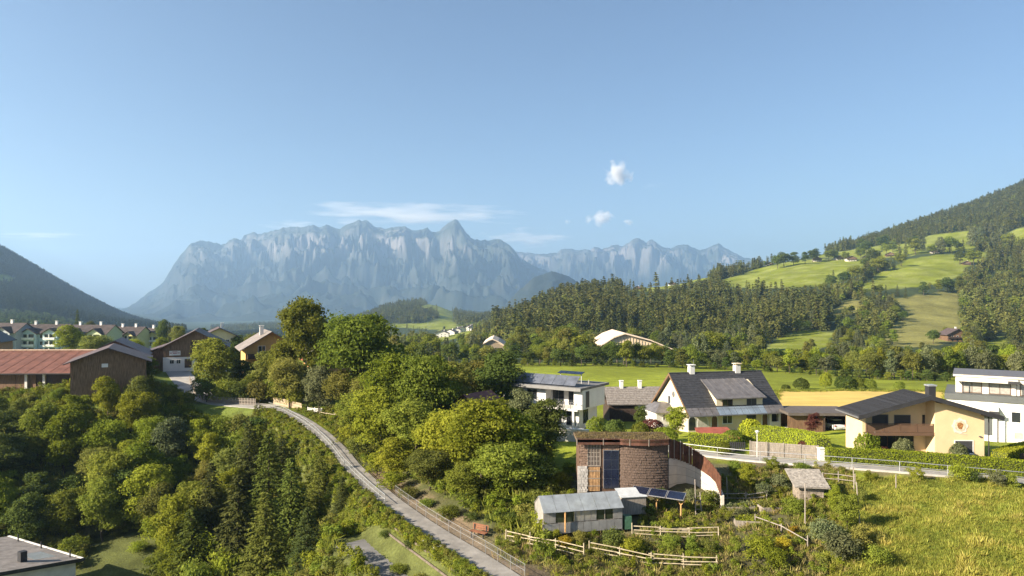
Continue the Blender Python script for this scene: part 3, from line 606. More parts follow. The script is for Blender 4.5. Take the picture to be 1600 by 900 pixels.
def woods():
    # hills on the right, knoll and valley floor
    p = np.concatenate([field_points(470, 1720, 278, 2150, 6.6, 3, .045), field_points(330, 1000, 2150, 3600, 13, 4)])
    fo, px, py = landuse(p[:, 0], p[:, 1], p[:, 2]); rg = np.random.default_rng(9)
    nz = fbm(p[:, 0] / 70, p[:, 1] / 70, 3)
    keep = fo & (nz > -.75)
    keep &= ~((p[:, 1] > 1250) & (px > 760) & (px < 1290) & (py < 440))
    keep &= ~((px > 925) & (px < 1070) & (p[:, 1] < 385)) & ~((px > 745) & (px < 800) & (p[:, 1] > 330) & (p[:, 1] < 480)); clear = (p[:, 1] < 520) & (nz < -.15) ; keep &= ~clear
    p = p[keep]; px = px[keep]; py = py[keep]; nz = nz[keep]
    yt = py - 13 * F / p[:, 1] * np.where(p[:, 1] < 430, .75, 1.0); hid = np.zeros(len(p), bool)
    for kk in ('m1', 'm2', 'm3', 'm4', 'm5', 'm6', 'm8', 'm9', 'knoll', 'v1', 'v2', 'v3', 'v4'):
        for fr_ in (0, .4, .7): hid |= in_poly(px, yt + (py - yt) * fr_, MEADOWS[kk])
    hid &= rg.uniform(size=len(p)) < .97; p = p[~hid]; px = px[~hid]; py = py[~hid]; nz = nz[~hid]
    D = p[:, 1]; leafy = (rg.uniform(size=len(p)) < np.where(D < 430, .86, np.where((px > 1300) & (D < 900), .72, .10 + .5 * (nz > .35))))
    leafy |= (px < 760) & (D < 1400) & (rg.uniform(size=len(p)) < .45)
    h = np.where(leafy, rg.uniform(8, 14, len(p)), rg.uniform(14, 23, len(p))); h = np.where(D < 430, rg.uniform(7, 12, len(p)), h); h = np.where((D < 1000) & (px > 1300), h * .85, h)
    h = np.where((px < 770) & (D < 1500), rg.uniform(5, 10, len(p)), h)
    h = h * np.clip(.95 + .45 * fbm(p[:, 0] / 45, p[:, 1] / 45, 2), .6, 1.35)
    ww = np.where(leafy, rg.uniform(.9, 1.3, len(p)), rg.uniform(.95, 1.3, len(p))); s = h / 10
    idx = np.where(leafy, rg.integers(0, 3, len(p)), rg.integers(3, 5, len(p)))
    near = D < 460; idx = np.where(near & leafy, rg.integers(5, 8, len(p)), idx); idx = np.where(near & ~leafy, 8, idx)
    PR = [(PROTO['f0'][0], LEAF['far_leaf']), (PROTO['f1'][0], LEAF['far_leaf']), (PROTO['f0'][0], LEAF['mid']), (PROTO['fs'][0], LEAF['far_spruce']), (PROTO['fs1'][0], LEAF['far_spruce']),
          (PROTO['m0'][0], LEAF['mid']), (PROTO['m2'][0], LEAF['grey']), (PROTO['m1'][0], LEAF['olive']), (PROTO['ms'][0], LEAF['spruce'])]
    scatter('forest', p - np.array([0, 0, .3]), np.column_stack([s * ww, s * ww, s]), idx, PR, 'mixed spruce wood covering the hillside right of the valley', 'forest', 2)
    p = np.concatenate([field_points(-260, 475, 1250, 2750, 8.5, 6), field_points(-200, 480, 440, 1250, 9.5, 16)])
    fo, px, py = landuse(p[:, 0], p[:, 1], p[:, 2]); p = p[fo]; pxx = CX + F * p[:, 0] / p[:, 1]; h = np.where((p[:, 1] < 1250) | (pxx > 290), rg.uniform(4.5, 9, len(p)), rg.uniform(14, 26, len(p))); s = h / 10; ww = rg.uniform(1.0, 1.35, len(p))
    scatter('forest', p, np.column_stack([s * ww, s * ww, s]), np.where((p[:, 1] < 1250) & (rg.uniform(size=len(p)) < .6), 2, rg.integers(0, 2, len(p))), [(PROTO['fs'][0], LEAF['far_shaded']), (PROTO['fs1'][0], LEAF['far_shaded']), (PROTO['f0'][0], LEAF['dark'])] or [(PROTO['fs'][0], LEAF['far_shaded']), (PROTO['fs1'][0], LEAF['far_shaded'])], 'dark blue spruce wood on the shaded hill at the far left', 'forest', 3)
woods()
# ---------------------------------------------------------------- building helpers
def hit(px, py, D0=60, D1=3500):
    """where the line of sight through (px,py) meets the ground"""
    D = np.exp(np.linspace(math.log(D0), math.log(D1), 2500)); x = (px - CX) / F * D; z = gz(x, D, False); r = HY - F * z / D
    k = np.argmax(r <= py) if (r <= py).any() else int(np.argmin(r)); return Vector((x[k], D[k], z[k]))
def bx(root, name, m, x0, x1, y0, y1, z0, z1, bevel=0):
    return MB().box(x0, x1, y0, y1, z0, z1).build(name, m, root, bevel=bevel)
def gable_roof(root, a0, a1, h, zr, ze, th, m, axis='x', c=0, name='roof', h2=None):
    h2 = h2 or h; ze2 = zr - (zr - ze) * h2 / h
    pr = [(c - h, ze), (c, zr), (c + h2, ze2), (c + h2, ze2 - th), (c, zr - th), (c - h, ze - th)]
    if axis == 'x': return MB().prism(pr, 'x', a0, a1).build(name, m, root)
    return MB().prism(pr, 'y', a0, a1).build(name, m, root)
def gable_wall(root, a0, a1, h, zw, zr, m, axis='x', c=0, z0=-1.0, name='wall'):
    return MB().prism([(c - h, z0), (c + h, z0), (c + h, zw), (c, zr), (c - h, zw)], axis, a0, a1).build(name, m, root)
def win(root, p, n, wd, ht, mf, mp, bars=1, fr=.07, name='window', sill=None, deep=.05, rows=0):
    """window on a wall: p = middle of its lower edge on the wall face, n = outward direction in plan; frame ring, recessed pane, sill"""
    n = Vector((n[0], n[1], 0)).normalized(); d = Vector((-n.y, n.x, 0)); p = Vector(p); up = Vector((0, 0, 1))
    def blk(b, u0, u1, z0, z1, o0, o1):
        q = [p + d * u0 + n * o0, p + d * u1 + n * o0, p + d * u1 + n * o1, p + d * u0 + n * o1]
        return b.hexa([v + up * z0 for v in q], [v + up * z1 for v in q])
    b = MB(); a = wd / 2
    blk(b, -a - fr, -a, -fr, ht + fr, -.02, deep); blk(b, a, a + fr, -fr, ht + fr, -.02, deep); blk(b, -a, a, ht, ht + fr, -.02, deep); blk(b, -a, a, -fr, 0, -.02, deep)
    for k in range(bars): u = -a + wd * (k + 1) / (bars + 1); blk(b, u - fr * .35, u + fr * .35, 0, ht, .006, deep * .8)
    for k in range(rows): z = ht * (k + 1) / (rows + 1); blk(b, -a, a, z - fr * .3, z + fr * .3, .006, deep * .7)
    o = b.build(name, mf, root); pn = blk(MB(), -a, a, 0, ht, -.02, .012).build('pane', mp, o)
    if sill is not None: blk(MB(), -a - fr * 1.6, a + fr * 1.6, -fr - .06, -fr - .003, -.02, deep + .09).build('sill', sill, o)
    return o
def arch(root, p, n, wd, ht, m, name='arch_opening', th=.04, frame=None):
    n = Vector((n[0], n[1], 0)).normalized(); d = Vector((-n.y, n.x, 0)); p = Vector(p)
    def ring(r, o): return [p + d * u + Vector((0, 0, z)) + n * o for u, z in ([(-r, 0), (r, 0)] + [(r * math.cos(t), ht - wd / 2 + r * math.sin(t)) for t in np.linspace(0, math.pi, 9)])]
    b = MB(); a = ring(wd / 2, -.02); c = ring(wd / 2, th); k = len(a); b.v = [tuple(v) for v in a + c]; b.f = [tuple(range(k, 2 * k))] + [(i, (i + 1) % k, k + (i + 1) % k, k + i) for i in range(k)]
    o = b.build(name, m, root)
    if frame is not None:
        f = MB(); q = ring(wd / 2 + .16, .02); i2 = ring(wd / 2, .03)
        f.v = [tuple(v) for v in q + i2]; f.f = [(i, (i + 1) % k, k + (i + 1) % k, k + i) for i in range(1, k)]; f.build('surround', frame, o)
    return o
def chimney(root, x, y, z0, z1, s, m, mcap, cap='slab'):
    o = bx(root, 'chimney', m, x - s / 2, x + s / 2, y - s / 2, y + s / 2, z0, z1)
    if cap == 'slab':
        b = MB(); 
        for i in (-1, 1):
            for j in (-1, 1): b.box(x + i * s * .38 - .05, x + i * s * .38 + .05, y + j * s * .38 - .05, y + j * s * .38 + .05, z1, z1 + .22)
        b.box(x - s * .65, x + s * .65, y - s * .65, y + s * .65, z1 + .22, z1 + .32); b.build('chimney_cap', mcap, o)
    return o
def rails(name, pts, hs, r, post_step, post_h, m, label, cat='railing', mpost=None, post_w=.05, mesh=False, group=None, mmesh=None, low=.0, posts_round=True):
    """railing along a line of world points: each rail and each post is a part"""
    pts = np.asarray(pts, float); t = thing(name, tuple(pts[0]), 0, label, cat, group); o = Vector(pts[0]); q = [Vector(p) - o for p in pts]
    for h in hs:
        b = MB()
        for a, c in zip(q[:-1], q[1:]): b.tube(a + Vector((0, 0, h)), c + Vector((0, 0, h)), r, n=5)
        b.build('rail', m, t)
    s = np.concatenate([[0], np.cumsum(np.linalg.norm(np.diff(pts, axis=0), axis=1))]); me = None
    if posts_round: me = MB().tube((0, 0, -.3), (0, 0, post_h), post_w / 2, n=6).mesh('post')
    else: me = MB().box(-post_w / 2, post_w / 2, -post_w / 2, post_w / 2, -.3, post_h).mesh('post')
    me.materials.append(mpost or m)
    for d in np.arange(0, s[-1] + .01, post_step):
        c = bpy.data.objects.new('post', me); COL.objects.link(c); c.parent = t; c.location = [np.interp(d, s, pts[:, k]) - pts[0, k] for k in range(3)]; c.rotation_euler = (0, 0, .3)
    if mesh:
        b = MB(); 
        for d in np.arange(0, s[-1], .22):
            p = Vector([np.interp(d, s, pts[:, k]) - pts[0, k] for k in range(3)]); b.tube(p + Vector((0, 0, low + .08)), p + Vector((0, 0, hs[0])), .007, n=3, cap=False)
        w_ = b.build('infill_bars', mmesh or m, t); w_['kind'] = 'stuff'
    return t
CREAM = mat('cream_plaster', (.62, .53, .37), .9, .07, .8, bump=.15, bscale=20); YELLOW = mat('yellow_plaster', (.62, .475, .28), .9, .06, .6, bump=.15, bscale=20)
WHITE = mat('white_plaster', (.66, .65, .63), .9, .06, .5, bump=.1, bscale=20); OFFW = mat('offwhite_plaster', (.62, .60, .56), .9, .12, .7)
DROOF = mat('slate_tiles', (.040, .041, .046), .55, .3, 2.5, bump=.4, bscale=14, spec=.4); TINROOF = mat('tin_roof', (.16, .15, .15), .45, .25, 1.2, spec=.5, metal=.3)
DARKWOOD = mat('dark_wood', (.060, .040, .030), .8, .45, 3, stretch=(6, 6, .6), bump=.3); BROWNWOOD = mat('brown_wood', (.16, .095, .055), .8, .4, 2.5, stretch=(7, 7, .5), bump=.3)
BARNWOOD = mat('barn_boards', (.21, .135, .08), .9, .5, 2, stretch=(6, 6, .4), bump=.3); GREYWOOD = mat('weathered_wood', (.27, .235, .20), .9, .3, 3, stretch=(6, 6, .6), bump=.2)
PALEWOOD = mat('pale_rails', (.37, .315, .215), .85, .25, 3); NEWWOOD = mat('new_timber', (.46, .27, .11), .8, .25, 3)
GLASS = glass('dark_glass', (.022, .026, .032)); SHUTTER = mat('grey_shutter', (.045, .045, .048), .6, .12, 2, bump=.2); BLUEGL = glass('roof_glass', (.16, .20, .25), .15)
FRAMEW = mat('white_frame', (.7, .69, .66), .6, .05); FRAMEB = mat('brown_frame', (.11, .065, .04), .7, .1); FRAMEG = mat('grey_frame', (.12, .12, .125), .6, .1)
STEEL = mat('galvanised_steel', (.48, .49, .49), .4, .12, 3, metal=.6, spec=.5); CONC = mat('concrete', (.44, .42, .38), .9, .16, .7, bump=.2); CORTEN = mat('rusty_steel', (.10, .042, .024), .8, .35, 2)
ASPHALT = mat('asphalt', (.155, .150, .145), .9, .2, .5, bump=.3, bscale=40); PALEROAD = mat('pale_road', (.33, .315, .29), .92, .2, .35, bump=.3, bscale=30)
PV = mat('solar_cells', (.010, .014, .032), .25, .2, 1, spec=.6); PVF = mat('solar_frame', (.35, .35, .36), .4, .1, metal=.6)
REDROOF = mat('red_tin_roof', (.145, .062, .042), .6, .25, .8); BROOF = mat('brown_tin_roof', (.095, .068, .062), .6, .3, 1.0); REDTILE = mat('red_shed_roof', (.26, .075, .05), .7, .2, 1)
FASCIA = mat('dark_fascia', (.030, .030, .033), .6, .15)
# ---------------------------------------------------------------- roads and paths
def strip(name, key, m, hw=None, dz=0.0, off=0.0, c0=0, c1=None):
    c, h = STRIPS[key]; c = c[c0:c1]; hw = hw or h; d = np.gradient(c, axis=0); nrm = np.stack([d[:, 1], -d[:, 0]], 1); nrm /= np.linalg.norm(nrm, axis=1, keepdims=True)
    b = MB(); L = [(p[0] + n[0] * (off - hw), p[1] + n[1] * (off - hw), p[2] + dz) for p, n in zip(c, nrm)]; Rr = [(p[0] + n[0] * (off + hw), p[1] + n[1] * (off + hw), p[2] + dz) for p, n in zip(c, nrm)]
    for k in range(len(c) - 1):
        b.hexa([(v[0], v[1], v[2] - .35) for v in (L[k], Rr[k], Rr[k + 1], L[k + 1])], [L[k], Rr[k], Rr[k + 1], L[k + 1]])
    me = bpy.data.meshes.new(name); n = len(c)
    V = [v for k in range(n) for v in (L[k], Rr[k], (L[k][0], L[k][1], L[k][2] - .22), (Rr[k][0], Rr[k][1], Rr[k][2] - .22))]
    Fc = []
    for k in range(n - 1):
        a = 4 * k; e = a + 4; Fc += [(a, a + 1, e + 1, e), (a, e, e + 2, a + 2), (a + 1, a + 3, e + 3, e + 1)]
    me.from_pydata(V, [], Fc); me.update(); o = link(name, me, m); tag(o, kind='structure'); return o, np.array(L), np.array(Rr)
PATHO, PL, PR_ = strip('path', 'path', mat('path_concrete', (.235, .22, .20), .92, .25, .5, bump=.3, bscale=30))
strip('village_road', 'road', PALEROAD); LANEO, LL, LR = strip('lane', 'lane', PALEROAD); strip('service_road', 'serv', ASPHALT)

# ---------------------------------------------------------------- the dark-roofed gable house
def gable_house():
    A = P(1045, 583, 99); th = R(13); base = -17.9; L = 15.0; dr = Vector((math.cos(th), math.sin(th), 0)); c = A + dr * (L / 2); H = A.z - base
    r = thing('gable_house', (c.x, c.y, base), th, 'cream house with steep dark slate roof, long dormer and two chimneys', 'house')
    ze, hd = 2.25, 6.1; wl = 4.9; zt = H - (H - ze) * wl / hd
    def zr(y): return H - (H - ze) * abs(y) / hd
    gable_wall(r, -L / 2 + .55, L / 2 - .6, wl, zt - .3, H - .32, CREAM)
    rf = gable_roof(r, -L / 2, L / 2, hd - .95, H, zr(hd - .95), .22, DROOF)
    b = MB()
    for k in range(1, 17): y = hd * k / 18; b.box(-L / 2 + .02, L / 2 - .02, -y - .02, -y + .05, zr(y) - .05, zr(y) + .035)
    b.build('tile_course', DROOF, rf)
    MB().box(-L / 2, L / 2, -.13, .13, H - .06, H + .07).build('ridge_cap', DROOF, rf)
    for sg in (-1, 1):                                             # bargeboards on the left gable
        MB().hexa([(-L / 2 - .04, 0, H - .34), (-L / 2 + .02, 0, H - .34), (-L / 2 + .02, sg * hd, ze - .34), (-L / 2 - .04, sg * hd, ze - .34)], [(-L / 2 - .04, 0, H + .03), (-L / 2 + .02, 0, H + .03), (-L / 2 + .02, sg * hd, ze + .03), (-L / 2 - .04, sg * hd, ze + .03)]).build('bargeboard', BROWNWOOD, rf)
    # metal eave strip: sheets left and right, glazed panels under the dormer
    y0, y1 = hd - .97, hd + .1
    for x0, x1, n, m, nm in ((-L / 2, -2.9, 5, TINROOF, 'eave_sheet'), (-2.9, 4.5, 8, BLUEGL, 'eave_glass_panel'), (4.5, L / 2, 4, TINROOF, 'eave_sheet')):
        for k in range(n):
            a = x0 + (x1 - x0) * k / n + .035; e = x0 + (x1 - x0) * (k + 1) / n - .035
            MB().slab([(a, -y1, zr(y1) + .03), (e, -y1, zr(y1) + .03), (e, -y0, zr(y0) + .03), (a, -y0, zr(y0) + .03)], .12).build(nm, m, r)
    MB().slab([(-L / 2, y0, zr(y0)), (L / 2, y0, zr(y0)), (L / 2, y1, zr(y1)), (-L / 2, y1, zr(y1))], .15).build('rear_eave', TINROOF, r)
    bx(r, 'gutter', FRAMEG, -L / 2, L / 2, -y1 - .12, -y1 + .0, zr(y1) - .13, zr(y1) - .02)
    # dormer
    da, de, yf, yb = -2.7, 4.5, -4.95, -1.1; zf, zb = 4.55, zr(1.1) + .06; zl = zr(4.95) - .1
    dm = MB(); dm.prism([(yf, zl), (yf, zf - .08), (yb, zb - .1), (yb, zr(-yb) - .2)], 'x', da, de); d = dm.build('dormer', CREAM, r)
    MB().slab([(da - .35, yf - .55, zf - .24), (de + .35, yf - .55, zf - .24), (de - .5, yb, zb), (da - .35, yb, zb)], .14).build('dormer_roof', TINROOF, d)
    for k in range(9):
        x = da - .3 + (de - da + .5) * k / 8; xb = da - .3 + (de - da - .3) * k / 8
        MB().bar((x, yf - .5, zf - .22), (xb, yb, zb + .02), .05, .05).build('roof_seam', TINROOF, d)
    win(r, (da + 1.7, yf, 3.15), (0, -1), 1.45, 1.15, FRAMEB, GLASS); win(r, (de - 1.75, yf, 3.15), (0, -1), 1.4, 1.15, FRAMEG, SHUTTER)
    # ground floor front
    f = -wl
    win(r, (-1.0, f, .75), (0, -1), 1.45, 1.05, FRAMEW, GLASS, sill=WHITE); win(r, (2.75, f, .85), (0, -1), 1.35, 1.0, FRAMEG, SHUTTER, bars=0)
    arch(r, (-6.4, f, .0), (0, -1), 1.0, 1.85, GLASS, frame=WHITE); arch(r, (-4.8, f, .0), (0, -1), 1.5, 1.85, mat('arch_curtain', (.42, .40, .35), .8), frame=WHITE); arch(r, (-3.0, f, .0), (0, -1), .85, 1.85, BROWNWOOD, name='arched_door', frame=WHITE)
    arch(r, (4.9, f, .0), (0, -1), .8, 1.9, BROWNWOOD, name='arched_door', frame=WHITE)
    # open corner porch on the right
    MB().box(5.6, 6.9, f - .45, f - .2, 0, .75).build('porch_parapet', WHITE, r)
    for x in (5.55, 7.0): bx(r, 'porch_pillar', WHITE, x - .14, x + .14, f - .47, f - .18, 0, 2.0)
    arch(r, (6.25, f, .6), (0, -1), 1.1, 1.35, GLASS)
    # gable end
    g = -L / 2 + .55
    b = MB().tube((g - .05, -.4, 4.4), (g + .02, -.4, 4.4), .42, n=16); b.build('round_vent', FRAMEG, r)
    win(r, (g, .9, 2.9), (-1, 0), .8, 1.1, FRAMEW, SHUTTER, bars=0); win(r, (g, -2.6, .8), (-1, 0), 1.0, 1.2, FRAMEW, GLASS, bars=1, sill=WHITE)
    # left side porch with its own little roof
    pr = bx(r, 'side_porch', WHITE, g - 2.6, g - .002, -.2, 3.6, -.5, 1.9)
    MB().hexa([(g - 3.1, -.9, 1.85), (g - .06, -.9, 1.85), (g - .06, 4.1, 1.85), (g - 3.1, 4.1, 1.85)], [(g - 1.6, .8, 2.95), (g - .06, .8, 2.95), (g - .06, 2.6, 2.95), (g - 1.6, 2.6, 2.95)]).build('porch_roof', TINROOF, pr)
    win(r, (g - 1.2, -.2, .7), (0, -1), .7, .8, FRAMEW, GLASS)
    chimney(r, -L / 2 + 3.6, .1, H - .7, H + .85, .75, WHITE, FRAMEW); chimney(r, 3.5, .1, H - .7, H + .9, .8, OFFW, CREAM)
    MB().tube((-L / 2 + 3.95, .1, H + .5), (-L / 2 + 3.95, .1, H + 1.9), .02, n=4).build('aerial', STEEL, r)
gable_house()
def red_shed():
    c = P(1117, 690, 86.5); r = thing('garden_shed', (c.x, c.y, c.z - .35), R(4), 'low garden shed with red sheet roof behind clipped hedge', 'shed')
    bx(r, 'wall', DARKWOOD, -2.1, 2.1, -1.2, 1.2, -.6, 1.25)
    MB().slab([(-2.6, -1.7, 1.22), (2.6, -1.7, 1.12), (2.1, 1.3, 1.95), (-2.2, 1.3, 1.95)], .1).build('roof', REDTILE, r)
red_shed()
# ---------------------------------------------------------------- yellow house
def yellow_house():
    Rg = P(1455, 619, 72.5); base = -16.7; H = Rg.z - base; hw = 7.55; ze = H - 2.15; y0, y1 = 0.0, 5.6
    r = thing('yellow_house', (Rg.x, Rg.y, base), R(-2), 'yellow alpine house with low dark roof, brown balcony and painted medallion', 'house')
    def zr(x): return H - (H - ze) * abs(x) / hw
    fy, ry = 1.0, 2.7                                             # projecting and recessed fronts
    MB().prism([(-6.6, -.8), (6.15, -.8), (6.15, zr(6.15) - .3), (0, H - .32), (-6.6, zr(6.6) - .3)], 'y', ry, y1 - .4).build('wall', YELLOW, r)
    MB().prism([(.95, -.8), (6.15, -.8), (6.15, zr(6.15) - .3), (.95, zr(.95) - .3)], 'y', fy, ry).build('projecting_wall', YELLOW, r)
    bx(r, 'end_wall', YELLOW, -6.6, -6.25, fy + .25, ry, -.8, zr(6.5) - .32)
    rf = gable_roof(r, y0, y1, hw, H, ze, .2, DROOF, axis='y')
    me = None
    for k in range(24):
        y = y0 + .15 + (y1 - y0 - .3) * k / 23
        if me is None: me = MB().bar((-hw + .02, 0, ze + .03), (-.05, 0, H + .03), .05, .06).bar((hw - .02, 0, ze + .03), (.05, 0, H + .03), .05, .06).mesh('roof_seam'); me.materials.append(DROOF)
        o = bpy.data.objects.new('roof_seam', me); COL.objects.link(o); o.parent = rf; o.location = (0, y, 0)
    for s in (-1, 1):
        MB().hexa([(0, -.06, H - .42), (0, .02, H - .42), (s * hw, .02, ze - .42), (s * hw, -.06, ze - .42)], [(0, -.06, H + .06), (0, .02, H + .06), (s * hw, .02, ze + .06), (s * hw, -.06, ze + .06)]).build('verge_board', FASCIA, rf)
        bx(rf, 'gutter', FRAMEG, s * hw - .09, s * hw + .09, 0, y1, ze - .24, ze - .1)
    MB().slab([(-hw + .05, .02, ze - .205), (-.1, .02, H - .205), (-.1, ry, H - .205), (-hw + .05, ry, ze - .205)], .03).build('soffit', BROWNWOOD, rf)
    for x in (-6.3, -2.0, 1.1, 5.9):
        MB().bar((x, .05, zr(x) - .36), (x, ry, zr(x) - .36), .18, .22).build('purlin', DARKWOOD, r)
    # balcony
    zb = 2.15
    bal = bx(r, 'balcony', OFFW, -6.25, .945, 1.1, ry, zb - .02, zb + .22)
    for k in range(4):
        x0 = -6.2 + 7.1 * k / 4; bx(bal, 'balcony_panel', FRAMEB, x0 + .07, x0 + 7.1 / 4 - .07, 1.12, 1.17, zb + .36, zb + 1.13)
    for k in range(5): x = -6.2 + 7.1 * k / 4; bx(bal, 'balcony_post', FRAMEB, x - .05, x + .05, 1.1, 1.18, zb + .2, zb + 1.22)
    bx(bal, 'handrail', FRAMEB, -6.22, .92, 1.08, 1.2, zb + 1.2, zb + 1.28); bx(bal, 'balcony_fascia', FRAMEB, -6.25, .94, 1.04, 1.097, zb - .0, zb + .34)
    # upper shutters and ground-floor opening, recessed front
    win(r, (-4.0, ry, zb + .5), (0, -1), 1.62, 1.45, FRAMEG, SHUTTER, bars=0); win(r, (-1.6, ry, zb + .42), (0, -1), 1.65, 1.5, FRAMEG, SHUTTER, bars=0)
    MB().box(.55, .85, ry - .03, ry + .01, zb + .4, zb + 2.0).build('narrow_window', GLASS, r)
    d = win(r, (-2.3, ry, .05), (0, -1), 3.7, 1.95, FRAMEB, GLASS, bars=3, name='patio_door'); 
    bx(r, 'wall_lamp', FRAMEG, 5.55, 5.75, fy - .15, fy, 2.1, 2.2)
    win(r, (4.0, fy, .35), (0, -1), 1.85, 1.3, FRAMEW, SHUTTER, bars=0, sill=WHITE)
    # round painted medallion with a scalloped white rim
    b = MB(); c = (3.6, 3.25)
    pts = [(c[0] + (.80 + .07 * math.cos(8 * t)) * math.cos(t), c[1] + (.80 + .07 * math.cos(8 * t)) * math.sin(t)) for t in np.linspace(0, 2 * math.pi, 48, endpoint=False)]
    md = b.prism(pts, 'y', fy - .03, fy + .01).build('medallion', mat('medallion_rim', (.68, .60, .50), .8, .15, 5), r)
    MB().prism([(c[0] + .58 * math.cos(t), c[1] + .58 * math.sin(t)) for t in np.linspace(0, 2 * math.pi, 24, endpoint=False)], 'y', fy - .045, fy - .02).build('medallion_field', mat('medallion_field', (.60, .50, .36), .8, .25, 4), md)
    MB().prism([(c[0] + (.30 + .05 * math.sin(3 * t)) * math.cos(t), c[1] + .02 + (.40 + .06 * math.cos(2 * t + .6)) * math.sin(t)) for t in np.linspace(0, 2 * math.pi, 22, endpoint=False)], 'y', fy - .055, fy - .03).build('painted_figure', mat('painted_figure', (.36, .17, .06), .8, .5, 6), md)
    MB().prism([(c[0] - .62, c[1] - .72), (c[0] + .75, c[1] - .98), (c[0] + .78, c[1] - .9), (c[0] - .55, c[1] - .62)], 'y', fy - .02, fy + .01).build('painted_ribbon', mat('ribbon', (.55, .46, .36), .8), md)
    # chimney with white-banded top
    cz = zr(1.3); o = bx(r, 'chimney', FASCIA, 1.0, 1.75, 2.2, 2.95, cz - .4, cz + 1.15); bx(o, 'chimney_cap', STEEL, .92, 1.83, 2.12, 3.03, cz + 1.15, cz + 1.3)
    MB().tube((6.75, 1.2, -.6), (6.75, 1.2, zr(6.75) - .3), .06, n=6).build('downpipe', FASCIA, r)
    # side balcony on the right end
    sb = bx(r, 'side_balcony', DARKWOOD, 6.155, 7.2, 3.0, 5.0, 2.1, 3.1)
yellow_house()
# ---------------------------------------------------------------- white modern block on the right edge
def modern_block():
    c = P(1490, 690, 99); base = -19.4; r = thing('modern_block', (c.x, c.y, base), R(-34), 'white flat-roofed modern apartment block at the right edge', 'building')
    UW = mat('upper_plaster', (.62, .58, .51), .9, .06, .6); BAND = mat('grey_parapet', (.085, .092, .092), .6, .08)
    bx(r, 'lower_wall', WHITE, -.9, 24, 0, 12, -1, 5.15)
    bx(r, 'parapet_band', BAND, -1.1, 24.2, -.25, 12.1, 5.15, 6.0)
    bx(r, 'upper_wall', UW, .2, 24, 2.0, 11.5, 5.9, 8.35); rf = bx(r, 'roof_edge', UW, -.1, 24.3, 1.6, 11.8, 8.35, 8.62); bx(rf, 'roof_flashing', FRAMEG, -.14, 24.3, 1.55, 11.85, 8.62, 8.7)
    for x, wd in ((2.2, 2.2), (5.5, 2.4), (9.2, 2.6), (13.0, 2.4)): win(r, (x, 2.0, 6.1), (0, -1), wd, 1.45, FRAMEB, mat('curtain_glass', (.30, .29, .26), .3, .2, 3), bars=1, fr=.1)
    aw = MB().hexa([(.2, .6, 7.75), (7.6, .6, 7.75), (7.6, 2.0, 7.95), (.2, 2.0, 7.95)], [(.2, .6, 8.0), (7.6, .6, 8.0), (7.6, 2.0, 8.3), (.2, 2.0, 8.3)]).build('awning', UW, r); bx(aw, 'awning_case', FASCIA, 6.4, 7.7, .45, .598, 7.7, 8.1)
    for x in (1.15, 7.4): bx(r, 'awning_post', FASCIA, x - .05, x + .05, .7, .8, 6.0, 7.76)
    aw = MB().hexa([(1.0, -1.6, 3.6), (5.3, -1.6, 3.6), (5.3, 0, 4.0), (1.0, 0, 4.0)], [(1.0, -1.6, 3.85), (5.3, -1.6, 3.85), (5.3, 0, 4.6), (1.0, 0, 4.6)]).build('awning', UW, r); bx(aw, 'awning_case', FASCIA, 4.2, 5.4, -1.75, -1.605, 3.5, 4.0)
    MB().tube((5.2, -1.5, -.8), (5.2, -1.5, 3.6), .09, n=8).build('awning_post', FASCIA, r)
    bx(r, 'recess_shade_panel', BAND, 1.2, 4.6, -.04, .01, .4, 3.3)  # flat dark plate, shade of a recess put into its colour
    win(r, (7.3, 0, 2.5), (0, -1), 1.0, 1.4, FRAMEW, GLASS, bars=0); win(r, (7.6, 0, .2), (0, -1), 1.0, .9, FRAMEW, mat('grey_blind', (.33, .31, .26), .8), bars=0); win(r, (10.9, 0, 1.8), (0, -1), .9, 1.3, FRAMEW, GLASS, bars=0); win(r, (10.6, 0, 4.0), (0, -1), .7, .6, FRAMEW, GLASS, bars=0)
    MB().hexa([(8.6, -3.2, -.6), (13, -3.2, -.6), (13, -.3, -.6), (8.6, -.3, -.6)], [(8.6, -3.2, 1.6), (13, -3.2, 1.6), (13, -.3, 1.6), (8.6, -.3, 1.6)]).build('terrace_wall', WHITE, r)
modern_block()
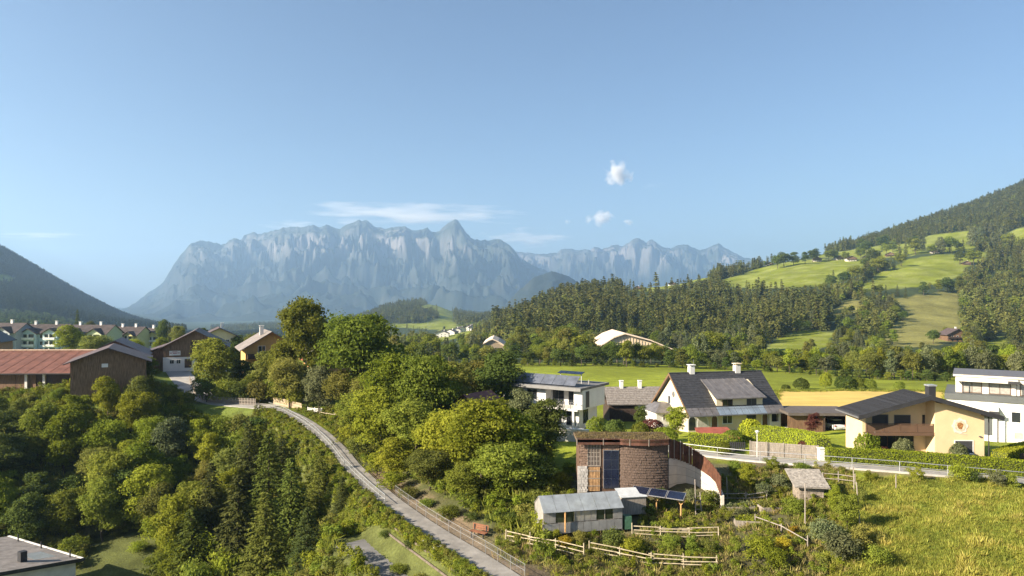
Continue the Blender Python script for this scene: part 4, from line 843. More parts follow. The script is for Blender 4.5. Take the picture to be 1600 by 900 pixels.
# ---------------------------------------------------------------- carport with a white car
def carport():
    c = P(1284, 676, 93); r = thing('carport', (c.x, c.y, c.z), R(-3), 'dark timber carport with flat roof beside dry field', 'carport')
    bx(r, 'roof', mat('carport_roof', (.10, .085, .075), .7, .2), -4.6, 4.5, -.4, 6, 2.35, 2.72); bx(r, 'rear_wall', BROWNWOOD, -4.4, 4.3, 5.6, 5.8, -.6, 2.35)
    bx(r, 'side_wall', BROWNWOOD, 4.1, 4.3, .2, 5.6, -.6, 2.35); bx(r, 'store_wall', BROWNWOOD, -4.4, .3, .3, .5, -.6, 2.35); bx(r, 'store_side', BROWNWOOD, .1, .3, .5, 5.6, -.6, 2.35)
    for x in (.35, 4.2): bx(r, 'post', DARKWOOD, x - .08, x + .08, -.1, .06, -.6, 2.35)
    d = MB().box(-3.6, 9, -4.2, 5.5, -.05, .03).build('driveway', PALEROAD, None); d.location = (c.x, c.y, c.z - .0); d.rotation_euler = (0, 0, R(-3)); tag(d, kind='structure')
    # car seen from its rear quarter
    k = thing('parked_car', (c.x + 2.4, c.y + 2.6, c.z + .03), R(12), 'white hatchback car parked under the dark carport', 'car')
    paint = mat('white_paint', (.75, .75, .74), .25, .03, 1, spec=.6); rub = mat('tyre_rubber', (.02, .02, .02), .8); rim = mat('wheel_rim', (.35, .35, .36), .35, .1, metal=.7)
    MB().prism([(-2.05, .28), (2.05, .28), (2.1, .6), (1.95, .88), (1.0, .96), (-1.9, .98), (-2.08, .62)], 'x', -.85, .85).build('body', paint, k, bevel=.05)
    MB().hexa([(-.80, -1.9, .96), (.80, -1.9, .96), (.80, 1.05, .95), (-.80, 1.05, .95)], [(-.60, -1.45, 1.48), (.60, -1.45, 1.48), (.60, .25, 1.48), (-.60, .25, 1.48)]).build('cabin', glass('car_glass', (.015, .018, .02), .05), k)
    bx(k, 'car_roof', paint, -.62, .62, -1.5, .3, 1.46, 1.53, bevel=.03)
    for x in (-.85, .85):
        for y in (-1.3, 1.3):
            w_ = MB().tube((x - .1, y, .32), (x + .1, y, .32), .32, n=14).build('wheel', rub, k); MB().tube((x - .115, y, .32), (x + .115, y, .32), .19, n=10).build('rim', rim, w_)
        bx(k, 'tail_light', mat('tail_light', (.35, .02, .02), .3), x - .16 if x > 0 else x - .005, x + .005 if x > 0 else x + .16, -2.09, -1.95, .68, .88)
    bx(k, 'number_plate', FRAMEW, -.26, .26, -2.09, -2.03, .45, .57)
carport()
# ---------------------------------------------------------------- flat-roofed house with solar rows
def flat_house():
    c = P(905, 607, 97); base = -18.2; r = thing('flat_roof_house', (c.x, c.y, base), R(-34), 'modern flat-roofed white house with rows of solar panels on top', 'house')
    zt = c.z - base                                                  # roof level; local origin under the near roof corner
    RF = mat('flat_roof', (.15, .145, .14), .8, .25, .8); SHADEDW = mat('shaded_plaster', (.55, .54, .52), .9, .1)  # second plaster: greyer copy of the white, eave shade put into its colour
    bx(r, 'roof_slab', RF, -15.6, .3, -.3, 9.0, zt - .35, zt); bx(r, 'roof_edge', mat('zinc_edge', (.20, .20, .20), .5, .1, metal=.4), -15.7, .4, -.4, -.303, zt - .42, zt + .06)
    bx(r, 'upper_wall', WHITE, -14.8, -6.2, 1.1, 7.4, zt - 3.0, zt - .353); bx(r, 'upper_core', SHADEDW, -6.2, -1.2, 2.6, 6.8, zt - 3.0, zt - .353)
    bx(r, 'white_box', WHITE, -1.2, .15, .6, 7.8, zt - 3.15, zt - .356); 
    win(r, (.15, 2.2, zt - 2.9), (1, 0), .9, 2.2, FRAMEG, SHUTTER, bars=0)
    win(r, (-4.9, 2.6, zt - 2.85), (0, -1), 1.8, 2.2, FRAMEG, GLASS); win(r, (-2.3, 2.6, zt - 2.85), (0, -1), 1.6, 2.2, FRAMEG, GLASS); win(r, (-8.6, 1.1, zt - 2.2), (0, -1), 1.6, 1.3, FRAMEG, GLASS)
    t = bx(r, 'terrace_slab', OFFW, -6.4, -.2, -.2, 2.6, zt - 3.3, zt - 3.05)
    for k in range(7): x = -6.2 + 5.8 * k / 6; bx(t, 'baluster', FRAMEG, x - .03, x + .03, -.12, -.06, zt - 3.05, zt - 2.1)
    bx(t, 'handrail', FRAMEG, -6.3, -.3, -.13, -.05, zt - 2.1, zt - 2.04)
    bx(r, 'lower_wall', WHITE, -14.6, -.9, 1.6, 7.3, -.8, zt - 3.3)
    win(r, (-4.6, 1.6, .1), (0, -1), 1.5, 2.1, FRAMEG, GLASS); win(r, (-2.2, 1.6, .1), (0, -1), 1.4, 2.1, FRAMEG, GLASS, bars=1); bx(r, 'terrace_post', WHITE, -1.1, -.8, -.1, .2, -.8, zt - 3.3)
    win(r, (-.9, 3.6, .3), (1, 0), 1.4, 1.9, FRAMEG, GLASS)
    for k in range(7):                                               # tilted rows of panels
        x = -14.6 + 1.95 * k; p = MB().slab([(x, .6, zt + .25), (x + 1.88, .6, zt + .25), (x + 1.88, 2.2, zt + 1.45), (x, 2.2, zt + 1.45)], .05).build('solar_panel', mat('blue_panel', (.10, .11, .135), .3, .25, 1, spec=.6), r)
        MB().bar((x + .1, 2.15, zt), (x + .1, 2.15, zt + 1.4), .05, .05).bar((x + 1.55, 2.15, zt), (x + 1.55, 2.15, zt + 1.4), .05, .05).build('panel_stand', STEEL, p)
    for k in range(3):
        x = -6.2 + 1.4 * k; MB().slab([(x, 4.5, zt + 1.5), (x + 1.35, 4.5, zt + 1.5), (x + 1.35, 5.6, zt + 1.75), (x, 5.6, zt + 1.75)], .06).build('solar_panel', PV, r)
    MB().box(-6.0, -5.9, 5, 5.1, zt, zt + 1.55).box(-2.4, -2.3, 5, 5.1, zt, zt + 1.55).build('rack_post', STEEL, r)
    MB().tube((-1.0, 4.8, zt), (-1.0, 4.8, zt + .7), .09, n=8).build('vent_pipe', STEEL, r)
    g = P(905, 690, 88); gw = thing('garden_wall', (g.x, g.y, g.z), R(-16), 'pale garden wall below the flat-roofed house terrace', 'wall')
    bx(gw, 'wall_block', CONC, -3.2, 1.2, 0, .3, -.6, 1.5); bx(gw, 'coping', OFFW, -3.25, 1.25, -.04, .34, 1.5, 1.58)
    h = thing('white_planter', (g.x + .4, g.y + 1.6, g.z + .3), R(-16), 'small white rounded planter above the garden wall', 'planter')
    MB().tube((0, 0, 0), (0, 0, .9), .35, .5, n=14).build('planter_bowl', WHITE, h); MB().tube((0, 0, .9), (0, 0, .98), .54, .54, n=14).build('planter_rim', WHITE, h)
flat_house()
def annex():
    c = P(990, 655, 117); r = thing('long_outbuilding', (c.x, c.y, c.z), R(3), 'low outbuilding with grey tiled roof and two white chimneys', 'outbuilding'); GT = mat('grey_tiles', (.20, .18, .165), .85, .3, 3, bump=.5, bscale=8)
    bx(r, 'white_wall', WHITE, .2, 4.2, -2.2, 3.5, -.8, 3.1); bx(r, 'timber_wall', DARKWOOD, -4.6, .198, -2.1, 3.5, -.8, 3.1)
    rf = gable_roof(r, -5.0, 4.8, 3.3, 5.5, 3.0, .18, GT, c=.7); b = MB()
    for k in range(1, 10): y = 3.3 * k / 10; b.box(-4.98, 4.78, .7 - y - .03, .7 - y + .04, 5.5 - 2.5 * k / 10 - .05, 5.5 - 2.5 * k / 10 + .05)
    b.build('tile_course', GT, rf)
    for x in (-2.0, 1.2): o = bx(r, 'chimney', WHITE, x - .28, x + .28, .3, .86, 4.9, 6.5); bx(o, 'chimney_cap', FRAMEW, x - .36, x + .36, .22, .94, 6.5, 6.6)
    win(r, (1.4, -2.2, 1.0), (0, -1), .9, .9, FRAMEG, GLASS)
annex()
# ---------------------------------------------------------------- shingled hut
def hut():
    c = P(905, 765, 64); r = thing('shingled_hut', (c.x, c.y, c.z), R(0), 'shingle-clad garden hut with curved wall, sod roof and lattice window', 'hut'); Ht = 4.55
    W0 = 8.35
    def fy(x):                                                     # plan of the front: straight, then an outward curve
        return 0.0 if x < 3.75 else -.5 * math.sin(math.pi * min(1, (x - 3.75) / 4.6)) ** .8
    xs = [0, .8, 1.95, 2.2, 3.75] + [3.75 + 4.6 * k / 16 for k in range(1, 17)]
    out = [(x, fy(x)) for x in xs] + [(W0, 3.0), (0, 3.0)]
    CORE = mat('hut_core', (.10, .06, .04), .9, .3, 3)
    MB().prism(out, 'z', -.8, Ht).build('wall', CORE, r)
    # shingles: too small to pick apart singly, one joined part
    rg = random.Random(3)
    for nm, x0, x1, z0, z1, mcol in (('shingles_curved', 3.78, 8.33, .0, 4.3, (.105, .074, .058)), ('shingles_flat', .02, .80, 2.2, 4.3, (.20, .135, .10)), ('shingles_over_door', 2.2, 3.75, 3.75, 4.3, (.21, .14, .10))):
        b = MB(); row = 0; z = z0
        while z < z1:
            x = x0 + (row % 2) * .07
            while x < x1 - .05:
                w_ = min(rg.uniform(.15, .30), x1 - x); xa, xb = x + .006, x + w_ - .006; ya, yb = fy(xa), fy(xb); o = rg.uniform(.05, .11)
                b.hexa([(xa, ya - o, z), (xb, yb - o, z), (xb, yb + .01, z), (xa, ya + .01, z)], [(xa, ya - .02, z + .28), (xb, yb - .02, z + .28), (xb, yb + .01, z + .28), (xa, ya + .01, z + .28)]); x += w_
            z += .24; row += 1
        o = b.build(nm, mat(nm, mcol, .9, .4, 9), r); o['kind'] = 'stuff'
    # roof: rusty fascia following the front, sod on top
    fr = [(x - .25 if i == 0 else x + (.2 if x > 8 else 0), fy(x) - .45) for i, x in enumerate(xs)]
    FC = mat('rusty_fascia', (.10, .045, .03), .8, .35, 1.5)
    for k in range(len(fr) - 1):
        pass
    b = MB(); n = len(fr)
    for k in range(n - 1):
        a, e = fr[k], fr[k + 1]; b.hexa([(a[0], a[1], Ht - .25), (e[0], e[1], Ht - .25), (e[0], e[1] + .08, Ht - .25), (a[0], a[1] + .08, Ht - .25)], [(a[0], a[1], Ht + .3), (e[0], e[1], Ht + .3), (e[0], e[1] + .08, Ht + .3), (a[0], a[1] + .08, Ht + .3)])
    rf = MB().prism(fr + [(W0 + .2, 3.3), (-.25, 3.3)], 'z', Ht - .02, Ht + .22).build('roof', mat('sod_roof', (.12, .085, .05), .95, .5, 2.5, bump=.8), r)
    b.build('fascia', FC, rf)
    for x in (0.0, 2.1, 4.6, 6.4): 
        i = min(range(n), key=lambda q: abs(fr[q][0] - x)); bx(rf, 'fascia_joint', GREYWOOD, fr[i][0] - .03, fr[i][0] + .03, fr[i][1] - .03, fr[i][1], Ht - .3, Ht + .33)
    C = []; rgn = np.random.default_rng(4); m = 5200; px_ = rgn.uniform(-.2, W0 + .1, m); py_ = np.array([fy(v) for v in px_]) - .35 + rgn.uniform(0, 1, m) * 3.5
    C = np.stack([px_, py_, Ht + .22 + rgn.uniform(0, .1, m) + .12 * np.clip(fbm(px_, py_, 2), -.5, 1)], 1)
    o = link('roof_grass', leaf_mesh('roof_grass', C, rgn.normal(size=(m, 3)) * np.array([1, 1, .3]), rgn.uniform(.10, .22, m), rgn.uniform(0, 1, m), asp=.25, twist=np.tile([0, 0, 1.], (m, 1)) + rgn.normal(size=(m, 3)) * .5), foliage('sod_grass', (.09, .06, .035), (.22, .16, .08)), rf); o['kind'] = 'stuff'
    # stone corner
    b = MB(); z = -.6; rg = random.Random(8)
    ST = mat('pale_stone', (.42, .40, .38), .9, .3, 3, bump=.4)
    sp = bx(r, 'stone_corner', mat('mortar', (.28, .26, .24), .95), -.12, .78, -.10, .05, -.7, 2.2)
    while z < 2.05:
        h_ = rg.uniform(.16, .28); x = -.18
        while x < .7:
            w_ = rg.uniform(.2, .42); MB().box(x + .015, min(x + w_, .8) - .015, -.16 - rg.uniform(0, .04), -.06, z + .012, z + h_ - .012).build('stone', ST, sp); x += w_
        z += h_
    # lattice window and woven door
    lw = win(r, (1.38, -.001, 2.28), (0, -1), 1.08, 2.0, GREYWOOD, glass('lattice_glass', (.10, .08, .07), .2), bars=3, rows=4, fr=.09, name='lattice_window')
    dr = bx(r, 'door', mat('woven_door', (.36, .21, .105), .85, .3, 5, stretch=(1, 1, 6)), .82, 1.95, -.07, .0, -.1, 2.1)
    for k in range(8): bx(dr, 'door_slat', mat('door_slat', (.42, .26, .13), .85, .3, 4), .84 + .14 * k, .92 + .14 * k, -.11, -.072, -.1, 2.1)
    for z in (.35, 1.05, 1.75): bx(dr, 'door_batten', GREYWOOD, .82, 1.95, -.14, -.112, z, z + .06)
    # wall-mounted solar cells, two by four
    pf = bx(r, 'solar_frame', PVF, 2.25, 3.72, -.10, -.002, .15, 3.72)
    for i in range(2):
        for j in range(4): bx(pf, 'solar_panel', PV, 2.29 + .71 * i, 2.29 + .71 * i + .68, -.125, -.102, .19 + .88 * j, .19 + .88 * j + .85)
    bx(r, 'doorstep', CONC, 2.0, 5.2, -1.6, -.9, -.6, -.02)
hut()
def retaining():
    pts = [(1045, 65.2), (1058, 66.3), (1072, 66.6), (1086, 66.2), (1099, 65.2), (1110, 63.8), (1119, 62.2), (1127, 60.4)]
    top = [686, 689, 695, 703, 712, 722, 733, 745]; mid = [715, 717, 722, 729, 737, 745, 754, 775]; b = MB(); q = []
    for (px, D), m in zip(pts, mid): p = P(px, m, D); q.append(p)
    o = q[0]; r = thing('curved_retaining_wall', tuple(o), 0, 'curved pale concrete retaining wall beside the shingled hut', 'wall')
    for a, e in zip(q[:-1], q[1:]):
        d = (e - a); n = Vector((d.y, -d.x, 0)).normalized() * .25
        lo = lambda v: Vector((v.x, v.y, min(v.z - .2, float(gz(v.x, v.y)[0]) - .6)))
        b.hexa([lo(a) - o, lo(e) - o, lo(e) - n - o, lo(a) - n - o], [a - o, e - o, e - n - o, a - n - o])
    w_ = b.build('wall_body', mat('board_concrete', (.50, .46, .40), .9, .14, .8, bump=.2), r)
    for k in range(3):
        bb = MB(); f = .22 + .27 * k
        for a, e in zip(q[:-1], q[1:]):
            d = (e - a); n = Vector((d.y, -d.x, 0)).normalized() * .008; za = a.z - (a.z + 18.4) * f; zb = e.z - (e.z + 18.4) * f
            bb.bar(Vector((a.x, a.y, za)) + n - o, Vector((e.x, e.y, zb)) + n - o, .03, .035)
        bb.build('formwork_line', mat('formwork_joint', (.30, .27, .23), .9), w_)  # thin darker lines left by the formwork boards
    t = thing('rusty_slat_fence', tuple(o), 0, 'rust-brown steel slat fence following the top of the curved wall', 'fence')
    P2 = np.array([np.array(v) for v in q]); T2 = np.array([P(px, ty, D).z for (px, D), ty in zip(pts, top)]); s = np.concatenate([[0], np.cumsum(np.linalg.norm(np.diff(P2[:, :2], axis=0), axis=1))]); N = 30
    for k in range(N):
        sa, sb = s[-1] * (k + .06) / N, s[-1] * (k + .94) / N
        g = lambda u: (np.interp(u, s, P2[:, 0]), np.interp(u, s, P2[:, 1]), np.interp(u, s, P2[:, 2]), np.interp(u, s, T2))
        a, e = g(sa), g(sb); ax = Vector((a[0], a[1], 0)); ex = Vector((e[0], e[1], 0)); n = Vector(((ex - ax).y, -(ex - ax).x, 0)).normalized() * .05
        zl = min(a[2], e[2]) + .02; zt = (a[3] + e[3]) / 2 + (.05 if k % 3 == 0 else 0)
        MB().hexa([ax + n - o + Vector((0, 0, zl)), ex + n - o + Vector((0, 0, zl)), ex - o + Vector((0, 0, zl)), ax - o + Vector((0, 0, zl))], [ax + n - o + Vector((0, 0, zt)), ex + n - o + Vector((0, 0, zt)), ex - o + Vector((0, 0, zt)), ax - o + Vector((0, 0, zt))]).build('slat', CORTEN, t)
    for k in (0, 3, 6, 9): 
        a = g(s[-1] * k / N); MB().tube(Vector((a[0], a[1] - .12, a[2] - .1)) - o, Vector((a[0], a[1] - .12, a[3] + .15)) - o, .045, n=6).build('post', GREYWOOD, t)
retaining()
# ---------------------------------------------------------------- greenhouse, pergola, ladder, beds
def greenhouse():
    c = P(972, 822, 56.2); r = thing('greenhouse', (c.x, c.y, c.z), R(13), 'grey lean greenhouse of corrugated clear sheets below the hut', 'greenhouse')
    L, dp, he, hr = 6.7, 2.6, 1.65, 2.5
    def sheet(name, col, trans, rough=.35):
        m = mat(name, col, rough, .2, 1.2, spec=.5); b_ = m.node_tree.nodes['Principled BSDF']; b_.inputs['Transmission Weight'].default_value = trans; b_.inputs['IOR'].default_value = 1.1; return m
    PCR = sheet('roof_sheet', (.45, .50, .55), .55); PCW = sheet('wall_sheet', (.78, .76, .72), .7, .3)
    FR = GREYWOOD
    fr = MB()
    for k in range(6):
        x = -L + L * k / 5; fr.box(x - .04, x + .04, -.02, .06, -.3, he); fr.box(x - .04, x + .04, dp - .06, dp + .02, -.3, he); fr.bar((x, -.02, he), (x, dp / 2, hr), .06, .06); fr.bar((x, dp + .02, he), (x, dp / 2, hr), .06, .06)
    for y in (0, dp): fr.box(-L, 0, y - .03, y + .05, he - .06, he); fr.box(-L, 0, y - .03, y + .05, .62, .68)
    fr.box(-L, 0, dp / 2 - .04, dp / 2 + .04, hr - .08, hr); fr.build('frame', FR, r)
    for k in range(6):
        a, e = -L - .08 + (L + .16) * k / 6 + .012, -L - .08 + (L + .16) * (k + 1) / 6 - .012
        MB().slab([(a, -.22, he - .06), (e, -.22, he - .06), (e, dp / 2, hr + .06), (a, dp / 2, hr + .06)], .03).build('roof_sheet', PCR, r); MB().slab([(a, dp / 2, hr + .06), (e, dp / 2, hr + .06), (e, dp + .2, he - .06), (a, dp + .2, he - .06)], .03).build('roof_sheet', PCR, r)
    segs = [(-L, -L + 1.0, 1), (-L + 1.0, -L + 2.55, 0), (-L + 2.55, -L + 3.4, 1), (-L + 3.4, -L + 4.45, 1), (-L + 4.45, -L + 5.9, 0), (-L + 5.9, 0, 1)]
    for a, e, s_ in segs:
        if s_:
            n = max(2, int((e - a) / .5))
            for j in range(n): MB().box(a + (e - a) * j / n + .01, a + (e - a) * (j + 1) / n - .01, -.05 - .012 * (j % 2), -.022 - .012 * (j % 2), .69, he - .07).build('wall_sheet', PCW, r)
        else:
            w_ = MB().box(a + .03, e - .03, -.03, -.02, .69, he - .07).build('window', glass('greenhouse_glass', (.035, .045, .028), .12), r); MB().box((a + e) / 2 - .03, (a + e) / 2 + .03, -.055, -.032, .69, he - .07).build('mullion', FR, w_)
    for j in range(10): MB().box(-L + L * j / 10 + .012, -L + L * (j + 1) / 10 - .012, -.045, -.022, -.2, .61).build('base_sheet', sheet('base_sheet', (.40, .40, .39), .4), r)
    for sx in (-L, 0):
        MB().prism([(.0, -.2), (dp, -.2), (dp, he), (dp / 2, hr - .04), (0, he)], 'x', sx - .012 if sx else .0, sx if sx else .012).build('gable_sheet', PCW, r)
    MB().box(.015, .05, .7, 1.7, 0, 1.9).build('door', FR, r)
    bx(r, 'rain_barrel', mat('green_barrel', (.07, .16, .10), .5), .25, .85, .0, .6, -.3, .75); MB().tube((-L + 1.75, -.2, -.1), (-L + 1.75, -.2, 1.55), .06, n=6).build('gold_post', NEWWOOD, r)
greenhouse()
def lean_bench():
    c = P(985, 790, 59.5); r = thing('potting_table', (c.x, c.y, c.z), R(10), 'pale plastic sheeted cold frame between greenhouse and pergola', 'cold frame')
    bx(r, 'frame_box', GREYWOOD, -1.0, 1.2, -.6, .9, -.6, .9); MB().slab([(-1.1, -.7, .95), (1.3, -.7, .95), (1.3, 1.0, 1.3), (-1.1, 1.0, 1.3)], .04).build('cover', mat('pale_sheet', (.45, .47, .48), .4, .15), r)
lean_bench()
def pergola():
    a = P(987, 764, 60.5); e = P(1071, 776, 58.5); d = e - a; r = thing('solar_pergola', (a.x, a.y, float(gz(a.x, a.y)[0])), math.atan2(d.y, d.x), 'pergola roof of three solar panels on timber Y-posts', 'pergola')
    L = math.hypot(d.x, d.y); z0 = a.z - r.location.z; z1 = e.z - r.location.z; 
    def z(x): return z0 + (z1 - z0) * x / L
    for k in range(3):
        x0, x1 = L * k / 3 + .03, L * (k + 1) / 3 - .03; p = MB().slab([(x0, -.75, z(x0) - .12), (x1, -.75, z(x1) - .12), (x1, .55, z(x1) + .18), (x0, .55, z(x0) + .18)], .05).build('solar_panel', PVF, r)
        MB().slab([(x0 + .06, -.69, z(x0) - .09), (x1 - .06, -.69, z(x1) - .09), (x1 - .06, .49, z(x1) + .18), (x0 + .06, .49, z(x0) + .18)], .03).build('cell_sheet', PV, p)
    for y in (-.45, .3): MB().bar((0, y, z(0) - .14), (L, y, z(L) - .14), .08, .1).build('beam', NEWWOOD, r)
    for x in (.2, L * .47, L * .92):
        g = -.4; MB().tube((x, 0, g), (x, 0, z(x) - .75), .07, n=7).build('post', NEWWOOD, r); MB().tube((x, 0, z(x) - .8), (x - .42, 0, z(x) - .2), .05, n=6).tube((x, 0, z(x) - .8), (x + .42, 0, z(x) - .2), .05, n=6).build('brace', NEWWOOD, r)
pergola()
def ladder():
    c = gp(1092, 0, 59.5); r = thing('orchard_ladder', tuple(c), R(5), 'tall grey wooden ladder standing between the garden beds', 'ladder')
    for x in (-.28, .28): MB().tube((x, 0, -.2), (x * .8, .35, 1.95 if x > 0 else 3.1), .04, n=6).build('stile', GREYWOOD, r)
    for k in range(5): z = .2 + .36 * k; MB().tube((-.27, .06 * k, z), (.27, .06 * k, z), .028, n=5).build('rung', GREYWOOD, r)
ladder()
def rail_fence(name, ends, label, n_rails=3, seg=2.4, hs=(.3, .62, .92), m=PALEWOOD):
    """wooden rail fence: split rails overlapping at posts"""
    pts = [gp(px, 0, D) for px, D in ends]; P3 = resample([tuple(p) for p in pts], .5); s = np.concatenate([[0], np.cumsum(np.linalg.norm(np.diff(P3, axis=0), axis=1))]); o = Vector(P3[0]); r = thing(name, tuple(o), 0, label, 'fence'); rg = random.Random(len(label))
    n = max(1, round(s[-1] / seg))
    def at(u): return Vector([np.interp(u, s, P3[:, k]) for k in range(3)]) - o
    for k in range(n + 1):
        p = at(s[-1] * k / n); MB().tube(p + Vector((0, 0, -.5)), p + Vector((rg.uniform(-.06, .06), 0, hs[-1] + rg.uniform(.1, .35))), .055, .045, n=6).build('post', m, r)
    for k in range(n):
        for h in hs[:n_rails]:
            a = at(s[-1] * k / n - (.2 if k else 0)); e = at(s[-1] * (k + 1) / n + .2 if k < n - 1 else s[-1])
            MB().tube(a + Vector((0, -.07 * (1 if k % 2 else -1), h + rg.uniform(-.07, .07))), e + Vector((0, -.07 * (1 if k % 2 else -1), h + rg.uniform(-.07, .07))), .045, .036, n=6).build('rail', m, r)
    return r
rail_fence('rail_fence', [(988, 55.5), (1050, 54.8), (1123, 54.6)], 'pale rail fence right below the solar pergola')
rail_fence('rail_fence', [(790, 55.5), (850, 53.5), (914, 51.8)], 'pale rail fence left of the gap, near the path')
rail_fence('rail_fence', [(921, 52.6), (1020, 50.8), (1125, 50)], 'long pale rail fence lowest on the garden slope')
rail_fence('rail_fence', [(1130, 62.5), (1165, 62), (1200, 62.4)], 'grey rail fence among shrubs beside the rust fence end', 2, 2.4, (.35, .75), GREYWOOD)
rail_fence('rail_fence', [(1286, 66.2), (1312, 66.0), (1336, 65.2)], 'grey rail fence behind the stone shed pen', 2, 1.8, (.45, .9), GREYWOOD)
rail_fence('rail_fence', [(1180, 57), (1230, 54), (1262, 52)], 'leaning thin rail fence in the weedy garden middle', 1, 2.6, (.7,), GREYWOOD)
def stone_shed():
    c = P(1262, 783, 62); r = thing('stone_shed', (c.x, c.y, c.z), R(-5), 'small stone shed with grey shingle roof on the slope', 'shed')
    SW = mat('rubble_wall', (.26, .22, .175), .95, .3, 3, bump=.8, bscale=5); w_ = bx(r, 'wall', SW, -1.0, 1.15, -.8, 1.0, -.8, 1.75); rg = random.Random(2)
    for face in range(2):
        z = -.6
        while z < 1.65:
            h_ = rg.uniform(.14, .26); u = -1.0 if face == 0 else -.8
            while u < (1.1 if face == 0 else .95):
                l = rg.uniform(.2, .45); e = min(u + l, 1.13 if face == 0 else .98)
                if face == 0: MB().box(u + .015, e - .015, -.8 - rg.uniform(.02, .06), -.79, z + .012, z + h_ - .012).build('stone', SW, w_)
                else: MB().box(-1.0 - rg.uniform(.02, .06), -.99, u + .015, e - .015, z + .012, z + h_ - .012).build('stone', SW, w_)
                u += l
            z += h_
    SH = mat('grey_shingle', (.27, .245, .215), .95, .35, 4); rf = MB().slab([(-1.55, -1.25, 1.62), (1.55, -1.25, 1.55), (1.5, 1.45, 2.55), (-1.6, 1.45, 2.6)], .1).build('roof', SH, r)
    b = MB()
    for j in range(12):
        x = -1.55
        while x < 1.5:
            w2 = rg.uniform(.12, .25); y = -1.28 + 2.7 * j / 12; z = 1.6 + .95 * j / 12 + rg.uniform(.01, .035); b.slab([(x, y, z), (min(x + w2, 1.52) - .012, y, z), (min(x + w2, 1.52) - .012, y + .26, z + .09), (x, y + .26, z + .09)], .03); x += w2
    o = b.build('shingles', SH, rf); o['kind'] = 'stuff'
    bx(r, 'doorway', mat('doorway_shade', (.02, .018, .015), .9), 1.152, 1.17, -.5, .3, -.2, 1.3)  # near-black plate on the wall, the interior's shade put into its colour
stone_shed()
# ---------------------------------------------------------------- along the lane
def lane_things():
    c, hw = STRIPS['lane']; edge = LR if LR[:, 1].mean() < LL[:, 1].mean() else LL
    kb = []
    rails('lane_railing', edge[2:] + np.array([0, -.0, 0]), (1.05, .55), .035, 4.4, 1.08, STEEL, 'galvanised two-rail railing along the lane above the slope', post_w=.09)
    # low concrete kerb wall under it
    o = Vector(edge[2]); t = thing('kerb_wall', tuple(o), 0, 'low pale concrete kerb wall under the lane railing', 'kerb')
    b = MB()
    for a, e in zip(edge[2:-1], edge[3:]):
        a = Vector(a) - o; e = Vector(e) - o; n = Vector((0, -.28, 0)); b.hexa([a + n - Vector((0, 0, .7)), e + n - Vector((0, 0, .7)), e - Vector((0, 0, .7)), a - Vector((0, 0, .7))], [a + n + Vector((0, 0, .06)), e + n + Vector((0, 0, .06)), e + Vector((0, 0, .06)), a + Vector((0, 0, .06))])
    b.build('kerb', CONC, t)
    # grey privacy fence in panels
    a = P(1172, 713, 75.6); e = P(1278, 721, 73.5); d = e - a; L = d.length; t = thing('privacy_fence', (a.x, a.y, a.z), math.atan2(d.y, d.x), 'weathered grey board fence in four panels beside the lane', 'fence')
    for k in range(5): x = L * k / 4; z = d.z * k / 4; bx(t, 'post', GREYWOOD, x - .06, x + .06, -.08, .06, z - .4, z + 1.75)
    for k in range(4):
        for j in range(8):
            x0, x1 = L * k / 4 + .07, L * (k + 1) / 4 - .07; z = d.z * (k + .5) / 4 + .1 + .2 * j; bx(t, 'board', GREYWOOD, x0, x1, -.02 - .012 * (j % 2), .02, z, z + .185)
    p = P(1283, 722, 73.2); q = thing('gate_pillar', tuple(p), 0, 'white gate pillar between grey fence and long hedge', 'pillar'); bx(q, 'shaft', WHITE, -.28, .28, -.28, .28, -.5, 1.45); bx(q, 'cap', OFFW, -.34, .34, -.34, .34, 1.45, 1.55)
    # street lamp
    p = P(1183, 716, 74.3); q = thing('street_lamp', tuple(p), 0, 'slim white street lamp in front of the grey board fence', 'lamp'); LP = mat('lamp_white', (.6, .6, .58), .5)
    MB().tube((0, 0, -.4), (0, 0, 2.75), .05, .035, n=8).build('pole', LP, q); MB().tube((0, 0, 2.72), (0, 0, 2.95), .10, .24, n=12).tube((0, 0, 2.95), (0, 0, 3.05), .24, .05, n=12).build('lamp_head', LP, q); 
    # dark garden gate boards left of the fence
    a = P(1140, 706, 77.6); t = thing('garden_gate', tuple(a), R(-10), 'dark slatted garden gate beside the square hedge', 'gate')
    for k in range(8): bx(t, 'gate_slat', FASCIA, .22 * k, .22 * k + .17, -.03, .03, -.2, 1.15)
    for z in (.15, .9): bx(t, 'gate_rail', FASCIA, 0, 1.75, .032, .08, z, z + .1)
lane_things()
HCORE = mat('hedge_core', (.05, .06, .015), .95, .3, 2)
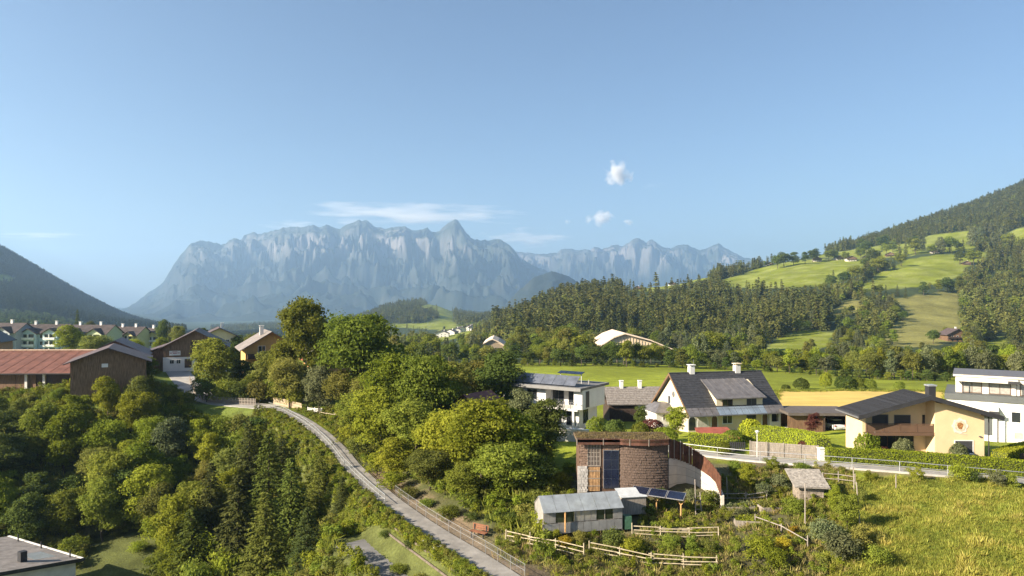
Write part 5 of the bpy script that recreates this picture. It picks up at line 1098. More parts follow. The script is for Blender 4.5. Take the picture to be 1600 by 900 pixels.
def hedge(name, pts, wd, ht, label, leafk='hedge', dens=190, leaf=.13, round_=.12, sway=.05):
    """clipped hedge along world points: solid woody core, leafy skin"""
    pts = np.asarray([tuple(p) for p in pts], float); c = resample(pts, .5); d = np.gradient(c, axis=0); d[:, 2] = 0; d /= np.linalg.norm(d, axis=1, keepdims=True); n = np.stack([d[:, 1], -d[:, 0], 0 * d[:, 0]], 1); o = c[0]
    r = thing(name, tuple(o), 0, label, 'hedge'); b = MB(); q = c - o
    for k in range(len(c) - 1):
        A, E = q[k], q[k + 1]; na, ne = n[k] * (wd / 2 - .07), n[k + 1] * (wd / 2 - .07); z0 = np.array([0, 0, -.4]); z1 = np.array([0, 0, ht - .07])
        b.hexa([A - na + z0, A + na + z0, E + ne + z0, E - ne + z0], [A - na + z1, A + na + z1, E + ne + z1, E - ne + z1])
    b.build('core', HCORE, r)
    rg = np.random.default_rng(int(abs(o[0] * 10)) + 1); s = np.concatenate([[0], np.cumsum(np.linalg.norm(np.diff(c, axis=0), axis=1))]); L = s[-1]; m = int(L * (wd + 2 * ht) * dens); u = rg.uniform(0, L, m)
    ends = int(2 * wd * ht * dens); u[:ends] = np.where(rg.uniform(size=ends) < .5, rg.uniform(-.05, .03, ends), L + rg.uniform(-.03, .05, ends))
    side = rg.uniform(0, wd + 2 * ht, m); top = side < wd; left = (side >= wd) & (side < wd + ht)
    lat = np.where(top, side - wd / 2, np.where(left, -wd / 2, wd / 2)); zz = np.where(top, ht, np.where(left, side - wd, side - wd - ht)); lat[:ends] = rg.uniform(-wd / 2, wd / 2, ends); zz[:ends] = rg.uniform(0, ht, ends)
    nn = np.stack([np.interp(u, s, n[:, k]) for k in range(3)], 1); cc = np.stack([np.interp(u, s, q[:, k]) for k in range(3)], 1); dd = np.stack([np.interp(u, s, d[:, k]) for k in range(3)], 1); cc += dd * np.where(u < 0, u, np.where(u > L, u - L, 0))[:, None]
    w_ = sway * fbm(u * .9, zz * .9 + lat, 3); N = np.where(top[:, None], np.array([0, 0, 1.]), nn * np.sign(lat)[:, None]); N[:ends] = dd[:ends] * np.sign(u[:ends] - L / 2)[:, None]
    edge = np.clip((zz - ht + .25) / .25, 0, 1) * (~top); C = cc + nn * (lat * (1 - .05 * edge))[:, None] + np.array([0, 0, 1.]) * zz[:, None] + N * (w_ + rg.normal(0, .035, m))[:, None]
    link('leaves', leaf_mesh('hedge_leaves', C, N + rg.normal(size=(m, 3)) * .5, leaf * rg.uniform(.6, 1.3, m), rg.uniform(0, 1, m)), LEAF[leafk], r); return r
hedge('long_hedge', [P(1292, 730, 72.3), P(1400, 734, 71.6), P(1500, 742, 70.6), P(1590, 750, 69.8), P(1680, 757, 69)], 1.3, 2.0, 'long clipped yellow-green hedge in front of the yellow house')
hedge('curved_hedge', [P(1160, 690, 84), P(1195, 694, 82.5), P(1240, 700, 80), P(1272, 706, 77.5), P(1288, 716, 74.8)], 1.6, 2.15, 'curving clipped hedge behind the grey board fence')
hedge('square_hedge', [P(1077, 703, 80), P(1138, 706, 79)], 1.6, 1.9, 'square clipped hedge in front of the red-roofed shed')
hedge('side_hedge', [P(1562, 735, 72), P(1590, 724, 76), P(1620, 716, 80)], 1.5, 2.0, 'bright rounded hedge corner right of the yellow house')
hedge('low_hedge', [P(1158, 676, 90), P(1176, 678, 89)], 1.2, 1.3, 'small dark block hedge under the cream house windows', leafk='dark')
def side_fence():
    a = P(1552, 726, 74.6); e = P(1640, 735, 73); d = e - a; t = thing('sloping_fence', tuple(a), math.atan2(d.y, d.x), 'dark board fence stepping down at the right edge', 'fence')
    for k in range(12): bx(t, 'board', DARKWOOD, .5 * k, .5 * k + .46, 0, .05, -.8, 1.7 - .06 * k)
side_fence()
# ---------------------------------------------------------------- village on the left
def barn(name, label, c, rz, W_, Dp, zw, zr, mw, mr, over=.7, cat='barn', th=.16, base=None, axis='y', wins=(), mat_w=None, h2=None):
    """gable barn, ridge running away from the front (local -y is the front)"""
    r = thing(name, tuple(c), rz, label, cat); h = W_ / 2; slope = (zr - zw) / h
    gable_wall(r, 0, Dp, h, zw, zr, mw, 'y', z0=-1.5)
    gable_roof(r, -over, Dp + over, h + over, zr + th, zw - slope * over + th, th, mr, 'y')
    for k in range(int(W_ / .9)):                                # cover strips of the boarding
        x = -h + .45 + .9 * k; zt = zr - (zr - zw) * abs(x) / h; bx(r, 'cover_strip', mw, x - .05, x + .05, -.04, .0, (base or 0) + .05, zt - .1)
    if base: bx(r, 'plaster_base', WHITE, -h - .03, h + .03, -.06, Dp, -1.5, base)
    for (x, z, w_, h_) in wins: win(r, (x, -.06 if base and z < base else 0, z), (0, -1), w_, h_, FRAMEW, GLASS, bars=1)
    return r
def village():
    # long red-roofed barn at the left edge
    c = P(118, 612, 117); r = thing('red_roof_barn', tuple(c), R(2), 'long barn with broad red-brown sheet roof at left edge', 'barn'); L = 26
    bx(r, 'wall', DARKWOOD, -L, -.4, .5, 12, -1.5, 3.2); ze, zr = P(118, 583, 116).z - c.z, P(118, 547, 126).z - c.z
    rf = MB().slab([(-L - .5, -.8, ze), (.3, -.8, ze), (.3, 9, zr), (-L - .5, 9, zr)], .18).build('roof', REDROOF, r); MB().slab([(-L - .5, 9, zr), (.3, 9, zr), (.3, 18, ze), (-L - .5, 18, ze)], .18).build('rear_roof', REDROOF, r)
    bx(rf, 'ridge_cap', mat('ridge_cap', (.45, .33, .24), .7), -L - .5, .35, 8.7, 9.3, zr - .03, zr + .16); bx(rf, 'gutter', FASCIA, -L - .5, .35, -.95, -.8, ze - .2, ze - .05)
    for k in range(13): x = -L + 2 * k; MB().bar((x, -.78, ze + .02), (x, 8.7, zr + .02), .035, .03).build('roof_seam', REDROOF, rf)
    bx(r, 'door_leaf', BROWNWOOD, -10.2, -6.9, .42, .498, -.5, 2.9); bx(r, 'door_leaf', BROWNWOOD, -13.6, -10.3, .42, .498, -.5, 2.9)
    for x in (-8.4, -5.4): bx(r, 'pillar', OFFW, x - .2, x + .2, .1, .4, -1.5, 3.1)
    bx(r, 'trough', CONC, -6, -4, -.5, .2, -1.5, .2)
    # brown gable barn
    r = barn('gable_barn', 'weathered brown board barn with gable front and tiny white window', P(170, 603, 111), R(27), 10.6, 12, 4.0, 6.1, BARNWOOD, BROOF, .9); bx(r, 'hatch', FRAMEW, -1.0, -.1, -.06, .01, 3.05, 3.65)
    barn('gable_barn', 'brown barn half hidden behind the gable front barn', P(180, 590, 138), R(24), 11, 12, 4.6, 7.4, BARNWOOD, mat('pale_brown_roof', (.17, .12, .105), .6, .3, 1), .8)
    # barn with white base and sign
    c = P(305, 574, 150); r = barn('white_base_barn', 'tall dark barn with white ground floor and a hanging sign', c, R(22), 12.6, 16, 4.6, 8.0, BARNWOOD, BROOF, .8, base=2.35, wins=((-4.6, 1.0, .75, .75), (-3.3, 1.0, .75, .75), (.8, 1.0, .75, .75)))
    bx(r, 'door', DARKWOOD, -2.1, -.7, -.1, -.06, 0, 1.9); s = bx(r, 'sign', FRAMEW, -5.1, -2.9, -.12, -.05, 2.75, 3.75)
    red = mat('sign_red', (.35, .05, .05), .7)
    for x0, x1, z in ((-4.5, -3.5, 3.45), (-4.95, -4.55, 3.2), (-4.4, -3.6, 3.15), (-3.5, -3.05, 3.2)): bx(s, 'sign_line', red, x0, x1, -.135, -.121, z, z + .14)
    bx(r, 'loft_door', DARKWOOD, -.9, 2.9, -.1, -.001, 3.2, 5.6)
    MB().prism([(-6.3, -1.5), (-12, -1.5), (-12, 2.5), (-6.3, 4.4)], 'y', 1.5, 15).build('lean_to_wall', BARNWOOD, r); MB().slab([(-12.8, .8, 2.55), (-6.4, .8, 4.72), (-6.4, 15.5, 4.72), (-12.8, 15.5, 2.55)], .15).build('lean_to_roof', BROOF, r)
    # cream house behind it
    c = P(343, 560, 188); r = barn('village_house', 'cream village house with brown roof behind the tall barn', c, R(25), 8.5, 10, 6.2, 8.3, CREAM, BROOF, .9, cat='house', wins=((-2.2, 4, .9, 1.1), (2.0, 4, .9, 1.1), (-2.2, 1.2, .9, 1.1))); chimney(r, .8, 4, 7.6, 9.4, .7, WHITE, FRAMEW)
    # yellow-brown house by the birch
    c = P(424, 585, 134); YB = mat('ochre_plaster', (.50, .34, .12), .9, .12); r = barn('ochre_house', 'ochre house with grey roof left of the tall birch', c, R(26), 9.5, 11, 5.4, 8.3, YB, mat('grey_brown_roof', (.20, .175, .16), .7, .25, 1), 1.1, cat='house', wins=((1.8, 4.4, 1.6, 1.3), (-1.8, 4.4, 1.2, 1.2)))
    bx(r, 'balcony', DARKWOOD, -4.4, 4.4, -1.0, -.05, 3.2, 4.1); chimney(r, -1.4, 4, 7.6, 9.2, .7, OFFW, FRAMEW)
    c = P(520, 590, 128); barn('red_roof_cottage', 'orange-walled cottage with red roof half hidden by big linden', c, R(30), 7, 8, 3.4, 5.4, mat('orange_plaster', (.50, .27, .12), .9, .1), REDTILE, .8, cat='house')
    c = P(728, 664, 92); r = barn('hidden_cottage', 'small dark cottage with red-brown roof among the trees', c, R(-35), 4.6, 5, 2.6, 4.0, GREYWOOD, mat('dark_red_roof', (.17, .07, .06), .7, .2), .6, cat='house', wins=((0, .9, .9, 1),))
    c = P(-32, 560, 195); r = barn('brick_house', 'orange-walled house with slate roof at the far left edge', c, R(20), 9, 12, 5.0, 8.0, mat('brick_orange', (.36, .20, .13), .9, .15), DROOF, .9, cat='house', wins=((-1.6, 2.6, 1.1, 1.2), (2, 2.6, 1.1, 1.2)))
village()
def hotel(px0, px1, ytop, ybase, D, m, label, gables, rz=0):
    a = P(px0, ybase, D); e = P(px1, ybase, D); L = e.x - a.x; H = P(0, ytop, D).z - a.z; r = thing('apartment_building', ((a.x + e.x) / 2, D, a.z), R(rz), label, 'building', 'hotel blocks at the village edge'); Dp = 11; zw = H - 3.4
    RFM = mat('hotel_roof', (.062, .048, .045), .75, .3, .6); BW = mat('balcony_white', (.70, .70, .66), .8, .05)
    MB().prism([(0, -4), (Dp, -4), (Dp, zw), (Dp / 2, H - .25), (0, zw)], 'x', -L / 2, L / 2).build('wall', m, r)
    gable_roof(r, -L / 2 - .5, L / 2 + .5, Dp / 2 + 1.1, H, zw - .55, .22, RFM, 'x', Dp / 2)
    for k in range(gables):
        x = -L / 2 + L * (k + .5) / gables; hw = min(3.6, L / gables * .34); zt = zw + hw * .55
        w_ = MB().prism([(x - hw, -4), (x + hw, -4), (x + hw, zw - .2), (x, zt), (x - hw, zw - .2)], 'y', -1.6, 2).build('gable_bay', m, r)
        MB().prism([(x - hw - .8, zw - .55), (x, zt + .25), (x + hw + .8, zw - .55), (x + hw + .8, zw - .75), (x, zt), (x - hw - .8, zw - .75)], 'y', -2.5, 4.2).build('gable_roof', RFM, w_)
        for f in range(3):
            z = zw - 2.7 - 2.9 * f
            if z < -3.5: continue
            bx(w_, 'loggia', GLASS, x - hw * .72, x + hw * .72, -1.66, -1.61, z, z + 2.0); bx(w_, 'balcony', BW, x - hw * .8, x + hw * .8, -2.6, -1.67, z - .25, z + .65); bx(w_, 'balcony_pier', BW, x - .12, x + .12, -2.5, -1.67, z + .65, z + 2.1)
    for f in range(3):
        z = zw - 2.3 - 2.9 * f
        if z < -3.5: continue
        n = int(L / 3.2)
        for k in range(n):
            x = -L / 2 + L * (k + .5) / n
            if any(abs(x - (-L / 2 + L * (g + .5) / gables)) < 4.2 for g in range(gables)) and L / gables > 9: continue
            win(r, (x, 0, z), (0, -1), 1.2, 1.3, FRAMEB, GLASS, bars=1)
    for k in range(max(2, gables)): x = -L / 2 + L * (k + .35) / max(2, gables); chimney(r, x, Dp / 2, H - .4, H + 1.1, .9, FRAMEW, FRAMEW)
hotel(-45, 27, 505, 560, 285, mat('hotel_grey', (.34, .37, .40), .9, .06), 'slate-roofed grey hotel block at the far left', 2, -4)
hotel(33, 97, 507, 560, 290, mat('hotel_blue', (.40, .52, .56), .9, .06), 'pale blue hotel block with white balconies', 2, 3)
hotel(100, 168, 508, 560, 300, mat('hotel_green', (.48, .52, .34), .9, .06), 'pale green hotel block behind the leafy bushes', 2, -3)
hotel(171, 216, 511, 560, 315, mat('hotel_yellow', (.58, .54, .26), .9, .06), 'pale yellow hotel block left of its smaller neighbour', 2, -6)
hotel(219, 266, 513, 560, 325, mat('hotel_lemon', (.55, .50, .22), .9, .06), 'lemon hotel block nearest the tall dark barn', 1, -8)
def picket(name, ends, label, h=1.1, m=GREYWOOD, step=.32):
    pts = resample([tuple(gp(px, 0, D)) for px, D in ends], .4); s = np.concatenate([[0], np.cumsum(np.linalg.norm(np.diff(pts, axis=0), axis=1))]); o = pts[0]; r = thing(name, tuple(o), 0, label, 'fence'); me = MB().box(-.07, .07, -.015, .015, -.1, h).mesh('picket'); me.materials.append(m)
    for u in np.arange(0, s[-1], step):
        p = [np.interp(u, s, pts[:, k]) - o[k] for k in range(3)]; q = [np.interp(u + .2, s, pts[:, k]) - o[k] for k in range(3)]; c = bpy.data.objects.new('picket', me); COL.objects.link(c); c.parent = r; c.location = p; c.rotation_euler = (0, 0, math.atan2(q[1] - p[1], q[0] - p[0]))
    for z in (.3, .8):
        b = MB()
        for a, e in zip(pts[:-1], pts[1:]): b.bar(Vector(a - o) + Vector((0, 0, z)), Vector(e - o) + Vector((0, 0, z)), .05, .08)
        b.build('rail', m, r)
picket('picket_fence', [(296, 138), (303, 129), (318, 123), (345, 119.5), (400, 117)], 'grey picket fence curving round the village road bend', 1.25)
picket('board_fence', [(427, 118.5), (450, 115), (472, 111)], 'pale board fence above the path beside the orchard', 1.3, mat('pale_boards', (.42, .33, .22), .85, .2), .2)
def gate():
    c = gp(492, 0, 108.5); r = thing('field_gate', tuple(c), R(-25), 'white five-bar field gate at the orchard corner', 'gate')
    for k in range(5): bx(r, 'bar', FRAMEW, -1.4, 1.4, -.03, .03, .15 + .22 * k, .24 + .22 * k)
    for x in (-1.4, 0, 1.4): bx(r, 'upright', FRAMEW, x - .05, x + .05, -.05, -.031, -.2, 1.25)
gate()
rail_fence('rail_fence', [(500, 107), (520, 104), (545, 100)], 'pale log rail fence running down beside the hedge bank by the path', 2, 2.6, (.4, .8))
# ---------------------------------------------------------------- the path's railings, bench, crib wall
def path_things():
    left = PL if PL[:, 0].mean() < PR_[:, 0].mean() else PR_; right = PR_ if left is PL else PL
    px = CX + F * left[:, 0] / left[:, 1]; a = np.where(px < 603)[0]; rails('path_railing', left[a[0]:a[-1]], (1.05, .6), .028, 2.0, 1.08, STEEL, 'galvanised railing along the upper winding footpath', mesh=True, post_w=.07)
    b = np.where(px >= 585)[0]; rails('path_railing', right[b[0]:b[-1] + 1] if b[0] < b[-1] else right[:5], (1.0, .55), .016, 2.2, 1.02, mat('dull_steel', (.30, .30, .30), .5, .15, metal=.5), 'thin railing on the far side of the lower footpath', mesh=True, post_w=.06)
    c = gp(748, 0, 57.5); r = thing('park_bench', tuple(c), R(-32), 'brown wooden bench on bare earth beside the footpath', 'bench'); BW = mat('bench_wood', (.20, .085, .045), .7, .25, 4)
    for k in range(3): bx(r, 'seat_slat', BW, -.8, .8, -.25 + .17 * k, -.11 + .17 * k, .43, .48)
    for k in range(3): bx(r, 'back_slat', BW, -.8, .8, .27 + .02 * k, .31 + .02 * k, .55 + .16 * k, .68 + .16 * k)
    for x in (-.6, .6): bx(r, 'leg', FASCIA, x - .04, x + .04, -.25, -.17, -.2, .43); bx(r, 'leg', FASCIA, x - .04, x + .04, .22, .30, -.2, .95)
    # concrete posts and beams of the crib wall below the path
    k0 = np.argmin(abs(px - 625)); o = left[k0]; t = thing('crib_wall', tuple(o), 0, 'stepped crib wall of pale blocks and logs below the footpath', 'retaining wall')
    d = np.gradient(left, axis=0); CB = mat('crib_block', (.52, .50, .45), .9, .12)
    for i, k in enumerate(range(0, k0 + 1, 2)):
        p = left[k]; n = np.array([d[k][1], -d[k][0]]); n /= np.linalg.norm(n); n = n if n[0] < 0 else -n; X_, Y_ = p[0] + n[0] * .5, p[1] + n[1] * .5; q = Vector((X_ - o[0], Y_ - o[1], float(gz(X_, Y_)[0]) + .12 - o[2]))
        bl = MB().box(-.45, .45, -.14, .14, -.35, .12).build('block', CB, t); bl.location = q; bl.rotation_euler = (0, 0, math.atan2(n[1], n[0]))
    for j in range(3):
        b = MB(); pts = []
        for k in range(0, k0 + 1, 2):
            p = left[k]; n = np.array([d[k][1], -d[k][0]]); n /= np.linalg.norm(n); n = n if n[0] < 0 else -n; X_, Y_ = p[0] + n[0] * (.75 + .42 * j), p[1] + n[1] * (.75 + .42 * j); pts.append(Vector((X_ - o[0], Y_ - o[1], float(gz(X_, Y_)[0]) + .1 - o[2])))
        for a_, e_ in zip(pts[:-1], pts[1:]): MB().tube(a_, e_, .10, n=7).build('log', mat('old_logs', (.13, .105, .08), .9, .3, 3), t)
    b = MB()                                                        # concrete shoulder under the upper railing
    q0 = np.argmin(abs(px - 560)); q1 = np.argmin(abs(px - 605)); lo, hi = min(q0, q1), max(q0, q1); o2 = left[lo]; s = thing('concrete_abutment', tuple(o2), 0, 'pale concrete shoulder holding the footpath bend', 'wall')
    for k in range(lo, hi):
        A, E = Vector(left[k] - o2), Vector(left[k + 1] - o2); n = Vector((-.3, -.1, 0)); b.hexa([A + n - Vector((0, 0, .9)), E + n - Vector((0, 0, .9)), E - Vector((0, 0, .9)), A - Vector((0, 0, .9))], [A + n - Vector((0, 0, .02)), E + n - Vector((0, 0, .02)), E - Vector((0, 0, .02)), A - Vector((0, 0, .02))])
    b.build('shoulder', mat('old_concrete', (.28, .26, .23), .95, .3, .8), s)
path_things()
# ---------------------------------------------------------------- building at the lower left corner
def corner_house():
    c = P(128, 872, 70); r = thing('corner_house', (c.x, c.y, c.z - 6.0), R(62), 'pale house with grey flat-pitched roof at the lower left corner', 'house'); Ht = 6.0; LG = mat('grey_sheet_roof', (.21, .19, .175), .75, .25, 1.2)
    MB().prism([(-12, -3), (-.4, -3), (-.4, Ht - .2), (-12, Ht + 1.6)], 'y', .4, 13.5).build('wall', OFFW, r); rf = MB().slab([(-12.5, -.1, Ht + 1.95), (.15, -.1, Ht - .05), (.15, 14, Ht - .05), (-12.5, 14, Ht + 1.95)], .2).build('roof', LG, r)
    def rz_(x): return Ht - .05 - x * .158
    bx(rf, 'gutter', FASCIA, .15, .3, -.1, 14, Ht - .24, Ht - .08)
    MB().hexa([(-12.5, -.18, Ht + 1.62), (.15, -.18, Ht - .36), (.15, -.1, Ht - .36), (-12.5, -.1, Ht + 1.62)], [(-12.5, -.18, Ht + 1.98), (.15, -.18, Ht + .0), (.15, -.1, Ht + .0), (-12.5, -.1, Ht + 1.98)]).build('verge', FASCIA, rf)
    MB().hexa([(-.1, -.1, rz_(0)), (.12, -.1, rz_(0)), (.12, 14, rz_(0)), (-.1, 14, rz_(0))], [(-.1, -.1, rz_(0) + .09), (.12, -.1, rz_(0) + .09), (.12, 14, rz_(0) + .09), (-.1, 14, rz_(0) + .09)]).build('edge_tiles', OFFW, rf)
    for k in range(3):
        y = 4.6 + 1.6 * k; MB().slab([(-7.6, y, rz_(-7.6) + .5), (-5.4, y, rz_(-5.4) + .08), (-5.4, y + 1.4, rz_(-5.4) + .08), (-7.6, y + 1.4, rz_(-7.6) + .5)], .06).build('roof_window', mat('bright_glass', (.62, .66, .70), .15, .05, spec=.7), rf)
    bx(rf, 'chimney', FASCIA, -4.6, -4.0, 2.2, 2.8, rz_(-4.6) - .3, rz_(-4.6) + 1.0); MB().slab([(-3.2, 2.4, rz_(-3.2) + .03), (-1.2, 2.4, rz_(-1.2) + .03), (-1.2, 5.2, rz_(-1.2) + .03), (-3.2, 5.2, rz_(-3.2) + .03)], .05).build('roof_hatch', mat('hatch_glass', (.25, .28, .30), .2, .1), rf)
    for x, y in ((-.5, 1.2), (-.5, 6.5), (-.5, 11.0)): MB().tube((x, y, rz_(x) - .1), (x, y, rz_(x) + .75), .07, n=7).build('vent_pipe', FASCIA, rf)
    win(r, (-3.6, .4, Ht - 2.1), (0, -1), .95, 1.2, FRAMEW, GLASS, sill=WHITE); win(r, (-7.0, .4, Ht - 2.1), (0, -1), .95, 1.2, FRAMEW, GLASS, sill=WHITE)
corner_house()
# ---------------------------------------------------------------- far houses on the hill and in the valley
def chalet(px, py, W_, Dp, H, label, wall=None, roof=None, rz=0, wood=True, D=None, group='farmhouses scattered on the hill', name='farmhouse'):
    p = hit(px, py) if D is None else P(px, py, D); p.z -= .6; r = thing(name, tuple(p), R(rz), label, 'house', group); h = W_ / 2; zw = H * .62
    gable_wall(r, 0, Dp, h, zw, H, wall or WHITE, 'y', z0=-3); gable_roof(r, -1.4, Dp + 1, h + 1.3, H + .3, zw - (H - zw) / h * 1.3 + .3, .3, roof or BROOF, 'y')
    if wood: MB().prism([(-h - .02, zw * .52), (h + .02, zw * .52), (h + .02, zw), (0, H - .05), (-h - .02, zw)], 'y', -.12, 0).build('timber_gable', BROWNWOOD, r); bx(r, 'balcony', DARKWOOD, -h, h, -1.1, -.14, zw * .5, zw * .5 + .95)
    for x in (-h * .5, 0, h * .5): win(r, (x, 0, .8), (0, -1), 1.1, 1.2, FRAMEB, GLASS, bars=0); win(r, (x, -.12 if wood else 0, zw * .62), (0, -1), 1.0, 1.1, FRAMEW, GLASS, bars=0)
    chimney(r, h * .3, Dp * .5, H - 1, H + 1, .9, WHITE, FRAMEW); return r
PLB = mat('pale_brown_tiles', (.22, .13, .09), .8, .2)
for a in [(1277, 409, 14, 12, 9, 'white and timber farmhouse leftmost in the hill hamlet'), (1313, 406, 13, 12, 8, 'farmhouse with broad brown roof second in the hill hamlet'), (1331, 408, 15, 12, 9, 'largest white farmhouse in the middle of the hill hamlet'),
          (1357, 405, 11, 10, 7, 'small orange-roofed farmhouse right of the hamlet middle'), (1391, 401, 13, 12, 8, 'dark farmhouse half hidden by trees above the slanting meadow'), (1462, 396, 12, 10, 7, 'low grey farmhouse above the upper meadow edge'),
          (1511, 414, 10, 9, 6, 'lone little hay barn standing on the bright upper meadow'), (1567, 402, 14, 12, 9, 'pale farmhouse near the right edge above the wood'), (1596, 400, 16, 12, 10, 'white-walled farmhouse cut by the right edge'),
          (1496, 534, 13, 10, 9, 'dark timber chalet at the foot of the brown pasture')]:
    chalet(*a, wall=BROWNWOOD if 'dark' in a[5] or 'hay' in a[5] else mat('warm_white', (.66, .60, .52), .9), roof=PLB if 'orange' in a[5] else None, rz=random.Random(a[0]).uniform(-25, 5))
for a in [(1162, 414, 14, 11, 7, 'white house on the crest left of the upper meadow'), (1203, 412, 12, 11, 6, 'white house on the crest behind the spruce row'), (1050, 440, 11, 10, 6, 'tiny white house on the ridge meadow'), (996, 446, 11, 10, 6, 'brown hut on the ridge above the dark wood')]:
    chalet(*a, wall=BROWNWOOD if 'brown' in a[5] else None, rz=-10)
for k, (px, py, W_) in enumerate([(702, 524, 16), (712, 521, 14), (722, 519, 14), (731, 517, 12), (690, 527, 18), (738, 516, 12)]):
    chalet(px, py, W_, 12, 9, 'pale house in the distant valley hamlet below the knoll', group='houses of the distant valley hamlet', rz=20 * (k % 3) - 20, wood=False, wall=OFFW)
def hall(px0, px1, ytop, ybase, D, apex, label, m):
    a = P(px0, ybase, D); e = P(px1, ybase, D); L = e.x - a.x; H = P(0, ytop, D).z - a.z; r = thing('industrial_hall', tuple(a), 0, label, 'hall'); ax = L * apex; he = H * .42
    MB().prism([(0, -6), (L, -6), (L, H * .12), (ax, H - .4), (0, he - .4)], 'y', 0, 40).build('wall', mat('pale_cladding', (.60, .50, .36), .8, .12, .3), r)
    pr = [(-1, he - .5), (ax * .5, H * .8), (ax, H), (ax + (L - ax) * .5, H * .66), (L + 1, H * .08), (L + 1, H * .08 - .5), (ax + (L - ax) * .5, H * .66 - .6), (ax, H - .6), (ax * .5, H * .8 - .6), (-1, he - 1)]
    rf = MB().prism(pr, 'y', -1.5, 41).build('roof', m, r)
    for k in range(1, 24):
        x = L * k / 24; bx(r, 'cladding_rib', mat('pale_rib', (.50, .40, .28), .8), x - .12, x + .12, -.2, 0, -2, max(.3, np.interp(x, [0, ax, L], [he, H, H * .12]) - 1))
hall(942, 1054, 520, 550, 330, .30, 'long pale curved-roof hall beyond the meadow trees', mat('pale_hall_roof', (.66, .53, .40), .7, .12, .4)); hall(757, 788, 529, 541, 420, .4, 'small pale hall in the valley left of the wooded hill', mat('pale_hall_roof', (.60, .5, .40), .7, .12, .4))
# ---------------------------------------------------------------- trees, one by one
def T(px, D, ytop, wpx, kind, leafk, label, group=None, dz=0, name=None):
    """tree whose foot stands on the ground under column px at distance D and whose top reaches row ytop; wpx = crown width in photo pixels"""
    g = gp(px, 0, D, dz - .15); h = (HY - ytop) / F * D - g.z; wd = wpx / F * D; nat = {'b0': .75, 'b1': .62, 'b2': .84, 'b3': .5, 'bi': .5, 's0': .50, 's1': .46, 'm0': .74, 'm1': .6, 'm2': .46, 'ms': .38, 'sh': 1.08, 'sh1': 1.0, 'bl': .95}[kind]
    return tree(kind, leafk, g, max(h, .8), min(wd / (max(h, .8) * nat), 1.5), label, group, name)
# village and orchard
T(335, 124, 524, 68, 'b1', 'mid', 'round dense tree beside the village road bend')
T(474, 119, 467, 76, 'bi', 'mid', 'tall birch towering over the orchard', name='birch_tree')
T(497, 128, 500, 40, 'b1', 'dark', 'dark tree right behind the tall birch')
T(562, 104, 487, 128, 'b2', 'mid', 'big spreading linden left of the path clump')
T(420, 124, 545, 62, 'b1', 'olive', 'leafy tree in front of the ochre house'); T(382, 128, 560, 46, 'b1', 'dark', 'dark small tree between road bend and ochre house')
T(452, 114, 556, 66, 'b0', 'olive', 'orchard tree beneath the birch'); T(500, 108, 568, 52, 'b1', 'grey', 'greyish orchard tree behind the field gate'); T(535, 103, 575, 54, 'b0', 'olive', 'orchard tree at the foot of the big linden')
T(395, 121, 582, 40, 'b1', 'mid', 'low tree over the picket fence end'); T(365, 150, 540, 34, 'b1', 'dark', 'dark tree behind the round road tree')
T(110, 210, 505, 44, 'b1', 'lime', 'bright bushy tree in front of the pale blue hotel'); T(150, 200, 522, 52, 'b0', 'olive', 'olive bushes in front of the green hotel'); T(205, 190, 529, 40, 'b0', 'lime', 'lime bush in front of the yellow hotel'); T(250, 200, 525, 26, 'b1', 'lime', 'small lime tree left of the dark barn gable')
T(121, 330, 482, 17, 's1', 'spruce', 'dark spruce rising above the hotel roofs'); T(58, 330, 500, 16, 's0', 'dark', 'tiny dark treetop over the blue hotel roof'); T(256, 300, 497, 24, 'b1', 'dark', 'dark tree above the lemon hotel'); T(265, 290, 502, 14, 's0', 'spruce', 'spruce above the lemon hotel'); T(278, 260, 507, 24, 'b0', 'olive', 'olive tree right of the lemon hotel')
T(320, 240, 510, 24, 'b1', 'dark', 'dark tree behind the barn ridge'); T(368, 190, 522, 30, 'b1', 'dark', 'dark tree right of the cream village house'); T(378, 180, 520, 14, 's1', 'spruce', 'slim spruce between the village houses'); T(400, 190, 519, 36, 'b0', 'olive', 'olive tree behind the ochre house'); T(140, 320, 500, 20, 'b0', 'grey', 'pale treetop over the green hotel')
T(225, 118, 556, 44, 'b1', 'mid', 'leafy tree at the right foot of the brown gable barn')
for px, D, yt, wp, lf, lb in [(322, 121.5, 588, 40, 'dark', 'dark bush under the round road tree'), (350, 120.5, 590, 44, 'mid', 'green bush under the round road tree'), (378, 119.5, 594, 36, 'dark', 'dark bush behind the picket fence middle'), (405, 119, 592, 36, 'olive', 'olive bush behind the picket fence end'), (430, 121, 586, 40, 'mid', 'green bush behind the pale board fence'), (462, 114, 602, 30, 'mid', 'bush at the lawn behind the pale board fence')]: T(px, D, yt, wp, 'sh', lf, lb)
for px, D, yt, wp, lf, lb in [(322, 110, 646, 44, 'lime', 'lime bush below the village road bend'), (352, 109, 648, 42, 'mid', 'green bush below the village road bend'), (378, 108.5, 645, 44, 'olive', 'olive bush below the road end of the path'), (402, 107, 650, 40, 'dark', 'dark bush below the start of the path railing'), (338, 104, 668, 50, 'lime', 'lime bush on the slope under the road bend'), (372, 102, 672, 52, 'mid', 'green bush on the slope under the road bend'), (300, 112, 640, 40, 'mid', 'green bush left below the road bend'), (410, 101, 676, 46, 'lime', 'lime bush on the slope under the path start')]: T(px, D, yt, wp, 'sh', lf, lb)
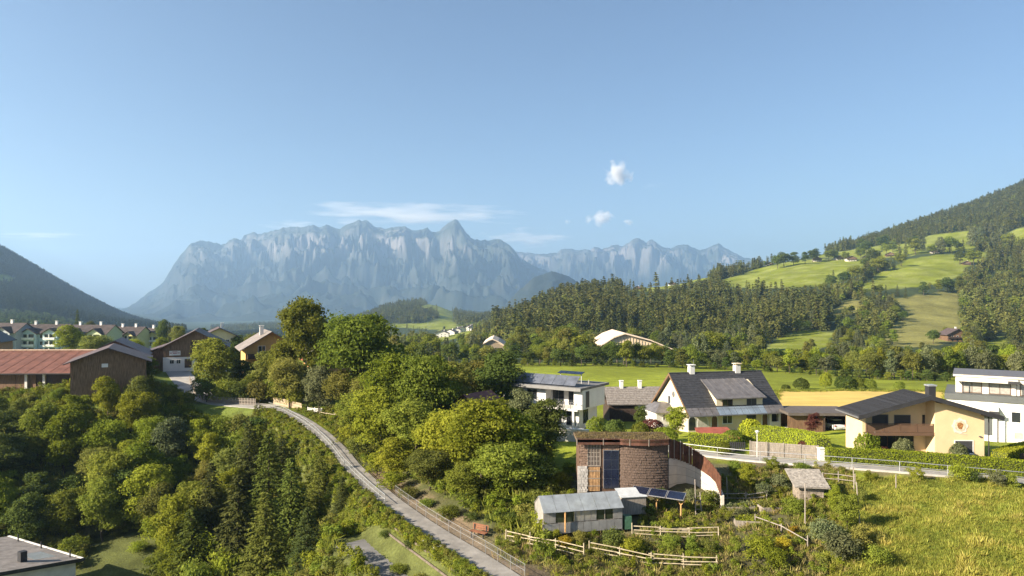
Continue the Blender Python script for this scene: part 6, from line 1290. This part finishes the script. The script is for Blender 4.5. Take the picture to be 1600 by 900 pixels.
# the clump between path and hut
G1 = 'trees of the clump right of the footpath'
for px, D, yt, wp, k, lf, lb in [(612, 92, 548, 96, 'b0', 'lime', 'bright upright tree at the left of the path clump'), (665, 90, 552, 100, 'b2', 'mid', 'broad tree topping the path clump'), (700, 98, 560, 80, 'b1', 'olive', 'olive tree at the upper right of the path clump'),
        (595, 84, 600, 92, 'b1', 'lime', 'lime tree leaning over the path bank'), (650, 80, 622, 100, 'b0', 'mid', 'middle tree on the clump slope'), (560, 95, 610, 70, 'b1', 'mid', 'tree above the hedge bank by the path railing'),
        (700, 74, 640, 100, 'b2', 'lime', 'bright tree in the clump front above the path'), (755, 69, 618, 120, 'b0', 'lime', 'large bright maple in front of the flat-roofed house'), (800, 70, 632, 96, 'b1', 'lime', 'bright tree at the clump right beside the hut'),
        (848, 76, 618, 76, 'b1', 'dark', 'dark tree right beside the hut and flat house'), (790, 66, 690, 110, 'b2', 'mid', 'low spreading tree over the garden fence end'), (725, 66, 720, 96, 'b1', 'mid', 'leafy tree behind the path bench'), (670, 70, 700, 86, 'b0', 'olive', 'olive tree low on the clump slope'),
        (783, 104, 545, 84, 'b1', 'dark', 'dark tree behind the flat-roofed house'), (748, 108, 560, 70, 'b0', 'olive', 'olive tree left of the flat-roofed house'), (815, 84, 600, 56, 'b3', 'grey', 'thin grey tree before the flat roof'), (620, 76, 680, 84, 'b1', 'lime', 'lime bush tree on the path bank'), (840, 66, 705, 60, 'b1', 'dark', 'shaded low tree beside the hut corner'), (640, 100, 560, 70, 'b1', 'mid', 'tree behind the clump crest'), (580, 100, 585, 70, 'b0', 'olive', 'olive tree between linden and clump')]:
    T(px, D, yt, wp, k, lf, lb, G1)
for i, (px, D, yt, wp, lf) in enumerate([(590, 79, 705, 44, 'lime'), (612, 73, 735, 44, 'lime'), (640, 69, 760, 46, 'olive'), (668, 66, 778, 44, 'mid'), (700, 62.5, 790, 46, 'mid'), (560, 87, 680, 40, 'olive'), (735, 61, 800, 40, 'dark'), (545, 92, 662, 36, 'lime'), (770, 60.5, 805, 50, 'dark'), (800, 60, 800, 44, 'dark'), (825, 62, 780, 46, 'mid'), (855, 66, 740, 40, 'mid')]):
    T(px, D, yt, wp, 'sh', lf, {'lime': 'lime', 'mid': 'green', 'olive': 'olive', 'dark': 'dark'}[lf] + ' shrub on the clump bank beside the footpath, ' + ('below the linden' if px < 570 else 'above the railing bend' if px < 625 else 'opposite the crib wall' if px < 690 else 'near the bench' if px < 760 else 'near the garden fence end' if px < 812 else 'left of the greenhouse'), 'shrubs along the footpath bank')
# ravine: broadleaf thicket
G2 = 'thicket trees in the ravine'
RV = random.Random(21); n = 0
for i in range(900):
    px = RV.uniform(-60, 420); D = RV.uniform(66, 110); g = gp(px, 0, D)
    yg = HY - F * g.z / D
    if px > 250 + (D - 66) * 5.2 : continue
    if 120 < px < 262 and D < 86: continue
    if px < 165 and D < 84: continue
    if px > 240 and D > 104 : continue
    if any((g.x - q[0]) ** 2 + (g.y - q[1]) ** 2 < 3.6 ** 2 for q in globals().setdefault('_RVP', [])): continue
    if any(((STRIPS['serv'][0][:, 0] - g.x) ** 2 + (STRIPS['serv'][0][:, 1] - g.y) ** 2) < 9) : continue
    _RVP.append((g.x, g.y)); h = RV.uniform(6.5, 10.5)
    lim = 575 + 0.05 * abs(px - 200) if px > 110 else 610              # keep the barns in view
    ytop = HY - F * (g.z + h) / D
    if px > 232: lim = 642
    if D > 86 and ytop < lim: h = max(3.5, (HY - lim - RV.uniform(0, 25)) / F * D - g.z)
    k = RV.choice(['b0', 'b1', 'b2', 'b3', 'b1', 'b3']); lf = RV.choices(['lime', 'mid', 'olive', 'dark', 'grey'], [7 if px > 60 else 2, 4, 3, .5 if px > 60 else 4, 1])[0]
    lb = {'lime': 'bright lime green tree in the ravine thicket below the barns', 'mid': 'mid green tree in the ravine thicket below the barns', 'olive': 'olive toned tree in the ravine thicket below the barns', 'dark': 'dark green tree in the shaded part of the ravine thicket', 'grey': 'greyish willow-like tree in the ravine thicket'}[lf]
    lb = lb.split(' in the')[0] + (' low' if h < 7 else ' tall' if h > 9.4 else '') + [n for x, n in ((40, ' in the ravine at the left edge'), (110, ' in the ravine under the red barn'), (180, ' in the ravine under the brown barn'), (250, ' in the ravine left of the road lawn'), (330, ' in the ravine under the road bend'), (999, ' in the ravine beside the spruces')) if px < x][0] + (', front rank' if D < 86 else ', middle rank' if D < 98 else ', back rank')
    tree(k, lf, g - Vector((0, 0, .2)), h, RV.uniform(.85, 1.15), lb, G2)
# spruces in front of the path
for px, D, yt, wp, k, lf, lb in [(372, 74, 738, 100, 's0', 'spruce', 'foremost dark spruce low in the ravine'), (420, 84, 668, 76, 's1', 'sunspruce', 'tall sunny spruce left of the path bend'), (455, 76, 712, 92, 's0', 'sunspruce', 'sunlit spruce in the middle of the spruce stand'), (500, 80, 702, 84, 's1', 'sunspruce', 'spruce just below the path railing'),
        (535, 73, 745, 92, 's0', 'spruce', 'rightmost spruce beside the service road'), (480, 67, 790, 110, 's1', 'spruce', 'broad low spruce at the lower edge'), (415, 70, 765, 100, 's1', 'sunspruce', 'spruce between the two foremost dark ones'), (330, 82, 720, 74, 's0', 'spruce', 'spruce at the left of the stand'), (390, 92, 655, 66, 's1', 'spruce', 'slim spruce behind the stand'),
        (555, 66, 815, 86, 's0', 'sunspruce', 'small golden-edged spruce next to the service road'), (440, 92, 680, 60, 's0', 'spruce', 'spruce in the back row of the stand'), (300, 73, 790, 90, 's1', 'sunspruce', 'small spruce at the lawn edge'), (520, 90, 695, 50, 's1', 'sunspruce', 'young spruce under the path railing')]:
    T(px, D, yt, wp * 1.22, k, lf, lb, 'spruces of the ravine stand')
for px, D, yt, wp, lf in [(255, 84, 800, 60, 'lime'), (215, 83, 845, 44, 'lime'), (285, 80, 820, 60, 'lime'), (250, 78, 862, 56, 'mid'), (150, 88, 820, 46, 'grey'), (320, 78, 830, 60, 'lime'), (350, 72, 850, 66, 'lime'), (185, 88, 830, 40, 'olive'), (300, 70, 870, 60, 'mid'), (120, 84, 836, 40, 'mid')]:
    T(px, D, yt, wp, 'sh', lf, {'lime': 'lime', 'mid': 'green', 'olive': 'olive', 'grey': 'greyish'}[lf] + ' bushy shrub ' + ('left of the ravine lawn by the corner house' if px < 160 else 'behind the ravine lawn' if px < 230 else 'right of the ravine lawn' if px < 290 else 'right of the ravine lawn under the spruces') + (', low' if yt > 846 else ''), 'shrubs round the ravine lawn')
# around the houses
for px, D, yt, wp, k, lf, lb in [(1057, 88, 630, 36, 'b3', 'lime', 'bright young tree in front of the cream gable'), (1001, 96, 630, 22, 'b3', 'dark', 'dark slim tree right of the white box house'), (1271, 88, 642, 26, 'b3', 'red', 'purple-leaved small tree in front of the carport')]: T(px, D, yt, wp, k, lf, lb)
for px, D, yt, wp, lf, lb in [(930, 92, 652, 30, 'mid', 'round garden bush beside the pale garden wall'), (960, 90, 656, 34, 'dark', 'dark low bushes behind the hut roof'), (1020, 92, 655, 34, 'red', 'reddish bush left of the cream house'), (1355, 74.3, 674, 36, 'lime', 'round bright bush left of the yellow house terrace'), (1411, 73.3, 686, 30, 'grey', 'rounded pale bush before the patio door'), (1498, 72.8, 693, 26, 'grey', 'pale bush under the shuttered window'),
        (1172, 84, 655, 34, 'hedge', 'yellow-green bush behind the street lamp'), (1257, 78, 688, 20, 'red', 'purple bush behind the grey board fence'), (1040, 84, 668, 40, 'lime', 'lime shrubs behind the curved wall'), (1145, 82, 672, 34, 'mid', 'shrub between the hedges'), (1000, 90, 660, 26, 'mid', 'shrub on the lawn edge behind the hut'), (1380, 73.5, 698, 18, 'red', 'dark low bush beside the terrace'), (1130, 76, 690, 24, 'mid', 'shrub at the dark garden gate'), (1575, 73, 706, 20, 'dark', 'dark shrub by the right fence')]:
    T(px, D, yt, wp, 'bl', lf, lb)
# bushes along the dry field
for px, D, yt, wp, lf, lb in [(1228, 146, 601, 20, 'dark', 'flat dark bush at the dry field left end'), (1252, 147, 591, 22, 'dark', 'round bush on the dry field edge'), (1290, 150, 582, 18, 'lime', 'light young tree on the dry field edge'), (1322, 146, 588, 34, 'dark', 'broad dark bush on the dry field edge'), (1360, 147, 593, 18, 'mid', 'small round bush mid dry field edge'), (1405, 147, 596, 16, 'mid', 'last small bush on the dry field edge'), (1342, 152, 590, 24, 'mid', 'bush behind the broad dark one')]:
    T(px, D, yt, wp, 'bl', lf, lb)
# tree belt at the far edge of the meadow
G3 = 'trees of the belt beyond the meadow'; RB = random.Random(33)
belt = {'mid': 'mid green tree in the meadow belt', 'dark': 'dark tree in the meadow belt', 'olive': 'olive tree in the meadow belt', 'grey': 'silvery tree in the meadow belt', 'spruce': 'spruce in the meadow belt', 'lime': 'light green tree in the meadow belt'}
def beltpos(px): return [n for x, n in ((640, 'behind the path clump'), (780, 'left of the flat-roofed house'), (900, 'behind the flat-roofed house'), (1045, 'below the pale hall'), (1130, 'behind the cream house left half'), (1230, 'behind the cream house right half'), (1330, 'behind the dry field left half'), (1420, 'behind the dry field right half'), (1500, 'behind the yellow house'), (9999, 'behind the white block')) if px < x][0]
for row, (D0, y0, st) in enumerate([(232, 0, 17), (248, 0, 19), (264, 0, 20)]):
    px = 500 + row * 7
    while px < 1640:
        Dd = D0 - 28 * sstep(1150, 1450, px) + RB.uniform(-5, 5); right = px > 1060
        top = np.interp(px, [500, 640, 760, 840, 960, 1060, 1200, 1400, 1640], [545, 540, 545, 538, 536, 548, 552, 550, 540]) + RB.uniform(-9, 12) - row * 3
        k = RB.choice(['m0', 'm1', 'm0', 'm2'] if right else ['m0', 'm1', 'm0', 'ms']); lf = 'spruce' if k == 'ms' else RB.choices(['mid', 'dark', 'olive', 'grey', 'lime'], [3, 2, 3, 3, 2] if right else [3, 6, 2, 0, 0])[0]
        if 925 < px < 1062: top = 531 + abs(px - 972) * .13 + RB.uniform(-3, 7)
        T(px, float(Dd), top, RB.uniform(22, 34), k, lf, belt[lf] + ['', ', second row', ', back row'][row] + ', ' + beltpos(px), G3); px += st * RB.uniform(.75, 1.3)
# low scrub closing the belt's foot
for px in range(505, 1640, 15):
    Dd = 226 - 28 * sstep(1150, 1450, px) + RB.uniform(-3, 2); T(px + RB.uniform(-5, 5), float(Dd), np.interp(px, [500, 1000, 1300, 1600], [562, 562, 578, 580]) + RB.uniform(-4, 5), RB.uniform(16, 26), 'm1', RB.choice(['dark', 'mid', 'dark']), 'low bush at the foot of the tree belt, ' + beltpos(px), 'bushes at the foot of the belt')
# hedgerow and single trees on the hill meadows
HT = [(1302, 437, 'dark'), (1318, 446, 'dark'), (1334, 440, 'mid'), (1349, 436, 'mid'), (1362, 434, 'dark'), (1372, 426, 'mid'), (1384, 424, 'dark'), (1397, 421, 'dark'), (1408, 416, 'mid'), (1352, 420, 'mid'), (1364, 414, 'dark'), (1378, 412, 'dark'), (1300, 452, 'dark'), (1285, 460, 'mid'),
      (1330, 466, 'dark'), (1345, 468, 'mid'), (1372, 462, 'mid'), (1384, 463, 'dark'), (1402, 463, 'dark'), (1415, 466, 'dark'), (1443, 461, 'dark'), (1466, 455, 'mid'), (1480, 456, 'dark'), (1500, 455, 'mid'),
      (1374, 490, 'grey'), (1388, 494, 'grey'), (1398, 500, 'mid'), (1410, 502, 'dark'), (1362, 500, 'mid'), (1350, 508, 'mid'), (1380, 528, 'mid'), (1368, 534, 'mid'), (1395, 538, 'mid'), (1340, 522, 'mid'), (1325, 516, 'mid'), (1310, 510, 'dark'), (1283, 515, 'mid'), (1270, 512, 'grey'), (1260, 517, 'dark'), (1245, 520, 'mid'),
      (1415, 400, 'dark'), (1430, 398, 'mid'), (1440, 392, 'grey'), (1455, 398, 'mid'), (1470, 396, 'grey'), (1484, 394, 'mid'), (1497, 392, 'dark'), (1395, 394, 'mid'), (1378, 392, 'dark'), (1354, 398, 'dark'), (1345, 396, 'dark'), (1500, 413, 'dark'), (1521, 414, 'mid'), (1430, 384, 'dark'), (1424, 388, 'mid'),
      (1520, 384, 'grey'), (1532, 380, 'grey'), (1545, 378, 'grey'), (1556, 380, 'mid'), (1566, 384, 'grey'), (1575, 386, 'mid'), (1540, 388, 'mid'), (1552, 390, 'grey'), (1270, 410, 'dark'), (1258, 412, 'dark'), (1240, 415, 'dark'), (1225, 418, 'dark'), (1215, 420, 'mid'), (1295, 408, 'mid'), (1304, 407, 'dark'), (1322, 408, 'mid'), (1345, 406, 'mid'),
      (1458, 537, 'dark'), (1480, 528, 'mid'), (1508, 530, 'dark'), (1385, 398, 'mid')]
for i, (px, py, lf) in enumerate(HT):
    p = hit(px, py, 300); s = RB.uniform(15, 27) if lf != 'grey' else RB.uniform(24, 34); h = s / F * p.y; k = 'm2' if lf == 'grey' else RB.choice(['m0', 'm1', 'm0', 'ms' if lf == 'dark' else 'm0'])
    tree(k, 'spruce' if k == 'ms' else lf, p - Vector((0, 0, .5)), h, RB.uniform(1.0, 1.3) if k != 'ms' else 1.25, {'dark': 'dark hedgerow tree between the hill meadows', 'mid': 'green hedgerow tree between the hill meadows', 'grey': 'pale birch-like tree on the hill meadows'}[lf] if k != 'ms' else 'spruce standing among the hill hedgerows', 'trees between the hill meadows')['label'] += ', ' + ('beside the hill hamlet' if py < 425 and px < 1400 else 'on the upper right meadow' if py < 425 else 'below the slanting meadow' if py < 475 else 'around the brown pasture' if px > 1335 else 'above the low left meadow')
# ---------------------------------------------------------------- garden plants and grass
def field_sheet():
    x, y = [], []; pts = [(1205, 118), (1480, 118), (1482, 143), (1213, 143)]; n = 40; V = []; q = [P(px, HY, D) for px, D in pts]
    for i in range(n):
        for j in range(n):
            u, v = i / (n - 1), j / (n - 1); p = (q[0] * (1 - u) + q[1] * u) * (1 - v) + (q[3] * (1 - u) + q[2] * u) * v; V.append((p.x, p.y, 0))
    V = np.array(V); V[:, 2] = gz(V[:, 0], V[:, 1]) + .06
    m = mat('mown_hay', (.52, .37, .10), .95, .12, .5, stretch=(.12, 2.6, 1), col2=(.36, .28, .075)); o = grid_mesh('dry_field', V, n, n, m); tag(o, kind='structure')
field_sheet()
def tuft(name, seed, n, h, spread, wid, lean=.35):
    rg = np.random.default_rng(seed); b = rg.uniform(-spread, spread, (n, 2)); d = rg.normal(size=(n, 2)) * lean * h; hh = h * rg.uniform(.5, 1.1, n); C = np.stack([b[:, 0] + d[:, 0] * .5, b[:, 1] + d[:, 1] * .5, hh * .5], 1); Tw = np.stack([d[:, 0], d[:, 1], hh], 1); N = rg.normal(size=(n, 3)) * np.array([1, 1, .2])
    return leaf_mesh(name, C, N, np.linalg.norm(Tw, axis=1), rg.uniform(0, 1, n), asp=wid, twist=Tw)
GRASS = foliage('meadow_grass', (.18, .20, .027), (.35, .355, .075), .45); WEED = foliage('weeds', (.11, .14, .022), (.24, .26, .05), .4); 
TU = [tuft('tuft_a', 1, 22, .42, .26, .10), tuft('tuft_b', 2, 22, .32, .28, .14), tuft('tuft_c', 3, 18, .55, .24, .09)]
SB = [crown_round('bushlet', 61, 1.0, 1.2, 420, .13, 8, base=0), crown_round('bushlet_b', 62, 1.3, 1.0, 420, .12, 8, base=0)]
def pts_region(cond, x0, x1, y0, y1, dens, seed):
    rg = np.random.default_rng(seed); n = int((x1 - x0) * (y1 - y0) * dens); x = rg.uniform(x0, x1, n); y = rg.uniform(y0, y1, n); z = gz(x, y); px = CX + F * x / y; py = HY - F * z / y; k = cond(x, y, px, py)
    for c, hw in STRIPS.values():
        kk = np.where(k)[0]; d = ((x[kk][:, None] - c[None, :, 0]) ** 2 + (y[kk][:, None] - c[None, :, 1]) ** 2).min(1); k[kk[d < (hw + .35) ** 2]] = False
    return np.stack([x, y, z], 1)[k], rg
def sward():
    p, rg = pts_region(lambda x, y, px, py: (px > 1295 + 12 * fbm(x / 2, y / 2, 2)) & (y < 66.6) & (py < 960), 14, 62, 40, 68, 34, 5); nz = fbm(p[:, 0] / 3, p[:, 1] / 3, 3); s = rg.uniform(.7, 1.25, len(p)) * (1 + .5 * nz)
    s = np.clip(s, .35, 1.8) * .78; o = scatter('meadow_grass', p, np.column_stack([s, s, s * rg.uniform(.7, 1.2, len(p))]), rg.integers(0, 3, len(p)) + 3 * (nz + rg.normal(0, .2, len(p)) > .45) + 6 * (nz + rg.normal(0, .2, len(p)) < -.42), [(t, GRASS) for t in TU] + [(t, foliage('ripe_grass', (.27, .25, .045), (.46, .42, .11), .45)) for t in TU] + [(t, WEED) for t in TU] + [(t, WEED) for t in TU], 'tall yellow-green grass covering the slope at lower right', 'grass', 7)
    # weeds and low growth of the garden
    p, rg = pts_region(lambda x, y, px, py: (px > 775) & (px < 1330) & (y < 70) & (py < 960) & ~((px > 840) & (px < 1000) & (y > 55.5) & (y < 60)) & ~((px > 895) & (px < 1120) & (y > 62)) & (fbm(x / 4, y / 4, 3) > -.45), -2, 34, 42, 71, 9, 8); s = rg.uniform(.5, 1.2, len(p)); w_ = rg.uniform(size=len(p)); s = np.where(w_ < .8, s, s * .62); idx = np.where(w_ < .8, rg.integers(0, 3, len(p)), rg.integers(3, 6, len(p)))
    scatter('garden_weeds', p, np.column_stack([s, s, s]), idx, [(TU[0], GRASS), (TU[1], WEED), (TU[2], foliage('dry_stalks', (.16, .13, .05), (.30, .25, .10))), (SB[0], LEAF['mid']), (SB[1], LEAF['lime']), (SB[0], LEAF['olive'])], 'low weeds and herbs filling the garden slope', 'weeds', 9)
    # undergrowth of the ravine and banks
    p, rg = pts_region(lambda x, y, px, py: (px < 860) & (y > 50) & (y < 122) & (px > -80) & ~((px > 135) & (px < 250) & (y < 88)) & ~((px < 150) & (y < 80)) & ~((px > 300) & (px < 560) & (y > 108)), -100, 6, 50, 122, 2.2, 10); cp = STRIPS['path'][0]; dp_ = np.sqrt(((p[:, 0][:, None] - cp[None, :, 0]) ** 2 + (p[:, 1][:, None] - cp[None, :, 1]) ** 2).min(1)); p = p[dp_ > 4.2]; s = rg.uniform(.6, 1.7, len(p)); idx = rg.integers(0, 5, len(p)); s = np.where(idx > 2, s * 1.6, s)
    scatter('undergrowth', p, np.column_stack([s, s, s]), idx, [(SB[0], LEAF['mid']), (SB[1], LEAF['lime']), (SB[0], LEAF['olive']), (TU[0], GRASS), (TU[2], WEED)], 'mixed undergrowth covering the ravine banks', 'undergrowth', 11)
sward()
def margins():
    q = [P(px, HY, D) for px, D in ((1205, 118), (1480, 118), (1482, 143), (1213, 143))]; rg = np.random.default_rng(3); pts = []
    for a, b in ((0, 1), (1, 2), (2, 3), (3, 0)):
        n = int((q[b] - q[a]).length * 9); t = rg.uniform(0, 1, n); e = np.array(q[a])[None] * (1 - t[:, None]) + np.array(q[b])[None] * t[:, None]; e[:, :2] += rg.normal(0, .45, (n, 2)); pts.append(e)
    p = np.concatenate(pts); p[:, 2] = gz(p[:, 0], p[:, 1]); s = rg.uniform(.7, 1.5, len(p))
    scatter('field_margin', p, np.column_stack([s, s, s]), rg.integers(0, 3, len(p)), [(TU[0], GRASS), (TU[2], WEED), (TU[1], GRASS)], 'rough grass margin round the dry field', 'grass', 15)
margins()
def bank():
    c = STRIPS['path'][0]
    def near(x, y, px, py):
        k = np.zeros(x.shape, bool); d2 = (x[:, None] - c[None, :, 0]) ** 2 + (y[:, None] - c[None, :, 1]) ** 2; i = d2.argmin(1); d = np.sqrt(d2.min(1)); return (d < 7) & ((x < c[i, 0]) | (y > 84)) & (y > 46) & (y < 112)
    p, rg = pts_region(near, -42, 2, 46, 112, 22, 31); d = np.sqrt(((p[:, 0][:, None] - c[None, :, 0]) ** 2 + (p[:, 1][:, None] - c[None, :, 1]) ** 2).min(1)); lo = p[:, 1] < 70
    k = (lo & (d < 5.5)) | (~lo & (rg.uniform(size=len(p)) < .4)); p = p[k]; d = d[k]; lo = lo[k]
    s = rg.uniform(.7, 1.5, len(p)) * np.where(lo, 1.0, .75) * np.clip(.5 + (d - 1) * .3, .4, 1) * np.where(lo, .8, 1); idx = rg.integers(0, 6, len(p)); s = np.where(idx > 2, s * .85, s * 1.2)
    scatter('bank_grass', p, np.column_stack([s, s, s]), idx, [(TU[0], GRASS), (TU[1], WEED), (TU[2], GRASS), (SB[0], LEAF['lime']), (SB[1], LEAF['olive']), (SB[0], LEAF['mid'])], 'yellow-green grass and herbs on the bank below the footpath railing', 'grass', 13)
bank()
for px, D, yt, wp, k, lf, lb in [(583, 68, 800, 34, 'sh', 'straw', 'straw-coloured bush under the railing end'), (592, 66, 836, 26, 'sh1', 'gold', 'orange-yellow bush beside the crib wall top'), (560, 74, 770, 40, 'b3', 'lime', 'bright slim tree under the path railing'), (540, 79, 742, 38, 'b3', 'olive', 'olive slim tree under the path railing'), (632, 55.5, 880, 40, 'sh', 'mid', 'green bush half over the crib wall logs'), (664, 52.8, 896, 40, 'sh', 'olive', 'olive bush half over the crib wall logs'), (610, 61, 850, 40, 'sh', 'dark', 'dark bush between service road and crib wall'), (650, 57.5, 868, 44, 'sh', 'dark', 'dark bush low on the crib wall'), (700, 53, 880, 46, 'sh', 'mid', 'green bush below the lower footpath'), (520, 86, 712, 34, 'b3', 'lime', 'lime sapling below the path bend'), (730, 50.5, 905, 40, 'sh', 'mid', 'green bush at the bottom edge beside the footpath')]: T(px - 8, D, yt, wp, k, lf, lb)
GS = 'shrubs in the hillside garden'; RG_ = random.Random(77)
for px, D, h, lf, lb in [(866, 55, 1.4, 'lime', 'bright shrub below the greenhouse left end'), (905, 54.3, 1.1, 'olive', 'olive shrub below the greenhouse middle'), (885, 53.6, 1.0, 'gold', 'golden flowering clump below the greenhouse'), (960, 53.5, 1.6, 'dark', 'dark currant bush above the lowest rail fence'), (985, 52.6, 1.3, 'lime', 'lime bush above the lowest rail fence'), (1045, 53.4, 1.2, 'mid', 'green bush right of the fence middle'), (1080, 52.8, 1.4, 'mid', 'green bush left of the fence right end'), (1105, 52.5, 1.0, 'olive', 'olive shrub at the fence right end'),
        (1015, 59, 1.1, 'dark', 'dark leafy plant under the solar pergola'), (1048, 58, 1.0, 'lime', 'yellow-green plant under the pergola right post'), (1005, 62, 1.5, 'dark', 'dark shrub at the foot of the curved shingles'), (1035, 62.2, 1.3, 'dark', 'dark shrub between shingles and curved wall'), (1110, 61, 1.6, 'mid', 'shrub in front of the curved wall end'), (1080, 62.5, 1.2, 'grey', 'grey-leaved shrub before the concrete wall'),
        (1168, 65, 2.6, 'lime', 'yellowish small fruit tree beside the rust fence'), (1195, 63, 1.4, 'grey', 'grey lavender-like bush in the upper garden'), (1220, 65, 1.3, 'grey', 'second grey bush nearer the stone shed'), (1150, 69, 1.3, 'mid', 'shrub below the lane railing'), (1205, 69.5, 1.4, 'lime', 'shrub under the railing left part'), (1240, 58, 1.6, 'mid', 'bush left of the stone shed'),
        (1305, 58, 2.4, 'lime', 'bright young fruit tree below the stone shed'), (1325, 54.5, 3.0, 'mid', 'leafy young tree casting shade on the meadow'), (1290, 52.5, 1.9, 'grey', 'grey willow bush in the lower garden'), (1318, 50, 2.0, 'grey', 'large grey bush near the lower edge'), (1345, 52, 1.8, 'olive', 'olive bush at the meadow edge'), (1225, 52, 1.0, 'gold', 'golden rod clump in the garden middle'), (1240, 54, .9, 'gold', 'deep yellow flower patch beside the tall stake'),
        (1185, 51, 1.6, 'lime', 'lime bush at the lower garden edge'), (1150, 52, 1.3, 'mid', 'bush right of the lowest rail fence'), (1210, 49.5, 1.5, 'lime', 'lime bush at the bottom beside the stake'), (1370, 49, 1.5, 'mid', 'shrub at the bottom of the meadow'), (1345, 61, 1.4, 'olive', 'olive bush right of the stone shed pen'), (1360, 66, 1.2, 'lime', 'yellow tuft shrub below the railing'), (1430, 66.3, 1.3, 'lime', 'bushy sapling under the railing middle'), (1500, 66.0, 1.7, 'lime', 'sapling under the railing right part'),
        (1520, 65.6, 1.3, 'dark', 'dark bush under the railing right part'), (1580, 65, 1.5, 'mid', 'bush under the railing at the right edge'), (1555, 65.2, 1.6, 'grey', 'pale bush under the railing at the right edge'), (870, 66, 1.8, 'mid', 'shrub left of the hut stone corner'), (890, 70, 1.5, 'lime', 'bush left behind the hut'), (850, 60, 1.5, 'dark', 'dark bush left of the greenhouse'), (828, 58, 1.3, 'olive', 'olive bush at the greenhouse left'), (1135, 58, 1.3, 'mid', 'bush near the ladder'), (1160, 58.5, 1.1, 'grey', 'pale herb bush in the upper beds'), (1255, 68.5, 1.1, 'mid', 'shrub at the lane kerb above the stone shed')]:
    g = gp(px, 0, D, -.1); tree(RG_.choice(['sh', 'sh1']) if h < 2.2 else 'b3', lf, g, h * 1.15, RG_.uniform(.9, 1.2), lb, GS)
def raised_bed(px, D, L, lb, rz, m):
    g = gp(px, 0, D); t = thing('raised_bed', tuple(g), R(rz), lb, 'garden bed')
    for y in (-.55, .55): bx(t, 'side_board', GREYWOOD, -L / 2, L / 2, y - .04, y + .04, -.25, .32)
    for x in (-L / 2, L / 2): bx(t, 'end_board', GREYWOOD, x - .04, x + .04, -.51, .51, -.25, .32)
    bx(t, 'soil', mat('soil', (.07, .05, .035), .95, .3, 4), -L / 2 + .04, L / 2 - .04, -.51, .51, -.2, .22)
    rg = np.random.default_rng(int(px)); n = int(L * 420); C = np.stack([rg.uniform(-L / 2, L / 2, n), rg.uniform(-.5, .5, n), .22 + rg.uniform(0, .45, n) * (.6 + .4 * np.sin(rg.uniform(0, 6, n)))], 1)
    o = link('bed_plants', leaf_mesh('bed_plants', C, rg.normal(size=(n, 3)) + np.array([0, 0, .8]), rg.uniform(.08, .2, n), rg.uniform(0, 1, n)), m, t); o['kind'] = 'stuff'
raised_bed(1150, 60.8, 3.0, 'plank-edged bed with grey-green herbs right of the ladder', 4, LEAF['grey']); raised_bed(1175, 57.4, 2.8, 'plank-edged bed with bright salad in the garden middle', -8, LEAF['lime']); raised_bed(1050, 56.6, 2.6, 'plank-edged bed just above the upper rail fence', -3, LEAF['mid']); raised_bed(1210, 60.2, 2.6, 'plank-edged bed left of the stone shed', 6, LEAF['olive'])
for px, D, h, lb, ln in [(1258, 55.5, 4.2, 'tall grey stake in the garden middle', .0), (1345, 54.5, 4.6, 'tall leaning grey stake beside the young tree', .35), (1335, 63, 3.0, 'grey corner stake of the stone shed pen', .1), (1400, 63.5, 1.8, 'short white stake in the meadow', 0), (1137, 63, 2.4, 'thin stake beside the rust fence end', .1), (1245, 62, 1.8, 'stake left of the stone shed', .0), (1055, 66.5, 3.4, 'slender pole against the concrete wall', .0)]:
    g = gp(px, 0, D); t = thing('wooden_stake', tuple(g), 0, lb, 'stake'); MB().tube((0, 0, -.4), (-ln, 0, h * .85), .055, .045, n=6).build('shaft', GREYWOOD, t); MB().tube((-ln, 0, h * .85), (-ln * 1.15, 0, h * .85 + .06), .045, .01, n=6).build('tip', GREYWOOD, t)
